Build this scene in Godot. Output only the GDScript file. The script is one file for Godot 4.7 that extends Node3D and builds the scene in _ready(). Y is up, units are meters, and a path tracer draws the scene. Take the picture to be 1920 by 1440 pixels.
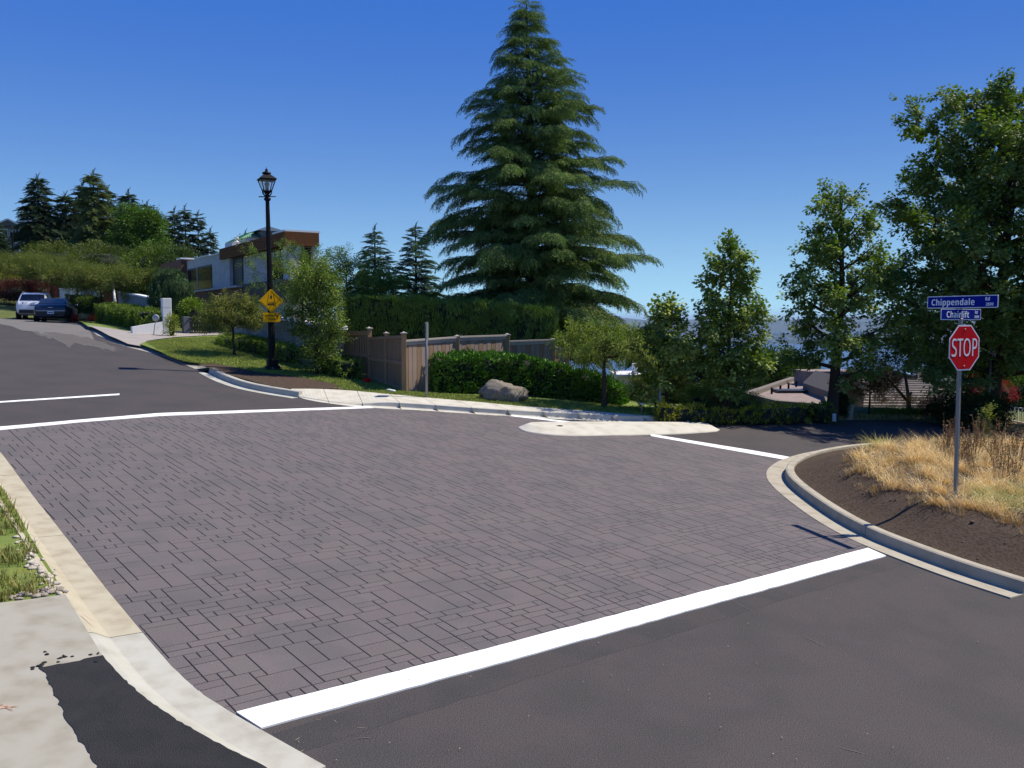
extends Node3D
# Intersection with stamped paving on a hillside. Plan points are Vector2(x, d): x to the right, d = -z ahead.
const CAM_Y := 3.4
const PITCH := 4.13
const FOCAL := 1660.0
const FAR_D := 60000.0

var rng := RandomNumberGenerator.new()
var nz := FastNoiseLite.new()
var M := {}
var used := {}

# ---------------------------------------------------------------- places
func ray(px: float, py: float) -> Vector3:
	var p := deg_to_rad(PITCH)
	var w := (720.0 - py) / FOCAL
	var v := Vector3((px - 960.0) / FOCAL, w * cos(p) - sin(p), -(cos(p) + w * sin(p)))
	return v / -v.z

func at(px: float, py: float, d: float) -> Vector3:
	return Vector3(0, CAM_Y, 0) + ray(px, py) * d

func road_h(x: float, d: float) -> float:
	var r := sqrt(x * x + d * d)
	if r > 90.0:
		x *= 90.0 / r
		d *= 90.0 / r
	var s := -0.55 * x + 0.835 * d - 28.0
	var dip := 0.0
	if s > 20.6:
		dip = 0.679 + 0.066 * (s - 20.6)
	elif s > 0.0:
		dip = 0.0016 * s * s
	return -0.08 * x + 0.0475 * d - dip

func verge_h(x: float, d: float) -> float:
	var r := sqrt(x * x + d * d)
	var h := road_h(x, d) + 0.12
	var e := (x - 5.4) * -0.431 + (d - 23.8) * 0.903
	if e > 2.0:
		h -= minf(0.40 * (e - 2.0) * (e - 2.0) / (e + 0.5), 6.5) * smoothstep(1.5, 6.0, x)
	if r > 60.0:
		var k := clampf((atan2(x, d) + 0.5) / 0.26, 0.0, 1.0)
		h -= 0.15 * k * (r - 60.0)
		h += 0.085 * (1.0 - k) * minf(r - 60.0, 160.0)
	return h

func ground_h(x: float, d: float) -> float:
	return maxf(verge_h(x, d), -256.0)

func gp(px: float, py: float, off := 0.0, verge := false) -> Vector2:
	var r := ray(px, py)
	var lo := 1.5
	while lo < 200.0:
		var hi := lo + 0.6
		var h := (verge_h(r.x * hi, hi) if verge else road_h(r.x * hi, hi)) + off
		if CAM_Y + r.y * hi < h:
			for i in 18:
				var m := (lo + hi) / 2
				var hm := (verge_h(r.x * m, m) if verge else road_h(r.x * m, m)) + off
				if CAM_Y + r.y * m < hm:
					hi = m
				else:
					lo = m
			return Vector2(r.x * lo, lo)
		lo = hi
	return Vector2(r.x * 200.0, 200.0)

func gps(list: Array, off := 0.0, verge := false) -> PackedVector2Array:
	var o := PackedVector2Array()
	for q in list:
		o.append(gp(q[0], q[1], off, verge))
	return o

func v3(q: Vector2, y: float) -> Vector3:
	return Vector3(q.x, y, -q.y)

func on_road(q: Vector2, off := 0.0) -> Vector3:
	return Vector3(q.x, road_h(q.x, q.y) + off, -q.y)

func on_verge(q: Vector2, off := 0.0) -> Vector3:
	return Vector3(q.x, verge_h(q.x, q.y) + off, -q.y)

func rf(a: float, b: float) -> float:
	return rng.randf_range(a, b)

# ---------------------------------------------------------------- nodes
func numbered(called: String) -> String:
	if not used.has(called):
		used[called] = 0
		return called
	used[called] += 1
	return "%s_%03d" % [called, used[called]]

func tag(o: Node, label: String, category := "", group := "", kind := "") -> Node:
	if label:
		o.set_meta("label", label)
	if category:
		o.set_meta("category", category)
	if group:
		o.set_meta("group", group)
	if kind:
		o.set_meta("kind", kind)
	return o

func thing(called: String, label: String, category: String, where: Vector3, turn := 0.0, group := "") -> Node3D:
	var o := Node3D.new()
	o.name = numbered(called)
	add_child(o)
	o.position = where
	o.rotation.y = turn
	tag(o, label, category, group)
	return o

func mesh_node(called: String, mesh: Mesh, mat: Material, parent: Node, where := Vector3.ZERO) -> MeshInstance3D:
	var o := MeshInstance3D.new()
	o.name = numbered(called) if parent == self else called
	o.mesh = mesh
	if mat:
		o.material_override = mat
	parent.add_child(o, true)
	o.position = where
	return o

func part(called: String, st: SurfaceTool, mat: Material, parent: Node, where := Vector3.ZERO) -> MeshInstance3D:
	st.generate_normals()
	return mesh_node(called, st.commit(), mat, parent, where)

func struct(called: String, label: String, st: SurfaceTool, mat: Material) -> MeshInstance3D:
	var o := part(called, st, mat, self)
	tag(o, label, "", "", "structure")
	return o

func copies(called: String, mesh: Mesh, mat: Material, parent: Node, tr: Array, cols: PackedColorArray) -> MultiMeshInstance3D:
	var mm := MultiMesh.new()
	mm.transform_format = MultiMesh.TRANSFORM_3D
	mm.use_colors = true
	mm.mesh = mesh
	mm.instance_count = tr.size()
	for i in tr.size():
		mm.set_instance_transform(i, tr[i])
		mm.set_instance_color(i, cols[i])
	var o := MultiMeshInstance3D.new()
	o.name = numbered(called) if parent == self else called
	o.multimesh = mm
	o.material_override = mat
	parent.add_child(o, true)
	o.set_meta("kind", "stuff")
	return o

# ---------------------------------------------------------------- shapes
func mb(smooth := false) -> SurfaceTool:
	var st := SurfaceTool.new()
	st.begin(Mesh.PRIMITIVE_TRIANGLES)
	st.set_smooth_group(0 if smooth else -1)
	return st

func tri(st: SurfaceTool, a: Vector3, b: Vector3, c: Vector3) -> void:
	st.add_vertex(a)
	st.add_vertex(b)
	st.add_vertex(c)

func quad(st: SurfaceTool, a: Vector3, b: Vector3, c: Vector3, d: Vector3) -> void:
	tri(st, a, b, c)
	tri(st, a, c, d)

func hexa(st: SurfaceTool, p: Array) -> void:  # four bottom corners then the four above them, in the same turn
	quad(st, p[0], p[1], p[2], p[3])
	quad(st, p[7], p[6], p[5], p[4])
	for i in 4:
		var j := (i + 1) % 4
		quad(st, p[i], p[i + 4], p[j + 4], p[j])

func box(st: SurfaceTool, c: Vector3, s: Vector3, b := Basis.IDENTITY) -> void:
	var h := s / 2
	var p := []
	for y in [-h.y, h.y]:
		for q in [[-h.x, -h.z], [h.x, -h.z], [h.x, h.z], [-h.x, h.z]]:
			p.append(c + b * Vector3(q[0], y, q[1]))
	hexa(st, p)

func bevel_box(st: SurfaceTool, c: Vector3, s: Vector3, e: float, b := Basis.IDENTITY) -> void:  # chamfered along the top and the upright edges
	var rings := []
	var h := s / 2
	for lv in [[-h.y, 0.0], [h.y - e, 0.0], [h.y, e]]:
		var ring := []
		var x: float = h.x - lv[1]
		var z: float = h.z - lv[1]
		for q in [[-x, -z + e], [-x + e, -z], [x - e, -z], [x, -z + e], [x, z - e], [x - e, z], [-x + e, z], [-x, z - e]]:
			ring.append(c + b * Vector3(q[0], lv[0], q[1]))
		rings.append(ring)
	for k in 2:
		for i in 8:
			var j := (i + 1) % 8
			quad(st, rings[k][i], rings[k + 1][i], rings[k + 1][j], rings[k][j])
	for i in range(1, 7):
		tri(st, rings[2][0], rings[2][i + 1], rings[2][i])

func beam(st: SurfaceTool, a: Vector3, b: Vector3, w: float, h: float, up := Vector3.UP) -> void:
	var z := (b - a).normalized()
	var x := up.cross(z).normalized()
	var y := z.cross(x)
	box(st, (a + b) / 2, Vector3(w, h, a.distance_to(b)), Basis(x, y, z))

func tube(st: SurfaceTool, pts: Array, radii: Array, sides := 8, caps := true) -> void:
	var rings := []
	var x := Vector3.ZERO
	for i in pts.size():
		var t: Vector3 = (pts[mini(i + 1, pts.size() - 1)] - pts[maxi(i - 1, 0)]).normalized()
		if i == 0:
			x = t.cross(Vector3(0.31, 0.2, 0.93) if absf(t.y) > 0.8 else Vector3.UP).normalized()
		x = (x - t * x.dot(t)).normalized()
		var y := t.cross(x)
		var ring := []
		for k in sides:
			var a := TAU * k / sides
			ring.append(pts[i] + (x * cos(a) + y * sin(a)) * radii[i])
		rings.append(ring)
	for i in pts.size() - 1:
		for k in sides:
			var j := (k + 1) % sides
			quad(st, rings[i][k], rings[i][j], rings[i + 1][j], rings[i + 1][k])
	if caps:
		for e in [0, pts.size() - 1]:
			for k in range(1, sides - 1):
				if e == 0:
					tri(st, rings[e][0], rings[e][k + 1], rings[e][k])
				else:
					tri(st, rings[e][0], rings[e][k], rings[e][k + 1])

func lathe(st: SurfaceTool, prof: Array, sides := 16, c := Vector3.ZERO, b := Basis.IDENTITY) -> void:
	for i in prof.size() - 1:
		for k in sides:
			var p := []
			for q in [[i, k], [i + 1, k], [i + 1, k + 1], [i, k + 1]]:
				var a: float = TAU * q[1] / sides
				p.append(c + b * Vector3(prof[q[0]][0] * cos(a), prof[q[0]][1], prof[q[0]][0] * sin(a)))
			quad(st, p[0], p[1], p[2], p[3])

func prism(st: SurfaceTool, poly: PackedVector2Array, b: Basis, o: Vector3, z0: float, z1: float) -> void:  # outline in b.x, b.y, thick along b.z
	var idx := Geometry2D.triangulate_polygon(poly)
	for k in range(0, idx.size(), 3):
		var q := []
		for m in 3:
			var p := poly[idx[k + m]]
			q.append(o + b.x * p.x + b.y * p.y)
		tri(st, q[0] + b.z * z1, q[1] + b.z * z1, q[2] + b.z * z1)
		tri(st, q[2] + b.z * z0, q[1] + b.z * z0, q[0] + b.z * z0)
	for i in poly.size():
		var p := poly[i]
		var r := poly[(i + 1) % poly.size()]
		var a := o + b.x * p.x + b.y * p.y
		var c := o + b.x * r.x + b.y * r.y
		quad(st, a + b.z * z0, a + b.z * z1, c + b.z * z1, c + b.z * z0)

func clockwise_up(st: SurfaceTool, a: Vector3, b: Vector3, c: Vector3) -> void:
	if (b - a).cross(c - a).y > 0.0:
		tri(st, a, c, b)
	else:
		tri(st, a, b, c)

func sheet(poly: PackedVector2Array, off: float, cell: float, height: Callable) -> SurfaceTool:  # a polygon in plan laid over the slope
	var st := mb(true)
	var lo := poly[0]
	var hi := poly[0]
	for p in poly:
		lo = lo.min(p)
		hi = hi.max(p)
	var x0 := floorf(lo.x / cell)
	var y0 := floorf(lo.y / cell)
	for i in int(ceilf(hi.x / cell) - x0):
		for j in int(ceilf(hi.y / cell) - y0):
			var c := Vector2(x0 + i, y0 + j) * cell
			var sq := PackedVector2Array([c, c + Vector2(cell, 0), c + Vector2(cell, cell), c + Vector2(0, cell)])
			for r in Geometry2D.intersect_polygons(sq, poly):
				if Geometry2D.is_polygon_clockwise(r):
					continue
				var idx := Geometry2D.triangulate_polygon(r)
				for k in range(0, idx.size(), 3):
					var t := []
					for m in 3:
						var p: Vector2 = r[idx[k + m]]
						t.append(Vector3(p.x, height.call(p.x, p.y) + off, -p.y))
					clockwise_up(st, t[0], t[1], t[2])
	return st

func turned(poly: PackedVector2Array) -> PackedVector2Array:
	if Geometry2D.is_polygon_clockwise(poly):
		poly.reverse()
	return poly

func resample(line: PackedVector2Array, n: int) -> PackedVector2Array:
	var total := 0.0
	for i in line.size() - 1:
		total += line[i].distance_to(line[i + 1])
	var o := PackedVector2Array()
	var seg := 0
	var gone := 0.0
	for k in n:
		var want := total * k / (n - 1)
		while seg < line.size() - 2 and gone + line[seg].distance_to(line[seg + 1]) < want:
			gone += line[seg].distance_to(line[seg + 1])
			seg += 1
		o.append(line[seg].lerp(line[seg + 1], clampf((want - gone) / maxf(line[seg].distance_to(line[seg + 1]), 1e-5), 0.0, 1.0)))
	return o

func smoothed(line: PackedVector2Array, times := 2) -> PackedVector2Array:
	for t in times:
		var o := PackedVector2Array([line[0]])
		for i in line.size() - 1:
			o.append(line[i].lerp(line[i + 1], 0.25))
			o.append(line[i].lerp(line[i + 1], 0.75))
		o.append(line[line.size() - 1])
		line = o
	return line

func length_of(line: PackedVector2Array) -> float:
	var t := 0.0
	for i in line.size() - 1:
		t += line[i].distance_to(line[i + 1])
	return t

func offset_line(line: PackedVector2Array, by: float) -> PackedVector2Array:  # to the left of its run
	var o := PackedVector2Array()
	for i in line.size():
		var t := (line[mini(i + 1, line.size() - 1)] - line[maxi(i - 1, 0)]).normalized()
		o.append(line[i] + Vector2(-t.y, t.x) * by)
	return o

# A kerb or gutter in cast sections: profile = [[across, up], ...] from the road side; the sections are parts with open joints.
func kerb(called: String, label: String, line: PackedVector2Array, side: float, prof: Array, mat: Material, each := 2.4) -> Node3D:
	var o := Node3D.new()
	o.name = numbered(called)
	add_child(o)
	tag(o, label, "", "", "structure")
	var total := length_of(line)
	var count := maxi(1, int(round(total / each)))
	var fine := resample(line, count * 8 + 1)
	for k in count:
		var st := mb()
		var rows := []
		for i in range(k * 8, k * 8 + 9):
			var t := (fine[mini(i + 1, fine.size() - 1)] - fine[maxi(i - 1, 0)]).normalized()
			var n := Vector2(-t.y, t.x) * side
			var row := []
			for q in prof:
				var p: Vector2 = fine[i] + n * q[0]
				if i == k * 8:
					p += t * 0.006
				if i == k * 8 + 8:
					p -= t * 0.006
				row.append(Vector3(p.x, road_h(p.x, p.y) + q[1], -p.y))
			rows.append(row)
		for i in 8:
			for j in prof.size() - 1:
				quad(st, rows[i][j], rows[i][j + 1], rows[i + 1][j + 1], rows[i + 1][j])
		var cut := PackedVector2Array()
		for q in prof:
			cut.append(Vector2(q[0], q[1]))
		var idx := Geometry2D.triangulate_polygon(cut)
		for e in [0, 8]:
			for j in range(0, idx.size(), 3):
				tri(st, rows[e][idx[j]], rows[e][idx[j + 1]], rows[e][idx[j + 2]])
		part("kerb_section", st, mat, o)
	return o

# ---------------------------------------------------------------- materials
func noise_tex(freq: float, ramp: Array, seed_n: int, octaves := 4, size := 512, type := FastNoiseLite.TYPE_SIMPLEX_SMOOTH) -> NoiseTexture2D:
	var n := FastNoiseLite.new()
	n.noise_type = type
	n.seed = seed_n
	n.frequency = freq
	n.fractal_octaves = octaves
	var t := NoiseTexture2D.new()
	t.width = size
	t.height = size
	t.seamless = true
	t.noise = n
	var g := Gradient.new()
	var off := PackedFloat32Array()
	var col := PackedColorArray()
	for r in ramp:
		off.append(r[0])
		col.append((r[1] as Color).linear_to_srgb())
	g.offsets = off
	g.colors = col
	t.color_ramp = g
	return t

func lin(r: float, g: float, b: float) -> Color:
	return Color(r, g, b).linear_to_srgb()

func grey(v: float) -> Color:
	return Color(v, v, v)

var tex := {}
# a surface of one colour with fine grain, broad blotches and relief, laid in world space
func stuff_mat(c: Color, rough: float, fine := "grain", scale := 2.0, broad := "", broad_scale := 0.13, relief := 0.0, spec := 0.5) -> StandardMaterial3D:
	var m := StandardMaterial3D.new()
	m.albedo_color = c
	m.roughness = rough
	m.metallic_specular = spec
	m.uv1_triplanar = true
	m.uv1_world_triplanar = true
	m.uv1_scale = Vector3.ONE * scale
	if fine:
		m.albedo_texture = tex[fine]
	if relief > 0.0:
		m.heightmap_enabled = true
		m.heightmap_texture = tex[fine]
		m.heightmap_scale = relief
	if broad:
		m.detail_enabled = true
		m.detail_blend_mode = BaseMaterial3D.BLEND_MODE_MUL
		m.detail_albedo = tex[broad]
		m.detail_uv_layer = BaseMaterial3D.DETAIL_UV_2
		m.uv2_triplanar = true
		m.uv2_world_triplanar = true
		m.uv2_scale = Vector3.ONE * broad_scale
	return m

func leaf_mat(rough := 0.55, back := Color(0.1, 0.16, 0.03)) -> StandardMaterial3D:
	var m := StandardMaterial3D.new()
	m.albedo_color = Color.WHITE
	m.vertex_color_use_as_albedo = true
	m.roughness = rough
	m.metallic_specular = 0.22
	m.cull_mode = BaseMaterial3D.CULL_DISABLED
	if back.r > 0.0:
		m.backlight_enabled = true
		m.backlight = back
	return m

func plain(c: Color, rough := 0.6, metal := 0.0) -> StandardMaterial3D:
	var m := StandardMaterial3D.new()
	m.albedo_color = c
	m.roughness = rough
	m.metallic = metal
	return m

func make_materials() -> void:
	tex.grain = noise_tex(0.35, [[0.0, grey(0.62)], [0.4, grey(0.86)], [0.62, grey(0.95)], [0.8, grey(1.0)], [1.0, grey(1.0)]], 3, 3, 512)
	tex.speck = noise_tex(0.11, [[0.0, grey(0.2)], [0.34, grey(0.44)], [0.52, grey(0.6)], [0.66, grey(0.68)], [0.8, grey(0.9)], [1.0, grey(1.0)]], 5, 4, 1024)
	tex.blotch = noise_tex(0.012, [[0.0, Color(0.8, 0.83, 0.84)], [0.4, Color(0.9, 0.91, 0.92)], [0.55, Color(1, 0.975, 0.985)], [0.75, Color(1.0, 0.98, 0.96)], [1.0, Color(1.05, 1.04, 1.03)]], 8, 5, 512)
	tex.stain = noise_tex(0.018, [[0.0, Color(0.7, 0.67, 0.62)], [0.33, Color(0.86, 0.84, 0.8)], [0.6, Color(0.96, 0.95, 0.93)], [1.0, Color(1, 1, 1)]], 18, 6, 512)
	tex.lawn = noise_tex(0.02, [[0.0, Color(0.62, 0.75, 0.55)], [0.42, Color(0.85, 0.92, 0.8)], [0.6, Color(1, 1, 1)], [0.76, Color(1.0, 0.9, 0.72)], [1.0, Color(1.0, 0.82, 0.55)]], 28, 5, 512)
	tex.turf = noise_tex(0.22, [[0.0, grey(0.35)], [0.45, grey(0.75)], [0.7, grey(1.0)], [1.0, grey(1.0)]], 31, 4, 512)
	tex.rock = noise_tex(0.03, [[0.0, Color(0.4, 0.38, 0.35)], [0.4, Color(0.75, 0.72, 0.68)], [0.65, Color(0.95, 0.92, 0.88)], [1.0, Color(1, 1, 1)]], 41, 6, 512)
	tex.wood = wood_tex()
	M.asphalt = stuff_mat(lin(0.1073, 0.0963, 0.0941), 0.88, "speck", 0.62, "blotch", 0.12, 0.9, 0.3)
	M.seam = stuff_mat(lin(0.094, 0.0865, 0.0855), 0.88, "speck", 0.62, "blotch", 0.2, 0.9, 0.3)
	M.old_asphalt = stuff_mat(lin(0.25, 0.235, 0.215), 0.9, "speck", 1.3, "blotch", 0.12, 0.25, 0.35)
	M.patch = stuff_mat(lin(0.0500, 0.0500, 0.0529), 0.9, "speck", 0.8, "blotch", 0.5, 1.5, 0.25)
	M.joint = stuff_mat(lin(0.05, 0.045, 0.046), 0.95, "speck", 1.3, "", 0.1, 0.0, 0.2)
	for i in 6:
		var k: float = [1.0, 0.97, 1.03, 0.985, 1.015, 0.95][i]
		M["stone%d" % i] = stuff_mat(lin(0.213 * k, 0.189 * k, 0.187 * k), 0.85, "speck", 0.8, "blotch", 0.16, 0.5, 0.3)
	M.line_paint = stuff_mat(lin(0.86, 0.86, 0.84), 0.6, "grain", 2.0, "", 0.4, 0.05)
	M.concrete = stuff_mat(lin(0.57, 0.545, 0.465), 0.88, "grain", 1.7, "stain", 0.22, 0.15, 0.4)
	M.kerb_concrete = stuff_mat(lin(0.4, 0.365, 0.29), 0.9, "grain", 1.9, "stain", 0.3, 0.25, 0.35)
	M.new_concrete = stuff_mat(lin(0.45, 0.445, 0.39), 0.88, "grain", 1.7, "stain", 0.3, 0.15, 0.4)
	M.old_concrete = stuff_mat(lin(0.445, 0.405, 0.3), 0.9, "grain", 2.2, "stain", 0.35, 0.25, 0.4)
	M.grey_concrete = stuff_mat(lin(0.40, 0.375, 0.33), 0.9, "grain", 1.7, "stain", 0.25, 0.25, 0.4)
	M.pad = stuff_mat(lin(0.345, 0.33, 0.275), 0.9, "grain", 2.6, "stain", 0.27, 0.25, 0.4)
	M.drive = stuff_mat(lin(0.33, 0.3, 0.27), 0.9, "grain", 1.2, "blotch", 0.2, 0.15, 0.4)
	M.soil = stuff_mat(lin(0.088, 0.067, 0.053), 0.97, "rock", 1.1, "stain", 0.5, 2.5, 0.2)
	M.lawn = stuff_mat(lin(0.2, 0.26, 0.07), 0.95, "turf", 1.1, "lawn", 0.16, 2.0, 0.2)
	M.ground = stuff_mat(lin(0.13, 0.15, 0.055), 0.95, "turf", 0.5, "lawn", 0.05, 2.0, 0.2)
	M.dry = stuff_mat(lin(0.34, 0.24, 0.11), 0.95, "turf", 0.8, "stain", 0.3, 2.0, 0.2)
	M.forest = stuff_mat(lin(0.03, 0.05, 0.025), 0.95, "turf", 0.01, "", 0.05, 0.0, 0.2)
	M.bark = stuff_mat(lin(0.075, 0.058, 0.045), 0.95, "rock", 2.2, "", 0.2, 2.0, 0.2)
	M.pale_bark = stuff_mat(lin(0.14, 0.12, 0.1), 0.95, "rock", 2.2, "", 0.2, 1.0, 0.2)
	M.rock = stuff_mat(lin(0.25, 0.225, 0.19), 0.92, "rock", 0.9, "stain", 0.8, 3.0, 0.3)
	M.leaf = leaf_mat(0.5, Color(0.68, 0.76, 0.27))
	M.glossy_leaf = leaf_mat(0.34, Color(0.35, 0.55, 0.12))
	M.needle = leaf_mat(0.6, Color(0.5, 0.58, 0.26))
	M.straw = leaf_mat(0.7, Color(0.6, 0.5, 0.25))
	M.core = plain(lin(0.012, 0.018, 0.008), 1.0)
	M.steel = stuff_mat(lin(0.26, 0.26, 0.25), 0.5, "grain", 3.0, "", 0.1, 0.0)
	M.steel.metallic = 0.45
	M.black_metal = plain(lin(0.009, 0.009, 0.01), 0.55)
	M.black_metal.metallic_specular = 0.25
	M.white_paint = stuff_mat(lin(0.78, 0.78, 0.77), 0.7, "grain", 1.0, "", 0.1, 0.0)
	M.wall_white = stuff_mat(lin(0.66, 0.66, 0.66), 0.85, "grain", 1.0, "stain", 0.2, 0.0)
	M.wall_grey = stuff_mat(lin(0.27, 0.28, 0.275), 0.85, "grain", 1.0, "stain", 0.2, 0.0)
	M.house_wall = stuff_mat(lin(0.52, 0.515, 0.51), 0.85, "grain", 1.0, "stain", 0.2, 0.0)
	M.dark_panel = plain(lin(0.02, 0.022, 0.03), 0.5)
	M.brick = stuff_mat(lin(0.17, 0.075, 0.045), 0.85, "rock", 1.5, "", 0.2, 0.0)
	M.fascia = wood_mat(lin(0.2, 0.085, 0.038), 0.8)
	M.fascia.metallic_specular = 0.2
	M.fascia_seam = plain(lin(0.1, 0.05, 0.025), 0.8)
	M.fence_wood = wood_mat(lin(0.3, 0.19, 0.115), 0.85)
	M.fence_grey = wood_mat(lin(0.34, 0.25, 0.195), 0.9)
	M.fence_brown = wood_mat(lin(0.36, 0.22, 0.11), 0.85)
	M.rail_wood = wood_mat(lin(0.42, 0.38, 0.34), 0.9)
	var gl := StandardMaterial3D.new()
	gl.albedo_color = lin(0.012, 0.016, 0.018)
	gl.roughness = 0.08
	gl.metallic_specular = 0.2
	M.glass = gl
	var lg := StandardMaterial3D.new()
	lg.transparency = BaseMaterial3D.TRANSPARENCY_ALPHA
	lg.albedo_color = Color(0.8, 0.85, 0.85, 0.15)
	lg.roughness = 0.08
	M.clear = lg
	M.yellow = plain(lin(0.95, 0.47, 0.008), 0.5)
	M.black = plain(lin(0.012, 0.012, 0.012), 0.6)
	M.red = plain(lin(0.42, 0.012, 0.016), 0.45)
	M.blue = plain(lin(0.006, 0.017, 0.23), 0.45)
	M.sign_white = plain(lin(0.8, 0.8, 0.8), 0.5)
	M.red = plain(lin(0.6, 0.01, 0.016), 0.8)
	for k in [M.red, M.blue, M.yellow]:
		k.metallic_specular = 0.15
		k.roughness = 0.8
	M.sign_back = plain(lin(0.17, 0.18, 0.18), 0.5, 0.4)
	M.green_roof = plain(lin(0.17, 0.36, 0.2), 0.6)
	M.roof_tile = stuff_mat(lin(0.34, 0.295, 0.25), 0.9, "grain", 1.0, "stain", 0.2, 0.2)
	M.pink_roof = stuff_mat(lin(0.26, 0.2, 0.18), 0.9, "grain", 1.0, "stain", 0.2, 0.1)
	M.beige = stuff_mat(lin(0.16, 0.135, 0.11), 0.9, "grain", 1.0, "", 0.2, 0.0)
	M.tyre = plain(lin(0.015, 0.015, 0.015), 0.9)
	M.terracotta = plain(lin(0.3, 0.26, 0.2), 0.9)

func wood_tex() -> ImageTexture:
	var im := Image.create(256, 256, true, Image.FORMAT_RGB8)
	var n := FastNoiseLite.new()
	n.seed = 77
	n.frequency = 0.02
	for y in 256:
		for x in 256:
			var v := n.get_noise_2d(x * 6.0, y * 0.35) * 0.5 + n.get_noise_2d(x * 22.0, y * 1.2 + 300) * 0.35
			var c := clampf(0.82 + v * 0.5, 0.35, 1.0)
			im.set_pixel(x, y, Color(c, c * 0.985, c * 0.96).linear_to_srgb())
	im.generate_mipmaps()
	return ImageTexture.create_from_image(im)

func wood_mat(c: Color, rough: float) -> StandardMaterial3D:
	var m := StandardMaterial3D.new()
	m.albedo_color = c
	m.roughness = rough
	m.albedo_texture = tex.wood
	m.uv1_triplanar = true
	m.uv1_scale = Vector3(1.7, 0.6, 1.7)
	return m

# ---------------------------------------------------------------- the scene
func _ready() -> void:
	rng.seed = 4711
	nz.seed = 9
	nz.frequency = 1.0
	var cam := Camera3D.new()
	cam.name = "camera"
	cam.position = Vector3(0, CAM_Y, 0)
	cam.rotation_degrees = Vector3(-PITCH, 0, 0)
	cam.fov = 46.9
	cam.near = 0.1
	cam.far = FAR_D
	add_child(cam)
	cam.current = true
	var env := Environment.new()
	env.background_mode = Environment.BG_SKY
	var sm := ProceduralSkyMaterial.new()
	sm.sky_top_color = lin(0.020, 0.102, 0.42)
	sm.sky_horizon_color = lin(0.341, 0.60, 0.71)
	sm.sky_curve = 0.075
	sm.ground_horizon_color = lin(0.22, 0.36, 0.5)
	sm.ground_bottom_color = Color(0.16, 0.18, 0.18)
	sm.sun_angle_max = 8.0
	var sky := Sky.new()
	sky.sky_material = sm
	env.sky = sky
	env.tonemap_mode = Environment.TONE_MAPPER_LINEAR
	env.tonemap_exposure = 1.45
	env.sdfgi_enabled = true
	env.ssao_enabled = true
	env.ssil_enabled = true
	env.fog_enabled = true
	env.fog_density = 0.000032
	env.fog_light_color = Color(0.72, 0.82, 0.95)
	var we := WorldEnvironment.new()
	we.name = "sky"
	we.environment = env
	add_child(we)
	var sun := DirectionalLight3D.new()
	sun.name = "sun"
	sun.light_energy = 1.5
	sun.light_color = Color(1.0, 0.965, 0.9)
	sun.light_angular_distance = 0.5
	sun.shadow_enabled = true
	sun.look_at_from_position(Vector3(0.55, 0.814, -0.187) * 50.0, Vector3.ZERO)
	add_child(sun)

	make_materials()
	build_ground()
	build_roads()
	build_house()
	build_left_walls()
	build_fence()
	build_right_houses()
	build_far()
	build_signs()
	build_cars()
	build_plants()
	build_small()

# ---------------------------------------------------------------- ground, roads, kerbs
const LE := [[0, 848], [6, 855], [67, 938], [104, 984], [200, 1107], [267, 1188], [321, 1252], [375, 1302], [442, 1344], [500, 1377], [612, 1440]]
const LI := [[-40, 855], [2, 908], [29, 950], [58, 1005], [96, 1065], [121, 1113], [192, 1229], [225, 1267], [267, 1305], [333, 1352], [417, 1398], [500, 1440]]
const FAR_GUTTER := [[143, 606], [182, 629], [234, 650], [305, 668], [365, 692]]
const FAR_KERB := [[391, 699], [417, 713], [456, 727], [500, 736], [560, 745.5]]
const FAR_WALK := [[560, 745.5], [606, 753], [659, 759.5], [690, 762], [780, 767], [920, 777], [1030, 783], [1155, 789.5], [1255, 791.5], [1327, 796]]
const BED := [[1920, 1116], [1809, 1081], [1698, 1040], [1626, 1011], [1559, 974], [1500, 931], [1477, 910], [1470, 896], [1473, 884], [1492, 870], [1530, 857], [1585, 847], [1650, 841.5]]

var bed_line := PackedVector2Array()
var bed_poly := PackedVector2Array()
var gp_back := []
var road_poly := PackedVector2Array()
var left_edge := PackedVector2Array()
var walk_front := PackedVector2Array()

func bed_h(x: float, d: float) -> float:  # the corner bed is a low mound behind its kerb
	var q := Vector2(x, d)
	var near := 99.0
	for i in bed_line.size() - 1:
		near = minf(near, q.distance_to(Geometry2D.get_closest_point_to_segment(q, bed_line[i], bed_line[i + 1])))
	var back: Vector2 = (gp_back[1] - gp_back[0]).normalized()
	var off: float = (q - gp_back[0]).dot(Vector2(back.y, -back.x))
	return road_h(x, d) + 0.13 + 0.42 * smoothstep(0.05, 1.3, near) * smoothstep(0.2, 2.6, absf(off)) + nz.get_noise_2d(x * 1.7, d * 1.7) * 0.03 * smoothstep(0.1, 0.6, near)

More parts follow.
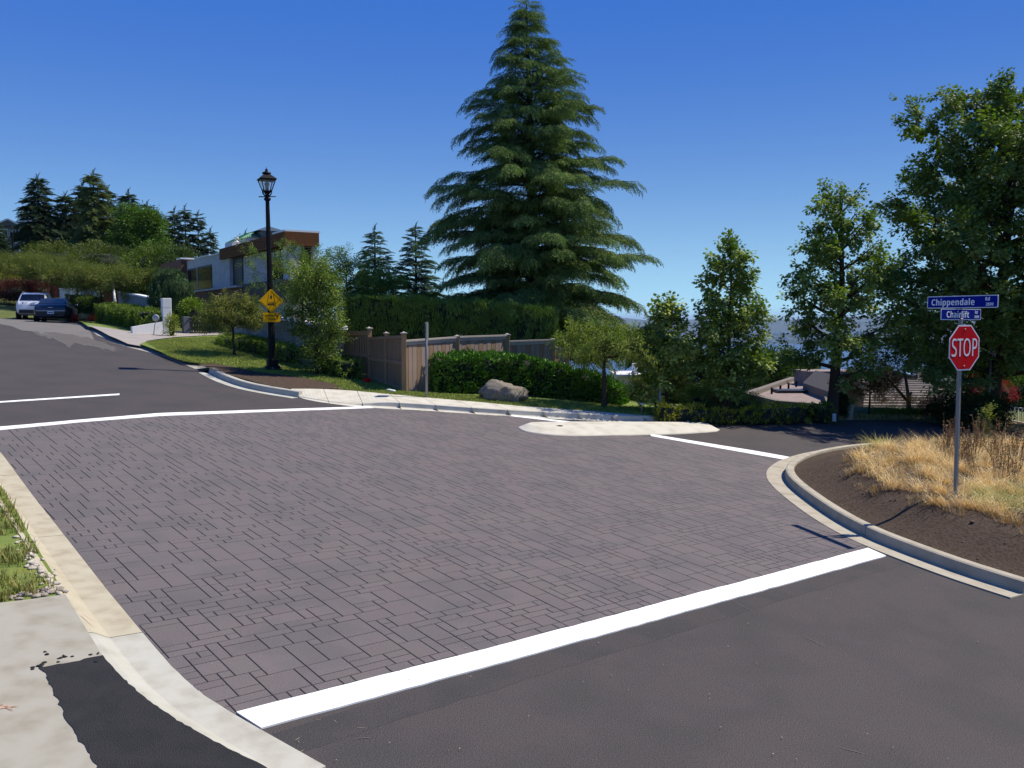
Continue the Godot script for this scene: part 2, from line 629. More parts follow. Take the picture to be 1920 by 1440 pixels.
func build_ground() -> void:
	left_edge = gps(LE)
	bed_line = smoothed(gps(BED), 2)
	gp_back = [gp(1650, 841), gp(1990, 827)]
	# everything paved: the left road, the crossing and the road to the right
	var far := gps(FAR_GUTTER)
	far.append_array(gps(FAR_KERB))
	far.append_array(gps(FAR_WALK))
	var p := PackedVector2Array([Vector2(-46, 86), Vector2(-36, 70)])
	p.append_array(far)
	p.append_array(gps([[1340, 790.5], [1500, 790], [1700, 790], [1800, 796], [1880, 808]]))
	p.append(gp(1990, 812))
	p.append(gp(1990, 826))
	p.append_array(gps([[1800, 828], [1720, 834]]))
	var b := bed_line.duplicate()
	b.reverse()
	p.append_array(b)
	p.append_array(PackedVector2Array([Vector2(12.5, 2.2), Vector2(14, 0.5), Vector2(1.2, 0.5)]))
	var l := left_edge.duplicate()
	l.reverse()
	p.append_array(l)
	p.append_array(PackedVector2Array([Vector2(-12.3, 17.6), Vector2(-24, 31), Vector2(-43, 51), Vector2(-58, 72), Vector2(-64, 86)]))
	road_poly = turned(p)
	# the land itself, one sheet from under the camera to beyond the shore, sunk a little under the roads
	var xs := []
	var ds := []
	var v := -2600.0
	while v < 2600.0:
		xs.append(v)
		v += maxf(1.0, absf(v + 0.01) * 0.11) if absf(v) > 24.0 else 1.0
	v = -14.0
	while v < 3600.0:
		ds.append(v)
		v += maxf(1.0, v * 0.07) if v > 34.0 else 1.0
	var st := mb(true)
	var rows := []
	for d in ds:
		var row := []
		for x in xs:
			var y := ground_h(x, d)
			if absf(x) < 70.0 and d < 90.0:
				y -= 0.06 + 0.4 * (1.0 - smoothstep(0.4, 1.6, outside(Vector2(x, d))))
				y -= 0.25 * (1.0 - smoothstep(11.0, 15.0, Vector2(x - 8.5, d - 12.5).length() + 7.0))
			row.append(Vector3(x, y, -d))
		rows.append(row)
	for i in ds.size() - 1:
		for j in xs.size() - 1:
			quad(st, rows[i][j], rows[i + 1][j], rows[i + 1][j + 1], rows[i][j + 1])
	struct("ground", "grassy hillside that falls away behind the street trees", st, M.ground)

func outside(q: Vector2) -> float:
	if Geometry2D.is_point_in_polygon(q, road_poly):
		return 0.0
	var near := 99.0
	for i in road_poly.size():
		near = minf(near, q.distance_to(Geometry2D.get_closest_point_to_segment(q, road_poly[i], road_poly[(i + 1) % road_poly.size()])))
	return near

func band(a: PackedVector2Array, b: PackedVector2Array, n: int) -> PackedVector2Array:
	var p := resample(a, n)
	var r := resample(b, n)
	r.reverse()
	p.append_array(r)
	return turned(p)

func build_roads() -> void:
	struct("road", "purplish grey asphalt of the two roads round the stamped crossing", sheet(road_poly, 0.0, 2.0, road_h), M.asphalt)
	# older, paler surface where the hill road levels out by the cars
	var upper := turned(PackedVector2Array([gp(176, 637), gp(158, 633), gp(148, 638), gp(128, 630), gp(112, 636), gp(98, 628), gp(80, 631), gp(66, 622), gp(40, 620), gp(22, 612), gp(0, 608), gp(-60, 590), Vector2(-58, 84), Vector2(-46, 84), Vector2(-36, 70), gp(143, 606.5), gp(170, 623)]))
	struct("upper_road", "older pale asphalt of the hill road under the parked cars", sheet(upper, 0.006, 2.0, road_h), M.old_asphalt)
	dust()
	paving()
	markings()
	wear()
	# kerbs
	var le2 := left_edge.duplicate()
	le2.insert(0, Vector2(-12.3, 17.6))
	le2.insert(0, Vector2(-24, 31))
	var split := 0
	for i in le2.size():
		if le2[i].distance_to(gp(267, 1188)) < 0.01:
			split = i
	var old_line := PackedVector2Array(le2.slice(0, split + 1))
	var new_line := PackedVector2Array(le2.slice(split))
	new_line[0] = old_line[old_line.size() - 1]
	var low := [[0.0, -0.05], [0.0, 0.012], [0.27, 0.016], [0.3, 0.03], [0.4, 0.085], [0.47, 0.1], [0.49, -0.05]]
	kerb("left_kerb", "worn beige rolled kerb along the left edge of the paving", old_line, kerb_side(old_line, Vector2(-8, 5)), low, M.old_concrete, 3.0)
	kerb("new_left_kerb", "newer pale rolled kerb curving beside the dark asphalt patch", smoothed(new_line, 1), kerb_side(old_line, Vector2(-8, 5)), low, M.new_concrete, 4.0)
	var fg := gps(FAR_GUTTER)
	fg.insert(0, Vector2(-36, 70))
	kerb("far_kerb_left", "long low grey kerb of the hill road below the lawn", fg, kerb_side(fg, Vector2(0, 60)), [[0.0, -0.05], [0.0, 0.012], [0.3, 0.018], [0.5, 0.055], [0.62, 0.07], [0.64, -0.05]], M.grey_concrete, 3.0)
	var fk := smoothed(gps(FAR_KERB), 1)
	kerb("far_kerb", "white upright kerb with gutter below the strip of bare soil", fk, kerb_side(fk, Vector2(0, 60)), [[-0.28, -0.05], [-0.28, 0.01], [-0.02, 0.006], [0.0, 0.01], [0.02, 0.135], [0.04, 0.15], [0.16, 0.15], [0.17, -0.05]], M.new_concrete, 3.0)
	walk_front = smoothed(gps(FAR_WALK), 1)
	sidewalk()
	kerb("corner_kerb", "curved concrete kerb and gutter round the bed with the stop sign", bed_line, kerb_side(bed_line, Vector2(9.5, 12)), [[-0.34, -0.05], [-0.34, 0.02], [-0.03, 0.014], [0.0, 0.016], [0.02, 0.16], [0.05, 0.175], [0.17, 0.175], [0.185, -0.05]], M.kerb_concrete, 2.3)
	island()
	beds()

func kerb_side(line: PackedVector2Array, towards: Vector2) -> float:
	var m := line.size() / 2
	var t := (line[m] - line[m - 1]).normalized()
	return 1.0 if Vector2(-t.y, t.x).dot(towards - line[m]) > 0.0 else -1.0

func paving_outline() -> PackedVector2Array:
	var p := gps([[443, 1338], [620, 1293], [900, 1222], [1628, 1029]])
	p.append_array(gps([[1545, 985], [1503, 954], [1462, 921], [1452, 902], [1458, 886], [1480, 870], [1492, 864]]))
	p.append_array(gps([[1222, 819], [1155, 817], [1080, 819], [1030, 817], [992, 812], [970, 802.5], [985, 797], [1005, 795], [1072, 793.5], [955, 780.5]]))
	p.append_array(gps([[920, 779], [780, 769.5], [690, 766], [500, 773], [300, 781.5], [150, 793], [0, 808], [-60, 814]]))
	p.append_array(gps([[-8, 838]]))
	p.append_array(left_edge.slice(0, 9))
	return turned(p)

func paving() -> void:
	var poly := paving_outline()
	var base := struct("stamped_paving", "purple grey stamped asphalt in a pattern of flat stones filling the crossing", sheet(poly, 0.003, 3.0, road_h), M.joint)
	var o := gp(443, 1338)
	var ax := (gp(1628, 1029) - o).normalized()
	var bx := Vector2(-ax.y, ax.x)
	if bx.y < 0:
		bx = -bx
	var g := 0.113
	var taken := {}
	var kinds := [Vector2i(3, 2), Vector2i(2, 3), Vector2i(2, 2), Vector2i(2, 4), Vector2i(1, 2), Vector2i(2, 1), Vector2i(1, 1), Vector2i(3, 3), Vector2i(1, 3), Vector2i(3, 1), Vector2i(2, 3), Vector2i(3, 4)]
	var stones := []
	for i in range(-19, 134):
		for j in range(-78, 134):
			if taken.has(Vector2i(i, j)):
				continue
			var c := o + (ax * i + bx * j) * g
			var best := Vector2i(1, 1)
			for t in 9:
				var k: Vector2i = kinds[rng.randi() % kinds.size()]
				var free := true
				for a in k.x:
					for b in k.y:
						if taken.has(Vector2i(i + a, j + b)):
							free = false
				if free:
					best = k
					break
			for a in best.x:
				for b in best.y:
					taken[Vector2i(i + a, j + b)] = true
			var e := 0.0046
			var lo := c + (ax + bx) * e
			var w := ax * (best.x * g - 2 * e)
			var h := bx * (best.y * g - 2 * e)
			var outline := PackedVector2Array([lo, lo + w, lo + w + h, lo + h])
			for r in Geometry2D.intersect_polygons(turned(outline), poly):
				if r.size() < 3:
					continue
				var mid := Vector2.ZERO
				for q in r:
					mid += q / r.size()
				if length_of(r) < 0.1:
					continue
				stones.append([mid.length(), mid, r, rng.randi() % 6, rf(-0.0009, 0.0009)])
	stones.sort_custom(func(a, b): return a[0] < b[0])
	var rest := mb()
	for n in stones.size():
		var s: Array = stones[n]
		var mid: Vector2 = s[1]
		var st: SurfaceTool = mb() if n < 300 else rest
		var at0 := on_road(mid) if n < 300 else Vector3.ZERO
		stone(st, s[2], at0, s[4])
		if n < 300:
			part("paving_stone", st, M["stone%d" % s[3]], base, at0)
	tag(part("far_paving_stones", rest, M.stone0, base), "", "", "", "stuff")

func stone(st: SurfaceTool, r: PackedVector2Array, at0: Vector3, lift: float) -> void:
	r = turned(r.duplicate())
	var inner := r
	var shrunk := Geometry2D.offset_polygon(r, -0.004, Geometry2D.JOIN_MITER)
	var ok := shrunk.size() == 1 and shrunk[0].size() == r.size()
	if ok:
		inner = turned(shrunk[0])
		var first := 0
		for i in inner.size():
			if inner[i].distance_to(r[0]) < inner[first].distance_to(r[0]):
				first = i
		var again := PackedVector2Array()
		for i in inner.size():
			again.append(inner[(first + i) % inner.size()])
		inner = again
	var top := []
	var low := []
	var out := []
	for i in r.size():
		top.append(on_road(inner[i], 0.0125 + lift) - at0)
		out.append(on_road(r[i], 0.0098 + lift) - at0)
		low.append(on_road(r[i], 0.001) - at0)
	var idx := Geometry2D.triangulate_polygon(inner)
	for k in range(0, idx.size(), 3):
		clockwise_up(st, top[idx[k]], top[idx[k + 1]], top[idx[k + 2]])
	for i in r.size():
		var j := (i + 1) % r.size()
		quad(st, out[i], top[i], top[j], out[j])
		quad(st, low[i], out[i], out[j], low[j])

func stripe(called: String, label: String, upper: Array, lower: Array, lift := 0.015) -> void:
	var a := resample(gps(upper), 60)
	var b := resample(gps(lower), 60)
	var st := mb()
	var prev := []
	for i in 60:
		# the edge of sprayed paint is never quite true
		var w := (a[i] - b[i]).normalized() * rf(-0.007, 0.007)
		var row := [on_road(a[i] + w, 0.001), on_road(a[i] + w, lift), on_road(b[i] + w, lift), on_road(b[i] + w, 0.001)]
		if prev:
			for k in 3:
				quad(st, prev[k], row[k], row[k + 1], prev[k + 1])
		else:
			quad(st, row[0], row[1], row[2], row[3])
		prev = row
	quad(st, prev[3], prev[2], prev[1], prev[0])
	struct(called, label, st, M.line_paint)

func markings() -> void:
	stripe("near_white_bar", "broad white line across the road at the near edge of the paving", [[443, 1338], [900, 1222], [1628, 1029]], [[490, 1368], [900, 1256], [1662, 1044]])
	stripe("far_white_bar", "white line across the hill road at the far edge of the paving", [[-80, 805], [0, 801.5], [150, 788], [300, 775.5], [500, 769], [693, 762.5]], [[-80, 812], [0, 807.5], [150, 793], [300, 781], [500, 773.3], [700, 766]])
	stripe("centre_line", "thin white centre line on the hill road", [[-80, 758], [0, 752.8], [224, 738.2]], [[-80, 761], [0, 755.2], [224, 740.8]], 0.006)
	stripe("right_white_bar", "white line from the island to the corner kerb", [[1216, 814], [1420, 847], [1492, 860]], [[1222, 819], [1420, 854], [1488, 866]])
	stripe("short_white_line", "thin white line between the far kerb and the island", [[955, 778.6], [1076, 792]], [[955, 781], [1068, 794]])

func sidewalk() -> void:
	var base := Node3D.new()
	base.name = "sidewalk"
	add_child(base)
	tag(base, "pale concrete sidewalk along the far side of the crossing", "", "", "structure")
	var back := gps([[545, 731], [600, 731], [652, 733.5], [713, 739], [743, 741.5], [800, 747], [900, 755.5], [980, 763], [1105, 771.5], [1205, 779.5], [1290, 787]], 0.13)
	var n := 97
	var f := resample(walk_front, n)
	var b := resample(smoothed(back, 1), n)
	var per := 8
	for k in (n - 1) / per:
		var st := mb()
		var rows := []
		for i in range(k * per, k * per + per + 1):
			var t := float(i) / (n - 1)
			var hh := lerpf(0.02, 0.125, smoothstep(0.13, 0.24, t)) * (1.0 - 0.75 * smoothstep(0.97, 1.0, t))
			var dir := (b[i] - f[i]).normalized()
			var along := (f[mini(i + 1, n - 1)] - f[maxi(i - 1, 0)]).normalized()
			var sh := Vector2.ZERO
			if i == k * per:
				sh = along * 0.007
			elif i == k * per + per:
				sh = along * -0.007
			var row := []
			for q in [[-0.26, -0.05], [-0.26, 0.011], [-0.02, 0.013], [0.0, hh * 0.15 + 0.012], [0.02, hh * 0.9 + 0.012], [0.045, hh + 0.015]]:
				row.append(on_road(f[i] + dir * q[0] + sh, q[1]))
			row.append(on_road(b[i] + sh, lerpf(0.16, 0.145, t)))
			row.append(on_road(b[i] + sh, -0.05))
			rows.append(row)
		for i in per:
			for j in 7:
				quad(st, rows[i][j], rows[i][j + 1], rows[i + 1][j + 1], rows[i + 1][j])
		for e in [0, per]:
			for j in range(1, 7):
				tri(st, rows[e][0], rows[e][j], rows[e][j + 1])
		part("paving_slab", st, M.concrete, base)

func island() -> void:
	var outer := smoothed(gps([[970, 802.5], [978, 808.5], [992, 812.3], [1030, 817], [1080, 818.8], [1155, 817.2], [1255, 815], [1315, 812], [1354, 808.2], [1335, 801], [1310, 796.5], [1255, 794], [1150, 793.2], [1072, 793.2], [1010, 795.2], [984, 797.5]]), 1)
	var st := mb(true)
	var rings := []
	var s0 := outer[0].lerp(gp(1005, 802.5), 0.9)
	var s1 := gp(1318, 804.5)
	s0 = gp(1005, 804.5)
	for lv in [[0.0, -0.03], [0.0, 0.02], [0.1, 0.032], [0.3, 0.07], [0.46, 0.105], [0.58, 0.122]]:
		var ring := []
		for i in outer.size():
			var near := Geometry2D.get_closest_point_to_segment(outer[i], s0, s1)
			ring.append(on_road(outer[i].lerp(near, lv[0]), lv[1]))
		rings.append(ring)
	for k in rings.size() - 1:
		for i in outer.size():
			var j := (i + 1) % outer.size()
			quad(st, rings[k][i], rings[k + 1][i], rings[k + 1][j], rings[k][j])
	var flat := PackedVector2Array()
	for q in rings[5]:
		flat.append(Vector2(q.x, -q.z))
	var idx := Geometry2D.triangulate_polygon(flat)
	for k in range(0, idx.size(), 3):
		clockwise_up(st, rings[5][idx[k]], rings[5][idx[k + 1]], rings[5][idx[k + 2]])
	var isl := struct("traffic_island", "low pale concrete island with sloping sides between paving and right road", st, M.concrete)
	var hole := mb()
	var q0 := gp(1048, 798, 0.125)
	lathe(hole, [[0.0, 0.0], [0.09, 0.0], [0.1, -0.02]], 10, on_road(q0, 0.126))
	part("sign_socket", hole, M.black_metal, isl)

func beds() -> void:
	# corner bed with dug soil
	bed_poly = bed_line.duplicate()
	bed_poly = offset_line(bed_poly, 0.17 * kerb_side(bed_line, Vector2(9.5, 12)))
	bed_poly.append_array(gps([[1720, 834], [1800, 828], [1990, 826]]))
	bed_poly.append(Vector2(14, 9))
	bed_poly.append(Vector2(13, 3.2))
	bed_poly = turned(bed_poly)
	var st := sheet(bed_poly, 0.0, 0.3, bed_h)
	struct("planting_bed", "dug brown soil of the corner bed inside the curved kerb", st, M.soil)
	# the far side: lawns, soil strip and driveway
	var v0 := func(x, d): return verge_h(x, d)
	var lawn := PackedVector2Array()
	lawn.append_array(gps([[318, 668], [345, 678]], 0.1))
	lawn.append_array(gps([[400, 682], [470, 700], [520, 713], [560, 722], [640, 731], [700, 737], [743, 742], [800, 747], [900, 755], [980, 763], [1105, 771], [1205, 779], [1222, 783]], 0.12))
	lawn.append_array(PackedVector2Array([Vector2(4.6, 24.6), Vector2(2, 26), Vector2(-3, 27), Vector2(-6, 30), Vector2(-9, 34), Vector2(-10.5, 35.5)]))
	lawn.append_array(gps([[440, 628], [330, 634], [275, 641], [262, 646]], 0.12))
	struct("lawn", "mown lawn between the far kerb and the hedges and fence", sheet(turned(lawn), 0.02, 0.8, v0), M.lawn)
	var soil := gps([[372, 685], [398, 683], [430, 688], [480, 699], [540, 706], [580, 712], [625, 721], [645, 731], [600, 730.5], [545, 730.5], [510, 727], [470, 716], [420, 702]], 0.12)
	struct("soil_strip", "strip of bare brown soil between the white kerb and the lawn", sheet(turned(soil), 0.03, 0.6, v0), M.soil)
	var drive := gps([[160, 613], [248, 625.5], [330, 627], [470, 628], [480, 624], [470, 633], [440, 628.5], [330, 634], [275, 641], [262, 646.5], [282, 656], [240, 645], [185, 624]], 0.08)
	drive = gps([[162, 612], [240, 624], [330, 624], [480, 624], [450, 629], [330, 635], [275, 642], [264, 650], [240, 646], [205, 633]], 0.08)
	struct("driveway", "grey concrete driveway from the hill road to the gate", sheet(turned(drive), 0.0, 0.8, func(x, d): return road_h(x, d) + lerpf(0.1, 0.15, smoothstep(30.0, 33.0, d))), M.drive)
	var upper := gps([[150, 604], [205, 633], [250, 626]], 0.1)
	upper = gps([[146, 602], [165, 613], [240, 624], [252, 622], [300, 604], [190, 588], [146, 584]], 0.13)
	struct("upper_lawn", "small lawn with a scorched edge beside the parked sedan", sheet(turned(upper), 0.025, 0.8, v0), M.lawn)
	# this side: pad, patch and grass
	var pad := PackedVector2Array(gps([[-60, 1135], [0, 1130], [60, 1123], [122, 1114], [192, 1229], [225, 1267], [267, 1305], [333, 1352], [417, 1398], [500, 1440]], 0.1))
	pad.append_array(PackedVector2Array([Vector2(-0.6, 4.6), Vector2(-0.2, 1.0), Vector2(-9.2, 1.0), Vector2(-9.2, 7.4)]))
	struct("concrete_pad", "stained grey concrete pad in the near left corner", sheet(turned(pad), 0.1, 1.0, road_h), M.pad)
	var edge := PackedVector2Array()
	for q in [[186, 1230], [130, 1243], [92, 1250], [70, 1252], [88, 1268], [96, 1290], [112, 1318], [124, 1350], [142, 1376], [160, 1404], [176, 1430], [200, 1470]]:
		edge.append(gp(q[0], q[1], 0.1))
	edge = resample(edge, 60)
	for i in edge.size():
		edge[i] += Vector2(nz.get_noise_2d(i * 7.0, 3.0), nz.get_noise_2d(i * 9.0, 77.0)) * 0.03
	var patch := edge.duplicate()
	patch.append(Vector2(-1.2, 1.0))
	patch.append(Vector2(-0.3, 1.0))
	patch.append(Vector2(-0.62, 4.6))
	var inner := resample(gps([[500, 1440], [417, 1398], [333, 1352], [267, 1305], [225, 1267], [192, 1229]], 0.1), 50)
	for i in inner.size():
		inner[i] += Vector2(nz.get_noise_2d(i * 8.0, 33.0), nz.get_noise_2d(i * 6.0, 55.0)) * 0.015
	patch.append_array(inner)
	struct("asphalt_patch", "fresh black asphalt patch with a ragged edge beside the new kerb", sheet(turned(patch), 0.105, 1.0, road_h), M.patch)
	var near_grass := gps([[-60, 860], [2, 910], [29, 952], [58, 1007], [96, 1067], [121, 1114], [60, 1123], [0, 1130], [-80, 1136]], 0.1)
	near_grass.append(Vector2(-9.2, 7.4))
	near_grass.append(Vector2(-24, 6.5))
	near_grass.append(Vector2(-30, 20))
	near_grass.append(Vector2(-14.5, 19.3))
	near_grass.append(Vector2(-12.9, 17.6))
	struct("near_grass", "rough grass patch beside the worn left kerb", sheet(turned(near_grass), 0.09, 0.8, road_h), M.lawn)
	var dry := gps([[1850, 799], [1882, 808], [1990, 812], [1990, 788], [1900, 789], [1860, 792]], 0.05)
	struct("dry_verge", "scorched yellow verge across the right road", sheet(turned(dry), 0.05, 0.8, road_h), M.dry)
	var shoulder := gps([[1330, 788.5], [1500, 788], [1700, 788], [1800, 794], [1850, 800], [1852, 796], [1800, 789], [1700, 784], [1500, 784], [1300, 784]], 0.04)
	struct("verge", "strip of pale dry grass along the far edge of the right road", sheet(turned(shoulder), 0.05, 0.8, road_h), M.dry)

func dust() -> void:  # pale tracks where tyres carry grit from the old surface onto the new
	var st := mb(true)
	for k in 26:
		var t := rng.randf()
		var a := gp(lerpf(62, 172, t), lerpf(622, 637, t) + rf(-4, 4))
		var b := gp(lerpf(62, 172, t) + lerpf(20, 60, t) * rf(0.5, 2.1), lerpf(622, 637, t) + rf(8, 26) * (0.6 + t))
		var n := (b - a).orthogonal().normalized() * rf(0.12, 0.42)
		var m := 8
		var prev := []
		for i in m + 1:
			var u := float(i) / m
			var c := a.lerp(b, u) + n * 0.4 * nz.get_noise_2d(k * 5.0, u * 3.0)
			var w := (1.0 - u * u) * (0.7 + 0.4 * nz.get_noise_2d(k * 9.0 + 3.0, u * 6.0))
			var row := [on_road(c - n * w, 0.0045 + k * 0.00012), on_road(c + n * w, 0.0045 + k * 0.00012)]
			if prev:
				quad(st, prev[0], row[0], row[1], prev[1])
			prev = row
	struct("dust_tracks", "pale dusty tyre tracks where the old road meets the new asphalt", st, stuff_mat(lin(0.175, 0.162, 0.148), 0.92, "speck", 1.3, "blotch", 0.3, 0.0, 0.3))

func wear() -> void:
	# darker strip of newer asphalt laid against the near bar
	var up := resample(gps([[500, 1380], [900, 1252], [1668, 1041]]), 50)
	var low := resample(gps([[560, 1412], [900, 1302], [1600, 1085], [1700, 1058]]), 50)
	for i in 50:
		low[i] += Vector2(nz.get_noise_2d(i * 0.7, 11.0), nz.get_noise_2d(i * 0.7, 51.0)) * 0.04
	low.reverse()
	up.append_array(low)
	struct("asphalt_seam", "darker strip of asphalt laid against the near white bar", sheet(turned(up), 0.0015, 2.0, road_h), M.seam)
	# pale scrapes on the near asphalt
	var st := mb()
	for q in [[1367, 1124, 1413, 1148, 0.007], [1505, 1192, 1555, 1218, 0.006], [1560, 1398, 1640, 1420, 0.005], [660, 1386, 700, 1384, 0.005]]:
		var a := gp(q[0], q[1])
		var b := gp(q[2], q[3])
		var n: Vector2 = (b - a).orthogonal().normalized() * q[4]
		quad(st, on_road(a, 0.005), on_road(a.lerp(b, 0.4) + n, 0.005), on_road(b, 0.005), on_road(a.lerp(b, 0.6) - n, 0.005))
	tag(part("scrapes", st, stuff_mat(lin(0.17, 0.155, 0.15), 0.9, "speck", 2.0), self), "thin pale scrapes on the near asphalt", "scrape", "", "stuff")

	# orange survey paint on the pad and the old kerb, and crumbs of asphalt by the patch
	var om := stuff_mat(lin(0.46, 0.31, 0.22), 0.9, "grain", 3.0)
	st = mb()
	for q in [[-20, 1330, 38, 1324, 0.018], [0, 1320, 26, 1334, 0.012], [150, 1150, 185, 1171, 0.006]]:
		var a := gp(q[0], q[1], 0.1)
		var b := gp(q[2], q[3], 0.1)
		var n: Vector2 = (b - a).orthogonal().normalized() * q[4]
		for k in 2:
			var o := n * (k - 0.5) * 0.9
			quad(st, on_road(a + o - n * 0.4, 0.1045), on_road(a.lerp(b, 0.3) + o + n * 0.5, 0.1045), on_road(b + o + n * 0.2, 0.1045), on_road(b.lerp(a, 0.4) + o - n * 0.5, 0.1045))
	tag(part("survey_paint", st, om, self), "faded orange survey paint marks on the concrete pad", "paint mark", "", "stuff")
	st = mb(true)
	for k in 22:
		var p := gp(rf(62, 186), rf(1222, 1243), 0.1)
		if k > 15:
			p = gp(rf(60, 80), rf(1246, 1256), 0.1)
		lathe(st, [[0.0, rf(0.006, 0.016)], [rf(0.006, 0.02), 0.004], [rf(0.01, 0.024), -0.004]], 7, on_road(p, 0.1))
	tag(part("asphalt_crumbs", st, M.patch, self), "black crumbs of asphalt beside the patch", "crumbs", "", "stuff")

# ---------------------------------------------------------------- the modern house on the left
var h_at := Vector3.ZERO
var h_t := Vector3.ZERO   # along the long front, away from us
var h_n := Vector3.ZERO   # out of the long front, towards the road
var h_b := Basis.IDENTITY

func on_front(px: float, py: float) -> Vector2:  # where a sight line meets the long front: (metres along it, height above the camera's datum)
	var r := ray(px, py)
	var d := h_at.dot(h_n) / r.dot(h_n) if absf(r.dot(h_n)) > 1e-6 else 40.0
	d = (h_at - Vector3(0, CAM_Y, 0)).dot(h_n) / r.dot(h_n)
	var p := Vector3(0, CAM_Y, 0) + r * d
	return Vector2((p - h_at).dot(h_t), p.y)

func front_box(st: SurfaceTool, a: Vector2, b: Vector2, out0: float, out1: float) -> void:  # a block standing from out0 to out1 before the front
	var c := h_at + h_t * (a.x + b.x) / 2 + h_n * (out0 + out1) / 2
	c.y = (a.y + b.y) / 2
	box(st, c, Vector3(absf(b.x - a.x), absf(b.y - a.y), absf(out1 - out0)), h_b)

func fb(called: String, mat: Material, parent: Node, x0: float, y0: float, x1: float, y1: float, out0: float, out1: float, label := "") -> MeshInstance3D:
	var st := mb()
	front_box(st, Vector2(x0, y0), Vector2(x1, y1), out0, out1)
	var o := part(called, st, mat, parent)
	if label:
		tag(o, label)
	return o

func build_house() -> void:
	h_at = at(535, 436, 41.0)
	h_t = Vector3(-0.53, 0, -0.848).normalized()
	h_n = Vector3(-0.848, 0, 0.53).normalized()
	h_b = Basis(h_t, Vector3.UP, h_n)
	h_at.y = 0.0
	var o := thing("modern_house", "white and dark modern house with long timber roof fascia behind the lamp post", "house", Vector3.ZERO)
	var top := on_front(535, 434).y
	var fas := on_front(535, 459.5).y
	var sill := on_front(470, 531).y
	var l := on_front(412.5, 470).x
	var base := verge_h(-13, 44) - 1.0
	# the roof slab with its timber fascia boards
	var bh := (top - fas) / 6.0
	for k in 6:
		var st := mb()
		var y0 := fas + bh * k
		front_box(st, Vector2(0.0, y0 + 0.006), Vector2(l, y0 + bh - 0.006), 0.0, 0.05)
		box(st, h_at + h_t * -0.025 + h_n * -0.77 + Vector3(0, y0 + bh / 2, 0), Vector3(0.05, bh - 0.012, 1.64), h_b)
		part("fascia_board", st, M.fascia, o)
	var roof := fb("roof", M.fascia_seam, o, 0.0, fas + 0.01, l, top - 0.01, -1.58, -0.002)
	var cap := mb()
	box(cap, h_at + h_t * 0.9 + h_n * -0.8 + Vector3(0, top + 0.05, 0), Vector3(1.9, 0.08, 1.7), h_b)
	part("roof_cap", cap, M.white_paint, roof)
	# upper storey set back under the roof
	fb("wall", M.house_wall, o, on_front(490, 500).x, sill, on_front(444, 500).x, fas, -0.55, -0.35, "pale plastered upper wall")
	fb("dark_panel", M.dark_panel, o, on_front(444, 500).x, sill - 0.02, on_front(427, 500).x, fas, -0.5, -0.28)
	var w1 := on_front(412, 475)
	fb("wall", M.house_wall, o, on_front(427, 500).x, on_front(440, 536).y, on_front(392, 500).x, w1.y, -0.5, -0.1)
	fb("wall", M.house_wall, o, on_front(392, 500).x, on_front(440, 536).y, on_front(347, 500).x, on_front(370, 484).y, -0.5, -0.12)
	fb("parapet_cap", M.white_paint, o, on_front(412, 500).x, w1.y, on_front(390, 500).x, w1.y + 0.07, -0.6, -0.05)
	fb("parapet_cap", M.white_paint, o, on_front(390, 500).x, on_front(370, 484).y, on_front(362, 500).x, on_front(370, 484).y + 0.07, -0.6, -0.07)
	# the large window with two panes
	var wx0 := on_front(395, 520).x
	var wx1 := on_front(349, 520).x
	var wy0 := on_front(372, 546).y
	var wy1 := on_front(372, 500).y
	var win := fb("window", M.dark_panel, o, wx0, wy0, wx1, wy1, -0.3, -0.09)
	var mx := on_front(368, 520).x
	fb("pane", M.glass, win, wx0 + 0.12, wy0 + 0.12, mx - 0.05, wy1 - 0.12, -0.12, -0.07)
	fb("pane", M.glass, win, mx + 0.05, wy0 + 0.12, wx1 - 0.12, wy1 - 0.12, -0.12, -0.07)
	fb("mullion", M.house_wall, win, mx - 0.05, wy0, mx + 0.05, wy1, -0.12, -0.04)
	# brick left wing
	var bx0 := on_front(347, 500).x
	fb("brick_wing", M.brick, o, bx0, base, bx0 + 7.0, on_front(343, 487).y, -4.0, 0.25, "brown brick left wing")
	fb("parapet_cap", M.white_paint, o, bx0 - 0.06, on_front(343, 487).y, bx0 + 1.3, on_front(343, 487).y + 0.1, -4.0, 0.3)
	# ledge, brick band and dark band below the upper storey
	fb("ledge", M.house_wall, o, on_front(455, 537).x, sill - 0.16, bx0, sill - 0.06, -0.5, 0.32)
	fb("brick_band", M.brick, o, on_front(460, 537).x, sill - 1.4, bx0, sill - 0.16, -0.5, 0.2)
	fb("dark_band", M.dark_panel, o, -0.2, sill - 1.1, on_front(460, 537).x, sill - 0.02, -0.5, 0.15)
	fb("lower_wall", M.house_wall, o, 0.0, base, bx0, sill - 1.1, -0.6, 0.05, "grey plastered lower storey")
	# glazing near the corner
	var g0 := on_front(490, 500).x
	var g1 := on_front(523, 500).x
	for k in 3:
		var x0 := lerpf(g1, g0, k / 3.0)
		var x1 := lerpf(g1, g0, (k + 1) / 3.0)
		var w := fb("window", M.dark_panel, o, x0, sill, x1, fas, -0.6, -0.42)
		fb("pane", M.glass, w, x0 + 0.07, sill + 0.1, x1 - 0.07, fas - 0.1, -0.5, -0.4)
	fb("column", M.wall_white, o, 0.05, base, g1, fas, -0.62, -0.2)
	# the short end under the roof, facing the sun
	var st := mb()
	for q in [[-0.62, -0.78], [-1.32, -1.52]]:
		box(st, h_at + h_t * 0.25 + h_n * (q[0] + q[1]) / 2 + Vector3(0, (base + fas) / 2, 0), Vector3(0.35, fas - base, absf(q[0] - q[1])), h_b)
	part("end_frame", st, M.wall_white, o)
	st = mb()
	box(st, h_at + h_t * 0.42 + h_n * -1.06 + Vector3(0, (sill + fas) / 2 + 0.2, 0), Vector3(0.1, fas - sill - 0.5, 0.52), h_b)
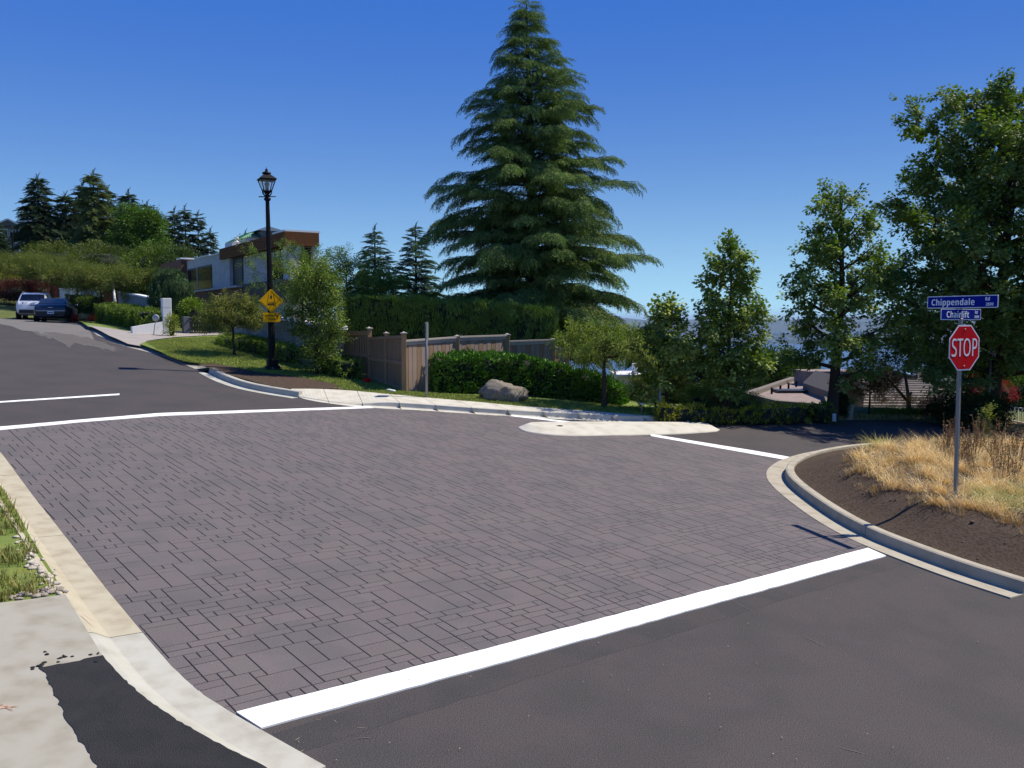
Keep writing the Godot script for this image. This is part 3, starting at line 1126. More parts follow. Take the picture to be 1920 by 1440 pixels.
	var ew := part("window", st, M.dark_panel, o)
	st = mb()
	box(st, h_at + h_t * 0.36 + h_n * -1.06 + Vector3(0, (sill + fas) / 2 + 0.2, 0), Vector3(0.04, fas - sill - 0.7, 0.42), h_b)
	part("pane", st, M.glass, ew)
	# body behind, green hipped roof, roof lantern and flue
	st = mb()
	box(st, h_at + h_t * (l * 0.5 + 2.2) + h_n * -1.65 + Vector3(0, (base + fas) / 2, 0), Vector3(l - 4.4, fas - base - 0.02, 2.0), h_b)
	part("rear_wall", st, M.wall_white, o)
	st = mb()
	var gy := 8.0
	var c0 := h_at + h_t * 12.0 + h_n * -2.0
	var r0 := []
	for q in [[-2.6, 1.0], [2.6, 1.0], [2.6, -1.0], [-2.6, -1.0]]:
		r0.append(c0 + h_t * q[0] + h_n * q[1] + Vector3(0, gy, 0))
	var r1 := [c0 + h_t * -1.2 + Vector3(0, gy + 0.55, 0), c0 + h_t * 1.4 + Vector3(0, gy + 0.55, 0)]
	quad(st, r0[0], r1[0], r1[1], r0[1])
	tri(st, r0[1], r1[1], r0[2])
	quad(st, r0[2], r1[1], r1[0], r0[3])
	tri(st, r0[3], r1[0], r0[0])
	for k in 13:  # standing seams of the metal sheets
		var t := k / 12.0
		beam(st, r0[0].lerp(r0[1], t) + Vector3(0, 0.02, 0), r1[0].lerp(r1[1], t) + Vector3(0, 0.02, 0), 0.04, 0.05)
	part("green_roof", st, M.green_roof, o)
	st = mb()
	box(st, c0 + Vector3(0, gy - 0.6, 0), Vector3(5.0, 1.18, 1.9), h_b)
	part("upper_wall", st, M.wall_white, o)
	st = mb()
	var c1 := h_at + h_t * 9.6 + h_n * -2.1
	box(st, c1 + Vector3(0, 8.0, 0), Vector3(1.5, 0.7, 1.1), h_b)
	lathe(st, [[1.15, 8.33], [0.05, 8.66]], 4, c1, h_b.rotated(Vector3.UP, PI / 4))
	part("roof_lantern", st, plain(lin(0.05, 0.07, 0.08), 0.4), o)
	st = mb()
	var f := on_front(420, 457)
	var fp := h_at + h_t * (f.x + 0.4) + h_n * -0.8
	box(st, fp + Vector3(0, f.y - 0.35, 0), Vector3(1.6, 0.9, 0.9), h_b)
	lathe(st, [[0.16, f.y], [0.16, f.y + 0.18], [0.1, f.y + 0.22], [0.1, f.y + 0.34], [0.15, f.y + 0.36], [0.13, f.y + 0.44], [0.0, f.y + 0.46]], 12, Vector3(fp.x, 0, fp.z))
	part("chimney", st, M.white_paint, o)

# ---------------------------------------------------------------- garden walls, gate and drive
func wall_run(called: String, label: String, cat: String, pts: Array, thick: float, mat: Material, cap: Material, cap_w := 0.0) -> Node3D:  # pts = [plan point, base height, top height]
	var o := thing(called, label, cat, Vector3.ZERO)
	var st := mb()
	var cp := mb()
	for i in pts.size() - 1:
		var a: Vector2 = pts[i][0]
		var b: Vector2 = pts[i + 1][0]
		var n := Vector2(-(b - a).y, (b - a).x).normalized() * thick / 2
		var p := []
		for q in [[a - n, pts[i][1]], [b - n, pts[i + 1][1]], [b + n, pts[i + 1][1]], [a + n, pts[i][1]], [a - n, pts[i][2]], [b - n, pts[i + 1][2]], [b + n, pts[i + 1][2]], [a + n, pts[i][2]]]:
			p.append(v3(q[0], q[1]))
		hexa(st, p)
		if cap:
			var m := n * (1.0 + cap_w)
			var c := []
			for q in [[a - m, pts[i][2]], [b - m, pts[i + 1][2]], [b + m, pts[i + 1][2]], [a + m, pts[i][2]], [a - m, pts[i][2] + 0.07], [b - m, pts[i + 1][2] + 0.07], [b + m, pts[i + 1][2] + 0.07], [a + m, pts[i][2] + 0.07]]:
				c.append(v3(q[0], q[1] + 0.002))
			hexa(cp, c)
	part("wall_body", st, mat, o)
	if cap:
		part("coping", cp, cap, o)
	return o

func xy(p: Vector3) -> Vector2:
	return Vector2(p.x, -p.z)

func wp(px: float, top: float, d: float, drop := 0.0) -> Array:
	var p := at(px, top, d)
	return [xy(p), verge_h(p.x, d) - 0.3 - drop, p.y]

func build_left_walls() -> void:
	# gate pillar in stacked blocks with its raking white wall
	var q := gp(313, 627, 0.12, false)
	var topy := at(313, 559, q.y).y
	var low := road_h(q.x, q.y)
	var o := thing("gate_pillar", "tall white gate pillar in stacked blocks at the driveway", "pillar", v3(q, low))
	var hgt := topy - low
	for k in 4:
		var st := mb()
		bevel_box(st, Vector3(0, hgt * (k + 0.5) / 4.0, 0), Vector3(0.34, hgt / 4.0 - 0.012, 0.42), 0.012, Basis(Vector3.UP, 0.55))
		part("block", st, M.white_paint, o)
	var st2 := mb()
	box(st2, Vector3(0, hgt / 2, 0), Vector3(0.3, hgt - 0.02, 0.38), Basis(Vector3.UP, 0.55))
	part("pillar_core", st2, M.wall_grey, o)
	var a := gp(247, 626.5, 0.1)
	var b := gp(309, 628, 0.1)
	wall_run("raking_wall", "low white wall rising towards the gate pillar", "wall", [[a, road_h(a.x, a.y) - 0.1, at(247, 613, a.y).y], [b, road_h(b.x, b.y) - 0.1, at(309, 602, b.y).y]], 0.22, M.white_paint, null)
	# grey retaining wall above the clipped hedge
	wall_run("garden_wall", "grey garden wall with white coping above the clipped hedge", "wall", [wp(226, 549, 48), wp(262, 555, 45), wp(309, 565, 40)], 0.25, M.wall_grey, M.white_paint, 0.3)
	wall_run("garden_wall", "pale grey wall with white coping behind the two street trees", "wall", [wp(115, 542, 62), wp(150, 543, 58), wp(190, 545, 53)], 0.25, M.wall_white, M.white_paint, 0.3)
	# brick pier and leaning white post
	var bp := at(207, 540, 50)
	o = thing("brick_pier", "red brick pier between the garden walls", "pier", Vector3(bp.x, verge_h(bp.x, 50) - 0.2, -50))
	var h2 := bp.y - o.position.y
	for k in 16:
		var st := mb()
		bevel_box(st, Vector3(0, h2 * (k + 0.5) / 16.0, 0), Vector3(0.74 - 0.012 * (k % 2), h2 / 16.0 - 0.012, 0.74 - 0.012 * (k % 2)), 0.006, Basis(Vector3.UP, 0.4))
		part("brick_course", st, M.brick, o)
	var wt := at(212, 531, 48.5)
	var wb := at(216, 573, 48.0)
	var post := mb()
	tube(post, [wb - wt + Vector3(0, -0.4, 0), wb - wt, wb - wt + Vector3(0, 0.06, 0), wb - wt + Vector3(0, 0.08, 0), Vector3.ZERO], [0.12, 0.12, 0.12, 0.07, 0.05], 8)
	tag(part("white_post", post, M.white_paint, self, wt), "thin white post leaning beside the red brick pier", "post")
	# dark gate post and gate further up the drive
	var gpst := gp(350, 625, 0.14)
	o = thing("gate_post", "dark grey gate post beyond the white pillar", "post", v3(gpst, road_h(gpst.x, gpst.y)))
	var st3 := mb()
	bevel_box(st3, Vector3(0, 0.42, 0), Vector3(0.3, 0.85, 0.3), 0.015, Basis(Vector3.UP, 0.55))
	part("post_body", st3, plain(lin(0.1, 0.11, 0.13), 0.7), o)
	var gq := gp(420, 625.5, 0.14)
	o = thing("driveway_gate", "dark metal driveway gate right of the gate post", "gate", Vector3.ZERO)
	var ga := v3(gp(358, 626, 0.14), 0)
	var gb := v3(gp(445, 626, 0.14) + Vector2(0, 1.0), 0)
	ga.y = road_h(ga.x, -ga.z) + 0.15
	gb.y = road_h(gb.x, -gb.z) + 0.15
	var fr := mb()
	for hh in [0.06, 0.45, 0.86]:
		beam(fr, ga + Vector3(0, hh, 0), gb + Vector3(0, hh, 0), 0.05, 0.05)
	part("gate_frame", fr, M.black_metal, o)
	for k in 22:
		var bar := mb()
		var p := ga.lerp(gb, (k + 0.5) / 22.0)
		box(bar, p + Vector3(0, 0.46, 0), Vector3(0.07, 0.8, 0.02), Basis(Vector3.UP, atan2(-(gb - ga).z, (gb - ga).x)))
		part("gate_bar", bar, M.black_metal, o)
	# grey wall with white coping behind the lamp post, ending at a square pillar
	wall_run("front_wall", "long grey wall with white coping behind the lamp post", "wall", [wp(440, 587, 33.5), wp(487, 593.5, 31.5), wp(553, 603, 29.3)], 0.24, M.wall_grey, M.white_paint, 0.35)
	wall_run("front_wall", "short grey wall with white coping left of the wooden gate", "wall", [wp(560, 604, 28.5), wp(618, 613.5, 26.8)], 0.24, M.wall_grey, M.white_paint, 0.35)
	var pt := at(632, 611, 26.4)
	o = thing("wall_pillar", "square grey pillar with a white cap left of the wooden gate", "pillar", Vector3(pt.x, verge_h(pt.x, 26.4) - 0.2, -26.4))
	var ph := pt.y - o.position.y
	var ps := mb()
	bevel_box(ps, Vector3(0, ph / 2 - 0.06, 0), Vector3(0.42, ph - 0.13, 0.42), 0.01, Basis(Vector3.UP, 0.5))
	part("pillar_body", ps, M.wall_grey, o)
	ps = mb()
	bevel_box(ps, Vector3(0, ph - 0.06, 0), Vector3(0.5, 0.12, 0.5), 0.02, Basis(Vector3.UP, 0.5))
	part("pillar_cap", ps, M.white_paint, o)

# ---------------------------------------------------------------- board fence and its gate
func post_at(parent: Node, p: Vector3, h: float, w: float, mat: Material, turn: float) -> void:
	var st := mb()
	bevel_box(st, Vector3(0, h / 2 - 0.15, 0), Vector3(w, h + 0.3, w), 0.006, Basis(Vector3.UP, turn))
	var po := part("fence_post", st, mat, parent, p)
	st = mb()
	bevel_box(st, Vector3(0, h + 0.02, 0), Vector3(w + 0.05, 0.035, w + 0.05), 0.008, Basis(Vector3.UP, turn))
	lathe(st, [[w * 0.62, h + 0.038], [0.0, h + 0.07]], 4, Vector3.ZERO, Basis(Vector3.UP, turn + PI / 4))
	part("post_cap", st, M.rail_wood, po)

func build_fence() -> void:
	# right of the tall corner post: vertical boards under a pale sloping rail
	var posts := [[757, 622, 23.65, 734], [857, 628, 25.0, 0], [951, 625, 26.2, 0], [1037, 634, 26.9, 0], [1063, 651, 27.2, 0]]
	var rails := [[638, 631], [630.5, 627.5], [639, 636], [648, 656]]
	var o := thing("board_fence", "weathered grey board fence with a pale top rail above the laurel hedge", "fence", Vector3.ZERO)
	for i in posts.size():
		var p := at(posts[i][0], posts[i][1], posts[i][2])
		var g := verge_h(p.x, posts[i][2])
		post_at(o, Vector3(p.x, g, p.z), p.y - g - 0.06, 0.13, M.fence_brown, 0.12)
	for i in posts.size() - 1:
		var a := at(posts[i][0], rails[i][0], posts[i][2])
		var b := at(posts[i + 1][0], rails[i][1], posts[i + 1][2])
		var ga := verge_h(a.x, -a.z)
		var gb := verge_h(b.x, -b.z)
		var st := mb()
		beam(st, a + Vector3(0, -0.02, 0), b + Vector3(0, -0.02, 0), 0.13, 0.045)
		beam(st, a + Vector3(0, -0.09, 0.02), b + Vector3(0, -0.09, 0.02), 0.03, 0.09)
		part("top_rail", st, M.rail_wood, o)
		var n := int(a.distance_to(b) / 0.145)
		for k in n:
			var t := (k + 0.5) / n
			var p := a.lerp(b, t)
			var g := lerpf(ga, gb, t) - 0.08
			var y1 := p.y - 0.05
			st = mb()
			bevel_box(st, Vector3.ZERO, Vector3(a.distance_to(b) / n - 0.008, y1 - g, 0.022), 0.003)
			var bd := part("fence_board", st, M.fence_grey if (k * 7 + i) % 3 else M.fence_wood, o, Vector3(p.x, (y1 + g) / 2, p.z + rf(-0.006, 0.006)))
			bd.rotation.y = atan2(-(b - a).z, (b - a).x) + rf(-0.02, 0.02)
			bd.rotation.z = rf(-0.006, 0.006)
	# left of it: gate and panel of narrow slats in two tiers
	var gposts := [[757, 622, 23.65], [724, 622, 24.8], [692, 613, 25.7], [634, 615, 26.4]]
	var tops := [[628.5, 630], [630.5, 632], [621, 621]]
	var names := ["gate_leaf", "gate_leaf", "slat_panel"]
	var g2 := thing("slatted_gate", "brown wooden gate and panel of narrow slats left of the board fence", "gate", Vector3.ZERO)
	for i in [1, 2, 3]:
		var p := at(gposts[i][0], gposts[i][1], gposts[i][2])
		var g := verge_h(p.x, gposts[i][2])
		post_at(g2, Vector3(p.x, g, p.z), p.y - g - 0.06, 0.12 if i != 1 else 0.09, M.fence_brown, 0.5)
	for i in 3:
		var a := at(gposts[i][0], tops[i][0], gposts[i][2])
		var b := at(gposts[i + 1][0], tops[i][1], gposts[i + 1][2])
		var ga := verge_h(a.x, -a.z) + 0.03
		var gb := verge_h(b.x, -b.z) + 0.03
		var st := mb()
		var mid_a := Vector3(a.x, lerpf(ga, a.y, 0.52), a.z)
		var mid_b := Vector3(b.x, lerpf(gb, b.y, 0.52), b.z)
		beam(st, mid_a + Vector3(0, -0.04, 0.02), mid_b + Vector3(0, -0.04, 0.02), 0.05, 0.1)
		var leaf := part(names[i], st, M.fence_wood, g2)
		for rr in [[a, b, 0.08], [Vector3(a.x, ga + 0.08, a.z), Vector3(b.x, gb + 0.08, b.z), 0.09]]:
			st = mb()
			beam(st, rr[0] + Vector3(0, -0.04, 0.02), rr[1] + Vector3(0, -0.04, 0.02), 0.05, rr[2])
			part("rail", st, M.fence_wood, leaf)
		var n := int(a.distance_to(b) / 0.095)
		for k in n:
			var t := (k + 0.5) / n
			var p := a.lerp(b, t)
			var g := lerpf(ga, gb, t)
			st = mb()
			box(st, Vector3.ZERO, Vector3(0.062, p.y - g - 0.06, 0.02))
			var sl := part("slat", st, M.fence_wood, leaf, Vector3(p.x, (p.y + g) / 2, p.z - 0.02))
			sl.rotation.y = atan2(-(b - a).z, (b - a).x)
	var back := mb()
	for i in 3:
		var a := at(gposts[i][0], tops[i][0], gposts[i][2])
		var b := at(gposts[i + 1][0], tops[i][1], gposts[i + 1][2])
		var y0 := verge_h(b.x, -b.z)
		beam(back, Vector3(a.x, (a.y + y0) / 2, a.z - 0.06), Vector3(b.x, (b.y + y0) / 2, b.z - 0.06), 0.012, a.y - y0 - 0.1)
	part("backing_boards", back, M.fence_wood, g2)

# ---------------------------------------------------------------- houses below the road on the right
func build_right_houses() -> void:
	# long roof of stepped courses
	var o := thing("lower_house", "house below the road with a broad brown roof of stepped courses and skylights", "house", Vector3.ZERO)
	var e0 := at(1590, 775, 33)     # eave, left and right
	var e1 := at(1880, 798, 36)
	var k0 := at(1615, 697, 43)   # ridge
	var k1 := at(1822, 701, 46)
	e1 = at(1820, 775, 36)
	var n := 17
	var st := mb()
	var up := (k0 - e0).cross(e1 - e0).normalized()
	if up.y < 0:
		up = -up
	for i in n:
		var t0 := float(i) / n
		var t1 := float(i + 1) / n
		var a := e0.lerp(k0, t0)
		var b := e1.lerp(k1, t0)
		var c := e1.lerp(k1, t1)
		var d := e0.lerp(k0, t1)
		quad(st, a + up * 0.11, d + up * 0.02, c + up * 0.02, b + up * 0.11)
		quad(st, a - up * 0.02, a + up * 0.11, b + up * 0.11, b - up * 0.02)
	part("roof_courses", st, M.roof_tile, o).set_meta("kind", "stuff")
	st = mb()
	var back := Vector3(0.8, -2.6, -4.0)
	quad(st, k0, k1, k1 + back, k0 + back)
	for q in [[e0, k0, k0 + back], [e1, k1, k1 + back]]:
		tri(st, q[0], q[1], q[2])
	part("rear_roof", st, M.roof_tile, o)
	st = mb()
	for q in [[e0, e1], [e0, k0 + back], [e1, k1 + back], [k0 + back, k1 + back]]:
		var a: Vector3 = q[0] + Vector3(0, -0.15, 0)
		var b: Vector3 = q[1] + Vector3(0, -0.15, 0)
		beam(st, Vector3(a.x, a.y - 1.5, a.z), Vector3(b.x, b.y - 1.5, b.z), 0.2, 3.0)
	part("wall", st, M.beige, o)
	st = mb()
	beam(st, e0 + up * 0.1, k0 + up * 0.1, 0.12, 0.16)
	part("barge_board", st, M.white_paint, o)
	for q in [[0.38, 0.83, 0.62], [0.66, 0.68, 0.6]]:
		var pos := e0.lerp(k0, q[1]).lerp(e1.lerp(k1, q[1]), q[0])
		var bx := (e1 - e0).normalized()
		var by := up
		var bz := bx.cross(by)
		var sk := mb()
		box(sk, pos + up * 0.16, Vector3(0.6, 0.2, 1.0), Basis(bx, by, bz))
		var sky_l := part("skylight", sk, M.dark_panel, o)
		sk = mb()
		box(sk, pos + up * 0.285, Vector3(0.52, 0.03, 0.9), Basis(bx, by, bz))
		part("pane", sk, plain(lin(0.3, 0.42, 0.55), 0.08), sky_l)
	# gabled porch piece between the two roofs
	var g := thing("gable_wing", "beige gable end with white barge boards beside the broad brown roof", "house", Vector3.ZERO)
	var ga := at(1545, 722, 34)
	var gr := at(1597, 712, 34)
	var gl := at(1556, 735, 34)
	gr = at(1620, 730, 34)
	st = mb()
	var base := gl.y - 3.5
	var depth := Vector3(0.6, 0, -5)
	var outline := [Vector3(gl.x, base, gl.z), Vector3(gr.x, base, gr.z), gr, at(1583, 708, 34), gl]
	for i in range(1, 4):
		tri(st, outline[0], outline[i], outline[i + 1])
	for i in 5:
		quad(st, outline[i], outline[(i + 1) % 5], outline[(i + 1) % 5] + depth, outline[i] + depth)
	part("wall", st, M.beige, g)
	st = mb()
	for i in [2, 3]:
		beam(st, outline[i] + Vector3(0, 0.06, 0.1), outline[i + 1] + Vector3(0, 0.06, 0.1), 0.1, 0.14)
	part("barge_board", st, M.white_paint, g)
	# flat roofed house with a pinkish gravel roof
	var f := thing("flat_roofed_house", "grey house with a flat pinkish gravel roof below the yellow hedge", "house", Vector3.ZERO)
	var ry := at(1404, 740, 36).y
	var c0 := at(1400, 738, 36)
	var c1 := at(1462, 748, 32.5)
	var c2 := at(1560, 744, 31)
	var c3 := at(1540, 728, 44)
	var c4 := at(1487, 733, 46)
	var ring := []
	for c in [c0, c1, c2, c3, c4]:
		ring.append(Vector3(c.x, ry - 0.1, c.z))
	st = mb()
	for i in range(1, 4):
		tri(st, ring[0], ring[i], ring[i + 1])
	var rf0 := part("flat_roof", st, M.pink_roof, f)
	st = mb()
	for i in 5:
		var a: Vector3 = ring[i]
		var b: Vector3 = ring[(i + 1) % 5]
		beam(st, a + Vector3(0, 0.06, 0), b + Vector3(0, 0.06, 0), 0.3, 0.24)
	part("parapet", st, M.beige, f)
	st = mb()
	for i in 5:
		var a: Vector3 = ring[i]
		var b: Vector3 = ring[(i + 1) % 5]
		beam(st, a + Vector3(0, -1.7, 0), b + Vector3(0, -1.7, 0), 0.2, 3.2)
	part("wall", st, stuff_mat(lin(0.17, 0.17, 0.18), 0.9, "grain", 1.0), f)
	var mid: Vector3 = ring[0].lerp(ring[3], 0.5)
	st = mb()
	box(st, mid + Vector3(-0.3, 0.06, 1.6), Vector3(1.5, 0.12, 1.0))
	part("skylight", st, M.dark_panel, rf0)
	st = mb()
	box(st, ring[3] + Vector3(0.2, 0.35, 1.0), Vector3(3.2, 0.7, 1.8))
	part("raised_roof", st, M.pink_roof, f)
	for k in 5:
		st = mb()
		var p: Vector3 = ring[0].lerp(ring[3], 0.25 + 0.13 * k) + Vector3(0, 0, 0.5 - k * 0.25)
		tube(st, [p, p + Vector3(0, 0.28, 0)], [0.05, 0.05], 6)
		part("vent_pipe", st, M.black_metal, rf0)
	# white building glimpsed between the trees
	var w := thing("white_building", "white building glimpsed low between the small tree and the maples", "building", Vector3.ZERO)
	st = mb()
	var p0 := at(1190, 694, 62)
	box(st, p0 + Vector3(0, -2.6, -2), Vector3(2.5, 4.4, 4))
	part("wall", st, M.wall_white, w)
	st = mb()
	box(st, p0 + Vector3(0, -0.35, -1.8), Vector3(2.7, 0.14, 4.6))
	part("roof", st, M.wall_white, w)
	st = mb()
	box(st, p0 + Vector3(0.15, 0.05, -1), Vector3(0.35, 0.75, 0.4))
	part("chimney", st, M.white_paint, w)
	st = mb()
	box(st, p0 + Vector3(1.0, -0.1, -1.6), Vector3(1.0, 0.35, 0.6))
	part("roof_light", st, plain(lin(0.3, 0.36, 0.45), 0.2), w)

# ---------------------------------------------------------------- far away
func build_far() -> void:
	var st := mb(true)
	var rows := []
	for i in 14:
		var row := []
		for j in 25:
			row.append(Vector3(lerpf(-26000, 40000, j / 24.0), -250, -lerpf(700, 42000, pow(i / 13.0, 2.0))))
		rows.append(row)
	for i in 13:
		for j in 24:
			quad(st, rows[i][j], rows[i + 1][j], rows[i + 1][j + 1], rows[i][j + 1])
	var wm := plain(lin(0.02, 0.06, 0.13), 0.35)
	wm.metallic_specular = 0.3
	struct("sea", "blue strait below the hillside", st, wm)
	var fn := FastNoiseLite.new()
	fn.seed = 21
	fn.frequency = 0.00022
	fn.fractal_octaves = 5
	for b in [[9500.0, 2600.0, 60.0, 70.0], [17000.0, 7000.0, 150.0, 300.0]]:
		st = mb(true)
		rows = []
		for i in 9:
			var row := []
			for j in 121:
				var x: float = lerpf(-14000, 30000, j / 120.0) * b[0] / 12000.0
				var d: float = b[0] + b[1] * i / 8.0
				var y: float = -262.0 + (b[2] + b[3] * (fn.get_noise_2d(x, d) + 0.35)) * sin(PI * clampf(i / 8.0, 0.0, 1.0))
				row.append(Vector3(x, y, -d))
			rows.append(row)
		for i in 8:
			for j in 120:
				quad(st, rows[i][j], rows[i + 1][j], rows[i + 1][j + 1], rows[i][j + 1])
		struct("hills" if b[0] > 10000.0 else "far_shore", "hazy blue hills on the horizon" if b[0] > 10000.0 else "low wooded shore across the strait", st, M.forest)
	# pale buildings of the city across the water
	st = mb()
	for k in 900:
		var x := rf(-1500, 9000)
		var d := rf(9700, 11800)
		var h := rf(12, 30) if rng.randf() < 0.9 else rf(40, 90)
		var y: float = -262.0 + (60.0 + 70.0 * (fn.get_noise_2d(x, d) + 0.35)) * sin(PI * (d - 9500.0) / 2600.0)
		box(st, Vector3(x, y + h / 2, -d), Vector3(rf(20, 60), h, rf(20, 50)))
	tag(part("far_city", st, plain(lin(0.5, 0.5, 0.5), 0.8), self), "pale distant city blocks along the shore across the water", "city", "", "stuff")
	# gabled house high on the left
	var o := thing("hillside_house", "grey house with white gables high on the hill at the far left", "house", Vector3.ZERO)
	var d0 := 120.0
	
	var c := at(34, 455, d0)
	var bw := Basis(Vector3.UP, 0.3)
	st = mb()
	box(st, c + Vector3(-0.6, -0.5, -4), Vector3(5.2, 6.5, 7), bw)
	box(st, c + Vector3(-3.2, -1.5, -4), Vector3(2.5, 5.0, 6), bw)
	part("wall", st, plain(lin(0.17, 0.18, 0.2), 0.8), o)
	st = mb()
	for q in [[-1.1, 1.7], [1.4, 1.4]]:
		prism(st, PackedVector2Array([Vector2(-q[1], 0), Vector2(q[1], 0), Vector2(0, 0.9)]), bw, c + bw * Vector3(q[0], 2.2, 0.2), -6.5, 0.0)
	box(st, c + bw * Vector3(-1.0, 2.7, -4), Vector3(6.4, 0.35, 7), bw)
	box(st, c + bw * Vector3(-4.4, 1.2, -3), Vector3(3.4, 0.3, 6), bw)
	part("roof", st, plain(lin(0.1, 0.1, 0.1), 0.9), o)
	st = mb()
	for q in [[-1.1, 1.7], [1.4, 1.4]]:
		for sgn in [-1.0, 1.0]:
			beam(st, c + bw * Vector3(q[0], 3.1, 0.3), c + bw * Vector3(q[0] + sgn * q[1], 2.2, 0.3), 0.14, 0.2)
	for q in [-2.4, 0.2, 1.9]:
		box(st, c + bw * Vector3(q, -0.2, 0.2), Vector3(0.16, 4.8, 0.12), bw)
	box(st, c + bw * Vector3(-0.3, 0.0, 0.2), Vector3(5.0, 0.16, 0.12), bw)
	part("white_trim", st, M.white_paint, o)
	for q in [[-1.5, 1.1], [-0.6, 1.1], [1.1, 1.0], [-1.2, -1.2], [1.1, -1.3]]:
		st = mb()
		box(st, c + bw * Vector3(q[0], q[1], 0.1), Vector3(0.75, 1.3, 0.1), bw)
		var w := part("window", st, M.white_paint, o)
		st = mb()
		box(st, c + bw * Vector3(q[0], q[1], 0.16), Vector3(0.6, 1.1, 0.06), bw)
		part("pane", st, M.glass, w)

# ---------------------------------------------------------------- signs, lamp, cars
var fonts := {}
func lettering(called: String, text: String, size: float, mat: Material, parent: Node, b: Basis, where: Vector3, squeeze := 1.0, bold := true) -> MeshInstance3D:
	if not fonts.has(bold):
		var f := SystemFont.new()
		f.font_names = PackedStringArray(["Droid Sans"])
		f.font_weight = 700 if bold else 400
		fonts[bold] = f
	var t := TextMesh.new()
	t.text = text
	t.font = fonts[bold]
	t.font_size = 64
	t.pixel_size = size / 46.0   # capitals of this height
	t.depth = 0.003
	t.curve_step = 2.0
	var o := mesh_node(called, t, mat, parent, where)
	o.basis = b.scaled_local(Vector3(squeeze, 1, 1))
	return o

func octagon(r: float) -> PackedVector2Array:
	var p := PackedVector2Array()
	for i in 8:
		var a := PI / 8 + TAU * i / 8
		p.append(Vector2(cos(a), sin(a)) * r / cos(PI / 8))
	return p

func rounded(w: float, h: float, r: float) -> PackedVector2Array:
	var p := PackedVector2Array()
	for q in [[1, 1], [-1, 1], [-1, -1], [1, -1]]:
		for k in 4:
			var a := (PI / 2) * k / 3.0
			var v := Vector2(cos(a), sin(a)) * r
			if q[0] * q[1] < 0:
				v = Vector2(sin(a), cos(a)) * r
			p.append(Vector2((w / 2 - r) * q[0] + v.x * q[0], (h / 2 - r) * q[1] + v.y * q[1]))
	return p

func face(dx: float, dd: float) -> Basis:  # a sign whose width runs along (dx, dd) in plan
	var x := Vector3(dx, 0, -dd).normalized()
	return Basis(x, Vector3.UP, x.cross(Vector3.UP))

func plate(st: SurfaceTool, poly: PackedVector2Array, b: Basis, o: Vector3, z0: float, z1: float) -> void:
	prism(st, poly, b, o, z0, z1)

func build_signs() -> void:
	stop_sign()
	lamp_post()
	# plain pole with its sign seen edge on
	var q := gp(800, 746, 0.14)
	var y0 := verge_h(q.x, q.y)
	var o := thing("sign_pole", "thin grey pole with its sign seen edge on, in front of the fence", "sign", v3(q, y0))
	var hgt := at(800, 604, q.y).y - y0
	var st := mb(true)
	tube(st, [Vector3(0, -0.3, 0), Vector3(0, hgt, 0)], [0.032, 0.032], 10)
	part("pole", st, M.steel, o)
	st = mb()
	plate(st, rounded(0.3, 0.45, 0.03), face(0.08, 0.99), Vector3(-0.01, hgt - 0.22, 0.0) + face(0.08, 0.99).z * 0.04, -0.003, 0.003)
	part("sign_panel", st, M.sign_back, o)
	# small sign on its post under the big maple
	var d := 27.0
	var p := at(1858, 666, d)
	var g := verge_h(p.x, d)
	o = thing("small_sign", "small square grey sign on a thin post in the shade of the big maple", "sign", Vector3(p.x, g, p.z))
	st = mb(true)
	tube(st, [Vector3(0, -0.3, 0), Vector3(0, p.y - g + 0.2, 0)], [0.03, 0.03], 8)
	part("post", st, M.steel, o)
	st = mb()
	plate(st, rounded(0.25, 0.27, 0.02), Basis.IDENTITY, Vector3(0, p.y - g, 0.04), -0.003, 0.003)
	part("sign_panel", st, M.sign_white, o)
	var ring := mb()
	lathe(ring, [[0.06, 0.0], [0.06, 0.003], [0.085, 0.003], [0.085, 0.0]], 18, Vector3(0, p.y - g + 0.01, 0.044), Basis(Vector3.RIGHT, PI / 2))
	part("symbol", ring, M.red, o)

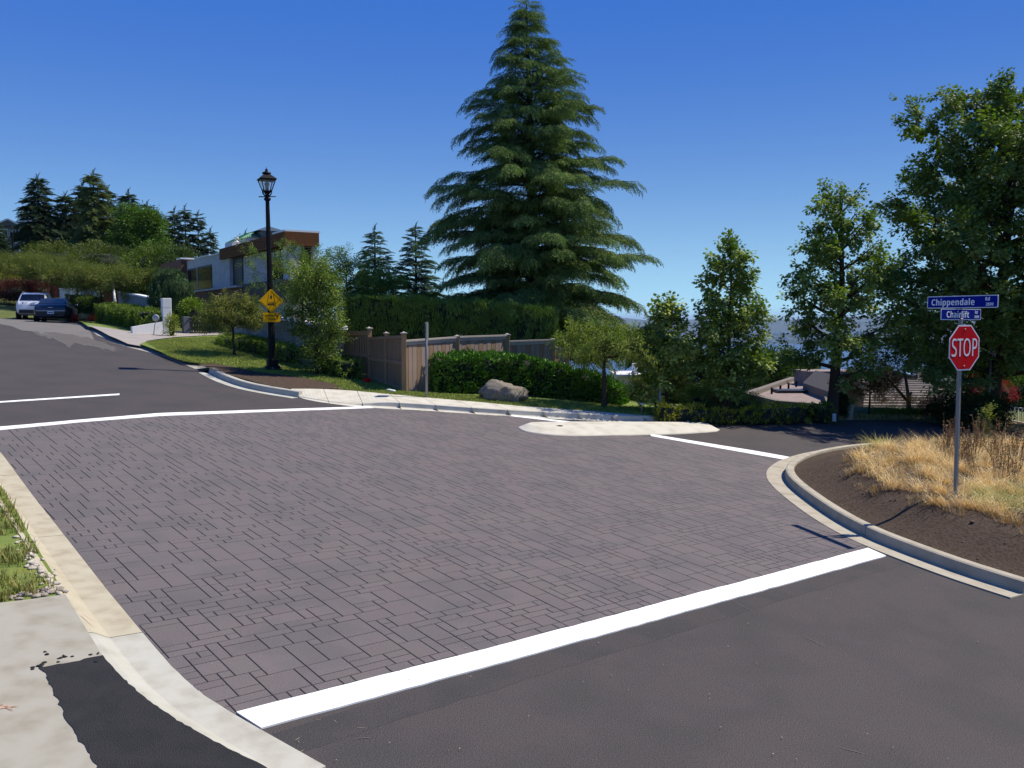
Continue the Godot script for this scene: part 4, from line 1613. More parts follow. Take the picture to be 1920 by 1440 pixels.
func stop_sign() -> void:
	var d := 13.5
	var foot := at(1791, 945, d)
	var g := bed_h(foot.x, d)
	var o := thing("stop_sign", "red octagonal stop sign on a steel pole in the corner bed", "stop sign", Vector3(foot.x, g, foot.z))
	o.rotation.z = 0.006
	var c := at(1806, 652, d) - o.position
	var top := at(1802, 597, d).y - g
	var st := mb()
	bevel_box(st, Vector3(0, top / 2 - 0.2, 0), Vector3(0.052, top + 0.4, 0.052), 0.006, face(0.893, 0.451))
	part("pole", st, M.steel, o)
	var b := face(0.893, 0.451)
	c.x = 0.03
	c.z = 0.0
	c += b.z * 0.04
	st = mb()
	plate(st, octagon(0.346), b, c, -0.002, 0.001)
	part("sign_panel", st, M.sign_white, o)
	st = mb()
	plate(st, octagon(0.325), b, c, 0.001, 0.0035)
	part("red_field", st, M.red, o)
	lettering("lettering", "STOP", 0.272, M.sign_white, o, b, c + b.z * 0.0045, 0.68, false)
	for sy in [0.28, -0.28]:
		st = mb(true)
		lathe(st, [[0.014, 0.0], [0.012, 0.008], [0.0, 0.01]], 8, c + Vector3(0, sy, 0) + b.z * 0.004, Basis(b.x, b.z, -b.y))
		part("bolt", st, M.steel, o)
	# two street name blades in the cap on the pole
	var base := o.position
	for k in 2:
		var bb := face(0.451, -0.893) if k == 0 else face(0.893, 0.451)
		var w := 1.19 if k == 0 else 0.91
		var h := 0.187 if k == 0 else 0.168
		var pc := at(1803, 566, d) if k == 0 else at(1802, 589.5, d)
		var n := thing("street_name_sign", "dark blue street name blade reading Chippendale on top of the stop sign pole" if k == 0 else "lit blue street name blade reading Chairlift just above the stop sign", "street sign", Vector3(pc.x, pc.y, pc.z), 0.0, "street name blades")
		st = mb()
		plate(st, rounded(w, h, 0.015), bb, Vector3.ZERO, -0.004, 0.004)
		part("blade", st, M.sign_white, n)
		st = mb()
		plate(st, rounded(w - 0.022, h - 0.022, 0.01), bb, Vector3.ZERO, -0.0055, 0.0055)
		part("blue_field", st, M.blue, n)
		lettering("lettering", "Chippendale" if k == 0 else "Chairlift", h * (0.5 if k == 0 else 0.56), M.sign_white, n, bb, bb.x * (-0.125 * w if k == 0 else -0.09 * w) + bb.z * 0.0065 + Vector3(0, -0.004, 0), 0.95 if k == 0 else 1.0)
		lettering("lettering", "Rd", h * 0.28, M.sign_white, n, bb, bb.x * w * (0.36 if k == 0 else 0.375) + bb.z * 0.0065 + Vector3(0, h * 0.2, 0), 0.9)
		lettering("lettering", "2800" if k == 0 else "2600", h * 0.24, M.sign_white, n, bb, bb.x * w * 0.39 + bb.z * 0.0065 + Vector3(0, -h * 0.22, 0), 0.9)
		st = mb()
		box(st, Vector3(0, -h / 2 - 0.008, 0), Vector3(0.05, 0.02, 0.05), bb)
		part("clamp", st, M.steel, n)

func lamp_post() -> void:
	var q := gp(511, 693, 0.14)
	var g := verge_h(q.x, q.y)
	var d := q.y
	var o := thing("street_lamp", "tall black lamp post with a four sided lantern and a square base", "street lamp", v3(q, g))
	o.rotation.z = 0.011
	var u := d / FOCAL
	var py := func(y): return at(505, y, d).y - g
	var st := mb()
	for lv in [[0.46, -0.1, 0.06], [0.4, 0.06, 0.14], [0.3, 0.14, 0.32]]:
		bevel_box(st, Vector3(0, (lv[1] + lv[2]) / 2, 0), Vector3(lv[0], lv[2] - lv[1], lv[0]), 0.03, Basis(Vector3.UP, 0.5))
	part("base", st, M.black_metal, o)
	for k in 4:
		st = mb()
		var a := 0.5 + PI / 4 + k * PI / 2
		lathe(st, [[0.028, 0.06], [0.028, 0.09], [0.0, 0.1]], 6, Vector3(cos(a) * 0.27, 0, sin(a) * 0.27))
		part("bolt", st, M.steel, o)
	st = mb()
	var top: float = py.call(370)
	var prof := []
	var fl := 24
	for i in fl:  # fluted shaft
		for e in 2:
			var a := TAU * (i + e) / fl
			var r0 := 1.0 if (i + e) % 2 else 0.88
			prof.append(Vector2(cos(a), sin(a)) * r0)
	for i in fl:
		var a: Vector2 = prof[i * 2]
		var b: Vector2 = prof[i * 2 + 1]
		var rows := [[0.3, 0.1], [2.4, 0.082], [top, 0.055]]
		for r in 2:
			quad(st, Vector3(a.x * rows[r][1], rows[r][0], a.y * rows[r][1]), Vector3(a.x * rows[r + 1][1], rows[r + 1][0], a.y * rows[r + 1][1]), Vector3(b.x * rows[r + 1][1], rows[r + 1][0], b.y * rows[r + 1][1]), Vector3(b.x * rows[r][1], rows[r][0], b.y * rows[r][1]))
	part("shaft", st, M.black_metal, o)
	st = mb(true)
	lathe(st, [[0.075, top - 0.1], [0.1, top - 0.06], [0.1, top - 0.03], [0.06, top], [0.055, top + 0.08], [0.09, top + 0.13], [0.0, top + 0.14]], 16)
	part("collar", st, M.black_metal, o)
	st = mb(true)
	tube(st, [Vector3(-0.25, top + 0.02, 0), Vector3(0.25, top + 0.02, 0)], [0.016, 0.016], 6)
	part("ladder_bar", st, M.black_metal, o)
	for k in 4:
		st = mb(true)
		var a := 0.5 + k * PI / 2
		var dir := Vector3(cos(a), 0, sin(a))
		var pts := []
		var rr := []
		for i in 9:
			var t := i / 8.0
			pts.append(dir * (0.05 + 0.13 * sin(t * PI * 0.75)) + Vector3(0, top + 0.02 + 0.2 * t, 0))
			rr.append(0.012)
		tube(st, pts, rr, 5)
		part("scroll", st, M.black_metal, o)
	# lantern
	var yb: float = py.call(358.5)
	var ye: float = py.call(338)
	var ya: float = py.call(325)
	var lb := Basis(Vector3.UP, 0.5)
	var lo := []
	var hi := []
	for s in [[-1, -1], [1, -1], [1, 1], [-1, 1]]:
		lo.append(lb * Vector3(s[0] * 0.105, 0, s[1] * 0.105) + Vector3(0, yb, 0))
		hi.append(lb * Vector3(s[0] * 0.205, 0, s[1] * 0.205) + Vector3(0, ye, 0))
	st = mb()
	box(st, Vector3(0, yb - 0.015, 0), Vector3(0.24, 0.03, 0.24), lb)
	for i in 4:
		beam(st, lo[i], hi[i], 0.02, 0.02)
		beam(st, lo[i], lo[(i + 1) % 4], 0.02, 0.02)
		beam(st, hi[i], hi[(i + 1) % 4], 0.025, 0.025)
	var lan := part("lantern_frame", st, M.black_metal, o)
	for i in 4:
		st = mb()
		var j := (i + 1) % 4
		quad(st, lo[i], hi[i], hi[j], lo[j])
		part("pane", st, M.clear, lan)
	st = mb()
	lathe(st, [[0.335, ye + 0.012], [0.34, ye + 0.03], [0.12, ya - 0.03], [0.1, ya]], 4, Vector3.ZERO, Basis(Vector3.UP, 0.5 + PI / 4))
	lathe(st, [[0.335, ye + 0.012], [0.0, ye + 0.02]], 4, Vector3.ZERO, Basis(Vector3.UP, 0.5 + PI / 4))
	part("lantern_roof", st, M.black_metal, o)
	st = mb(true)
	lathe(st, [[0.13, ya - 0.01], [0.13, ya + 0.02], [0.06, ya + 0.05], [0.03, ya + 0.08], [0.05, ya + 0.1], [0.015, ya + 0.13], [0.0, ya + 0.2]], 12)
	part("finial", st, M.black_metal, o)
	st = mb(true)
	lathe(st, [[0.0, yb], [0.05, yb + 0.02], [0.055, yb + 0.16], [0.075, yb + 0.18], [0.07, yb + 0.24], [0.0, yb + 0.27]], 12)
	part("lamp_head", st, plain(lin(0.25, 0.25, 0.24), 0.4), o)
	# warning diamond and its tab fixed to the post
	var b := Basis(Vector3.UP, 0.48)
	var c := at(508.5, 564, d - 0.14)
	var dia := thing("warning_sign", "yellow diamond warning sign with a cyclist and a car on the lamp post", "road sign", c)
	var tilt := b * Basis(Vector3(0, 0, 1), PI / 4)
	st = mb()
	plate(st, rounded(0.5, 0.5, 0.04), tilt, Vector3.ZERO, -0.003, 0.003)
	part("panel", st, M.yellow, dia)
	st = mb()
	for e in 4:
		var a := b * (Vector3(cos(e * PI / 2), sin(e * PI / 2), 0) * 0.31)
		var z := b * (Vector3(cos((e + 1) * PI / 2), sin((e + 1) * PI / 2), 0) * 0.31)
		beam(st, a.lerp(z, 0.03) + b.z * 0.004, a.lerp(z, 0.97) + b.z * 0.004, 0.002, 0.007, b.z)
	part("border", st, M.black, dia)
	st = mb()
	plate(st, PackedVector2Array([Vector2(-0.016, 0.06), Vector2(-0.012, 0.05), Vector2(0.012, 0.05), Vector2(0.016, 0.06), Vector2(0.03, 0.125), Vector2(0.022, 0.14), Vector2(0.008, 0.15), Vector2(0.005, 0.22), Vector2(-0.005, 0.22), Vector2(-0.008, 0.15), Vector2(-0.022, 0.14), Vector2(-0.03, 0.125)]), b, Vector3.ZERO, 0.003, 0.005)
	part("cyclist_symbol", st, M.black, dia)
	st = mb()
	for s in [-1.0, 1.0]:
		beam(st, b * Vector3(s * 0.125, -0.15, 0.004), b * Vector3(s * 0.07, 0.19, 0.004), 0.012, 0.002, b.z)
	part("lane_lines", st, M.black, dia)
	st = mb()
	for r in [[-0.09, 0.09, -0.115, -0.075], [-0.082, -0.055, -0.14, -0.115], [0.055, 0.082, -0.14, -0.115]]:
		plate(st, PackedVector2Array([Vector2(r[0], r[2]), Vector2(r[1], r[2]), Vector2(r[1], r[3]), Vector2(r[0], r[3])]), b, Vector3.ZERO, 0.003, 0.005)
	plate(st, PackedVector2Array([Vector2(-0.075, -0.075), Vector2(-0.068, -0.075), Vector2(-0.052, -0.04), Vector2(0.052, -0.04), Vector2(0.068, -0.075), Vector2(0.075, -0.075), Vector2(0.056, -0.03), Vector2(-0.056, -0.03)]), b, Vector3.ZERO, 0.003, 0.005)
	part("car_symbol", st, M.black, dia)
	c = at(510, 595, d - 0.14)
	var tab := thing("share_the_road_tab", "small yellow plate below the diamond reading share the road", "road sign", c)
	st = mb()
	plate(st, rounded(0.5, 0.27, 0.03), b, Vector3.ZERO, -0.003, 0.003)
	part("panel", st, M.yellow, tab)
	lettering("lettering", "SHARE THE", 0.055, M.black, tab, b, b * Vector3(0, 0.05, 0.0045))
	lettering("lettering", "ROAD", 0.055, M.black, tab, b, b * Vector3(0, -0.055, 0.0045))

func loft(st: SurfaceTool, rows: Array) -> void:
	for i in rows.size() - 1:
		var n: int = rows[i].size()
		for k in n:
			var j := (k + 1) % n
			quad(st, rows[i][k], rows[i][j], rows[i + 1][j], rows[i + 1][k])
	for e in [0, rows.size() - 1]:
		var n: int = rows[e].size()
		for k in range(1, n - 1):
			tri(st, rows[e][0], rows[e][k], rows[e][k + 1])

func lower_ring(z: float, y0: float, y1: float, w: float) -> Array:
	var out := []
	var prof := [[0.82, 0.0], [0.96, 0.12], [1.0, 0.45], [0.985, 0.75], [0.94, 0.93], [0.84, 1.0]]
	for q in prof:
		out.append(Vector3(w * q[0], lerpf(y0, y1, q[1]), z))
	for i in prof.size():
		var q: Array = prof[prof.size() - 1 - i]
		out.append(Vector3(-w * q[0], lerpf(y0, y1, q[1]), z))
	return out

func cabin_ring(z: float, y0: float, y1: float, w0: float, w1: float) -> Array:
	var out := []
	var prof := [[0.0, 0.0], [0.5, 0.55], [0.85, 0.9], [1.25, 1.0]]
	for q in prof:
		out.append(Vector3(lerpf(w0, w1, minf(q[0], 1.0)) - maxf(q[0] - 1.0, 0.0) * 0.5, lerpf(y0, y1, q[1]), z))
	for i in prof.size():
		var v: Vector3 = out[prof.size() - 1 - i]
		out.append(Vector3(-v.x, v.y, v.z))
	return out

func wheel(parent: Node, c: Vector3, r: float) -> void:
	var st := mb(true)
	lathe(st, [[r * 0.66, -0.1], [r * 0.95, -0.115], [r, -0.09], [r, 0.09], [r * 0.95, 0.115], [r * 0.66, 0.1]], 24, Vector3.ZERO, Basis(Vector3.FORWARD, PI / 2))
	var t := part("wheel", st, M.tyre, parent, c)
	st = mb()
	var s := signf(c.x)
	lathe(st, [[0.0, s * 0.05], [r * 0.64, s * 0.075], [r * 0.67, s * 0.1]], 20, Vector3.ZERO, Basis(Vector3.FORWARD, -PI / 2))
	for k in 5:
		var a := TAU * k / 5
		beam(st, Vector3(s * 0.085, 0, 0), Vector3(s * 0.09, cos(a) * r * 0.62, sin(a) * r * 0.62), 0.05, 0.03)
	part("rim", st, plain(lin(0.3, 0.3, 0.31), 0.35, 0.8), t)

func panel(st: SurfaceTool, a: Vector3, b: Vector3, c: Vector3, d: Vector3, out: Vector3) -> void:
	hexa(st, [a - out, b - out, c - out, d - out, a + out, b + out, c + out, d + out])

func car(called: String, label: String, where: Vector3, turn: float, pitch: float, paint: Color, suv: bool) -> void:
	var o := thing(called, label, "car", where, turn, "cars parked on the hill road")
	o.rotation.x = pitch
	var pm := plain(paint, 0.28)
	pm.clearcoat_enabled = true
	pm.clearcoat = 0.35
	pm.clearcoat_roughness = 0.05
	var k := 0.07 if suv else 0.0
	var w := 0.97 if suv else 0.92
	var rows := []
	var low: Array = [[-2.4, 0.36, 0.58, 0.72], [-2.3, 0.24, 0.68, 0.82], [-2.05, 0.2, 0.75, 0.93], [-1.3, 0.2, 0.86, 0.99], [-0.6, 0.2, 0.91, 1.0], [0.6, 0.2, 0.93, 1.0], [1.4, 0.22, 0.97, 1.0], [2.0, 0.26, 0.98, 0.96], [2.28, 0.3, 0.95, 0.9], [2.38, 0.36, 0.9, 0.86], [2.42, 0.45, 0.74, 0.83]]
	for q in low:
		rows.append(lower_ring(q[0], q[1] + k, q[2] * (1.18 if suv else 1.0), w * q[3]))
	var st := mb(true)
	loft(st, rows)
	part("body", st, pm, o)
	var cab: Array
	if suv:
		cab = [[-1.05, 1.02, 1.03, 0.86, 0.8], [-0.3, 1.04, 1.56, 0.9, 0.7], [0.3, 1.06, 1.66, 0.9, 0.69], [1.2, 1.08, 1.66, 0.9, 0.67], [1.85, 1.1, 1.58, 0.86, 0.63], [2.28, 1.1, 1.13, 0.8, 0.74]]
	else:
		cab = [[-1.0, 0.88, 0.89, 0.8, 0.76], [-0.25, 0.9, 1.28, 0.84, 0.62], [0.35, 0.92, 1.35, 0.84, 0.6], [0.9, 0.93, 1.32, 0.83, 0.58], [1.75, 0.95, 0.98, 0.76, 0.66]]
	rows = []
	for q in cab:
		rows.append(cabin_ring(q[0], q[1], q[2], q[3], q[4]))
	st = mb(true)
	loft(st, rows)
	part("roof", st, pm, o)
	# glass
	var n := cab.size()
	var a: Array = cab[n - 2]
	var z: Array = cab[n - 1]
	st = mb()
	var up := Vector3(0, 0.012, 0.012)
	var g := plain(lin(0.012, 0.014, 0.02), 0.06)
	var lo_w: float = z[4] * 0.93
	var hi_w: float = a[4] * 0.93
	var hi := Vector3(0, lerpf(a[2], z[2], 0.1), lerpf(a[0], z[0], 0.12))
	var lo := Vector3(0, lerpf(a[2], z[2], 0.93), lerpf(a[0], z[0], 0.95))
	panel(st, lo + Vector3(-lo_w, 0, 0), lo + Vector3(lo_w, 0, 0), hi + Vector3(hi_w, 0, 0), hi + Vector3(-hi_w, 0, 0), up)
	part("rear_window", st, g, o)
	for s in [-1.0, 1.0]:
		for m in range(1, n - 2):
			st = mb()
			var p: Array = cab[m]
			var r: Array = cab[m + 1]
			var f := func(q: Array, t: float): return Vector3(s * (lerpf(q[3], q[4], t) + 0.004), lerpf(q[1], q[2], t), q[0])
			var v00: Vector3 = f.call(p, 0.1)
			var v01: Vector3 = f.call(p, 0.82)
			var v10: Vector3 = f.call(r, 0.1)
			var v11: Vector3 = f.call(r, 0.82)
			panel(st, v00.lerp(v10, 0.04), v00.lerp(v10, 0.96), v01.lerp(v11, 0.96), v01.lerp(v11, 0.04), Vector3(s * 0.012, 0.004, 0))
			part("side_window", st, g, o)
		st = mb(true)
		var yh: float = 1.12 if suv else 0.95
		lathe(st, [[0.0, -0.11], [0.07, -0.08], [0.075, 0.05], [0.0, 0.09]], 8, Vector3(s * (w + 0.08), yh, -0.62), Basis(Vector3.FORWARD, PI / 2))
		part("mirror", st, pm, o)
		for wz in [-1.45, 1.42]:
			wheel(o, Vector3(s * (w - 0.1), 0.34 + k * 0.5, wz), 0.36 if suv else 0.33)
			st = mb(true)
			lathe(st, [[0.4 + k * 0.5, -0.02], [0.4 + k * 0.5, 0.02], [0.0, 0.021]], 20, Vector3(s * (w - 0.012), 0.36 + k * 0.5, wz), Basis(Vector3.FORWARD, PI / 2))
			part("wheel_arch", st, M.tyre, o)
		# tail light
		st = mb()
		var ty := 1.02 if suv else 0.82
		panel(st, Vector3(s * 0.5 * w, ty - 0.06, 2.385), Vector3(s * 0.86 * w, ty - 0.05, 2.3), Vector3(s * 0.86 * w, ty + 0.06, 2.27), Vector3(s * 0.5 * w, ty + 0.05, 2.36), Vector3(0, 0, 0.03))
		part("tail_light", st, plain(lin(0.12, 0.008, 0.008), 0.2), o)
	st = mb()
	box(st, Vector3(0, 0.42 + k, 2.36), Vector3(1.5 * w, 0.22, 0.16))
	part("lower_bumper", st, plain(lin(0.015, 0.015, 0.016), 0.6), o)
	st = mb()
	box(st, Vector3(0, 0.62 + k, 2.42), Vector3(1.55 * w, 0.05, 0.06))
	part("bumper_strip", st, plain(lin(0.3, 0.3, 0.32), 0.3) if not suv else pm, o)
	st = mb()
	box(st, Vector3(0.0, (0.52 if not suv else 0.8) + k, 2.45), Vector3(0.32, 0.15, 0.012))
	var pl := part("number_plate", st, M.sign_white, o)
	st = mb()
	box(st, Vector3(0.0, (0.52 if not suv else 0.8) + k, 2.458), Vector3(0.25, 0.06, 0.004))
	part("plate_print", st, plain(lin(0.1, 0.13, 0.3), 0.6), pl)
	st = mb()
	box(st, Vector3(0, 0.8 if not suv else 0.98, 2.43 if not suv else 2.4), Vector3(0.22, 0.025, 0.02))
	part("badge", st, plain(lin(0.5, 0.5, 0.5), 0.3, 0.8), o)
	if suv:
		for s in [-1.0, 1.0]:
			st = mb(true)
			tube(st, [Vector3(s * 0.62, 1.66, -0.3), Vector3(s * 0.63, 1.72, 0.0), Vector3(s * 0.62, 1.72, 1.2), Vector3(s * 0.6, 1.64, 1.6)], [0.02, 0.02, 0.02, 0.02], 6)
			part("roof_rail", st, plain(lin(0.2, 0.2, 0.21), 0.4, 0.5), o)

func build_cars() -> void:
	var d := 51.0
	var p := at(106, 600, d)
	car("dark_sedan", "dark blue sedan parked behind the white one, seen from the rear", Vector3(p.x, road_h(p.x, d) + 0.01, -d), 0.36, 0.0, lin(0.012, 0.018, 0.04), false)
	d = 56.0
	p = at(71, 600, d)
	car("white_suv", "white sport utility car parked ahead of the dark sedan", Vector3(p.x, road_h(p.x, d) + 0.01, -d), 0.38, 0.0, lin(0.72, 0.73, 0.75), true)

# ---------------------------------------------------------------- plants
var F := {}   # small foliage meshes that the crowns are made of

func leaf(st: SurfaceTool, p: Vector3, dir: Vector3, nrm: Vector3, l: float, w: float, fold := 0.25) -> void:
	var k := rf(0.72, 1.25)
	st.set_color(Color(k * rf(0.92, 1.1), k, k * rf(0.85, 1.1)))
	dir = dir.normalized()
	var s := dir.cross(nrm).normalized()
	var n := s.cross(dir)
	var a := p + dir * l * 0.42 + s * w * 0.5 + n * l * fold * 0.5
	var b := p + dir * l * 0.42 - s * w * 0.5 + n * l * fold * 0.5
	var t := p + dir * l - n * l * fold * 0.4
	tri(st, p, a, t)
	tri(st, p, t, b)

func maple_leaf(st: SurfaceTool, p: Vector3, dir: Vector3, nrm: Vector3, l: float) -> void:
	var k := rf(0.7, 1.25)
	st.set_color(Color(k * rf(0.92, 1.15), k, k * rf(0.85, 1.1)))
	dir = dir.normalized()
	var s := dir.cross(nrm).normalized()
	var n := s.cross(dir)
	var c := p + dir * l * 0.38
	var rim := []
	for q in [[0.0, 0.0], [0.12, 0.5], [0.42, 0.28], [0.62, 0.52], [0.68, 0.18], [1.0, 0.0], [0.68, -0.18], [0.62, -0.52], [0.42, -0.28], [0.12, -0.5]]:
		rim.append(p + dir * l * q[0] + s * l * q[1] - n * l * absf(q[1]) * 0.25 - n * l * q[0] * q[0] * 0.2)
	for i in 10:
		tri(st, c, rim[i], rim[(i + 1) % 10])

func rand_dir() -> Vector3:
	var y := rf(-1, 1)
	var a := rf(0, TAU)
	var r := sqrt(1 - y * y)
	return Vector3(cos(a) * r, y, sin(a) * r)

func make_foliage() -> void:
	for kind in ["maple", "broad", "small", "willowy"]:
		for v in 3:
			var st := mb()
			var n: int = {"maple": 20, "broad": 22, "small": 30, "willowy": 26}[kind]
			var reach: float = {"maple": 0.5, "broad": 0.45, "small": 0.42, "willowy": 0.45}[kind]
			for i in n:
				var t := (i + 0.5) / n
				var a := i * 2.4 + v
				var p := Vector3(cos(a) * 0.12 * (0.4 + t), sin(a) * 0.09 * (0.4 + t), t * reach)
				p += rand_dir() * 0.05
				var out := (Vector3(cos(a), sin(a) * 0.5 - 0.15, 0.75) + rand_dir() * 0.35).normalized()
				var up := (Vector3(0, 1, 0) + rand_dir() * 0.55).normalized()
				if kind == "maple":
					maple_leaf(st, p, out + Vector3(0, -0.25, 0), up, rf(0.1, 0.16))
				elif kind == "broad":
					leaf(st, p, out, up, rf(0.09, 0.14), rf(0.05, 0.08))
				elif kind == "small":
					leaf(st, p, out + Vector3(0, -0.2, 0), up, rf(0.06, 0.1), rf(0.03, 0.05))
				else:
					leaf(st, p, out + Vector3(0, -0.7, 0), up, rf(0.1, 0.15), rf(0.03, 0.045))
			st.set_color(Color(0.8, 0.6, 0.5))
			tube(st, [Vector3.ZERO, Vector3(0, 0, reach)], [0.008, 0.003], 3, false)
			st.generate_normals()
			F[kind + str(v)] = st.commit()
	# flat conifer branchlet: side twigs bristling with needles
	for v in 3:
		var st := mb()
		for i in 11:
			var t := i / 10.0
			for s in [-1.0, 1.0]:
				var p := Vector3(0, -0.1 * t * t, t * 0.6)
				var l := lerpf(0.24, 0.08, t) * rf(0.8, 1.15)
				var d := Vector3(s * 0.8, rf(-0.25, 0.12), 0.6).normalized()
				leaf(st, p, d, (Vector3.UP + rand_dir() * 0.5), l, 0.055, 0.15)
				leaf(st, p + d * l * 0.3, d + Vector3(0, 0.5, 0.3), (Vector3(s, 0.4, 0) + rand_dir() * 0.4), l * 0.6, 0.05, 0.1)
		st.set_color(Color(0.5, 0.4, 0.3))
		tube(st, [Vector3.ZERO, Vector3(0, -0.1, 0.6)], [0.012, 0.004], 3, false)
		st.generate_normals()
		F["fir%d" % v] = st.commit()
	# drooping cedar spray: hanging tufted strings from an arching twig
	for v in 3:
		var st := mb()
		for i in 9:
			var t := i / 8.0
			var p := Vector3(0, 0.05 * sin(t * PI) - 0.16 * t * t, t * 0.62)
			for s in [-1.0, 1.0]:
				var q := p + Vector3(s * 0.02, 0, 0)
				var l := lerpf(0.3, 0.16, t) * rf(0.7, 1.2)
				var d := Vector3(s * rf(0.35, 0.75), rf(-0.75, -0.3), rf(0.35, 0.7)).normalized()
				for m in 4:
					var g := q + d * l * m / 4.0 + Vector3(0, -0.05 * m * m / 16.0, 0)
					for e in 2:
						leaf(st, g, d + rand_dir() * 0.75 + Vector3(0, -0.1, 0), rand_dir() + Vector3.UP, rf(0.07, 0.11), rf(0.016, 0.028), 0.1)
		st.set_color(Color(0.5, 0.4, 0.3))
		tube(st, [Vector3.ZERO, Vector3(0, 0.05, 0.31), Vector3(0, -0.16, 0.62)], [0.012, 0.008, 0.003], 3, false)
		st.generate_normals()
		F["cedar%d" % v] = st.commit()
	# clusters for clipped hedges
	for v in 3:
		var st := mb()
		for i in 12:
			var p := Vector3(rf(-0.09, 0.09), rf(-0.09, 0.09), rf(-0.02, 0.03))
			leaf(st, p, Vector3(rf(-0.6, 0.6), rf(-0.4, 0.8), rf(0.3, 1.0)), Vector3(rf(-0.6, 0.6), rf(0.2, 1.0), 0.6), rf(0.05, 0.08), rf(0.025, 0.04))
		st.generate_normals()
		F["hedge%d" % v] = st.commit()
		st = mb()
		for i in 12:
			var p := Vector3(rf(-0.12, 0.12), rf(-0.12, 0.1), rf(-0.03, 0.03))
			leaf(st, p, Vector3(rf(-0.8, 0.8), rf(-0.2, 0.9), rf(0.3, 1.0)), Vector3(rf(-0.6, 0.6), rf(0.2, 1.0), 0.6), rf(0.09, 0.14), rf(0.04, 0.06))
		st.generate_normals()
		F["laurel%d" % v] = st.commit()
		st = mb()
		for i in 16:
			var p := Vector3(rf(-0.1, 0.1), rf(-0.12, 0.1), rf(-0.03, 0.02))
			leaf(st, p, Vector3(rf(-0.4, 0.4), rf(0.5, 1.2), rf(0.2, 0.6)), Vector3(rf(-0.8, 0.8), 0.1, 0.7), rf(0.08, 0.15), rf(0.014, 0.024), 0.1)
		st.generate_normals()
		F["thuja%d" % v] = st.commit()
	# grasses
	for v in 3:
		var st := mb()
		for i in 12:
			blade(st, Vector3(rf(-0.06, 0.06), 0, rf(-0.06, 0.06)), rf(0.02, 0.055), 0.007, 0.6)
		st.generate_normals()
		F["turf%d" % v] = st.commit()
		st = mb()
		for i in 22:
			blade(st, Vector3(rf(-0.07, 0.07), 0, rf(-0.07, 0.07)), rf(0.1, 0.36), 0.006, 2.6)
		st.generate_normals()
		F["straw%d" % v] = st.commit()
		st = mb()
		for i in 11:
			blade(st, Vector3(rf(-0.04, 0.04), 0, rf(-0.04, 0.04)), rf(0.06, 0.16), 0.008, 0.9)
		st.generate_normals()
		F["tuft%d" % v] = st.commit()
		st = mb()
		for i in 5:   # dead weed stalks with brown seed heads
			var base := Vector3(rf(-0.08, 0.08), 0, rf(-0.08, 0.08))
			var top := base + Vector3(rf(-0.18, 0.18), rf(0.4, 0.75), rf(-0.18, 0.18))
			st.set_color(Color(1, 1, 1))
			tube(st, [base, top], [0.006, 0.003], 3, false)
			for k in 7:
				var p := base.lerp(top, rf(0.45, 1.0))
				leaf(st, p, rand_dir() + Vector3(0, 0.4, 0), rand_dir(), rf(0.03, 0.07), rf(0.015, 0.03))
		st.generate_normals()
		F["weed%d" % v] = st.commit()

func blade(st: SurfaceTool, p: Vector3, h: float, w: float, lean: float) -> void:
	var k := rf(0.75, 1.25)
	st.set_color(Color(k * rf(0.95, 1.08), k, k * rf(0.8, 1.1)))
	var a := rf(0, TAU)
	var o := Vector3(cos(a), 0, sin(a))
	var s := Vector3(-o.z, 0, o.x) * w / 2
	var m := p + Vector3(0, h * 0.6, 0) + o * h * lean * rf(0.1, 0.3)
	var t := p + Vector3(0, h * rf(0.75, 1.0), 0) + o * h * lean * rf(0.35, 0.7)
	tri(st, p - s, p + s, m + s * 0.7)
	tri(st, p - s, m + s * 0.7, m - s * 0.7)
	tri(st, m - s * 0.7, m + s * 0.7, t)

func aim(dir: Vector3, where: Vector3, s: float, roll := 0.4) -> Transform3D:
	var z := dir.normalized()
	var up := (Vector3.UP + rand_dir() * roll).normalized()
	var x := up.cross(z)
	if x.length() < 0.05:
		x = Vector3.RIGHT
	x = x.normalized()
	return Transform3D(Basis(x, z.cross(x), z).scaled(Vector3.ONE * s), where)

# collects placed sprays and deals them out over the variants of one mesh
func crown(called: String, kind: String, mat: Material, parent: Node, tr: Array, cols: PackedColorArray) -> void:
	for v in 3:
		var t := []
		var c := PackedColorArray()
		for i in tr.size():
			if i % 3 == v:
				t.append(tr[i])
				c.append(cols[i])
		if t.size():
			copies(called, F[kind + str(v)], mat, parent, t, c)

func profile(pts: Array, t: float) -> float:
	for i in pts.size() - 1:
		if t <= pts[i + 1][0]:
			return lerpf(pts[i][1], pts[i + 1][1], clampf((t - pts[i][0]) / (pts[i + 1][0] - pts[i][0]), 0.0, 1.0))
	return pts[pts.size() - 1][1]

func tint(a: Color, b: Color) -> Color:
	var c := a.lerp(b, rng.randf())
	var k := rf(1.3, 1.85)
	return Color(c.r * k, c.g * k, c.b * k)

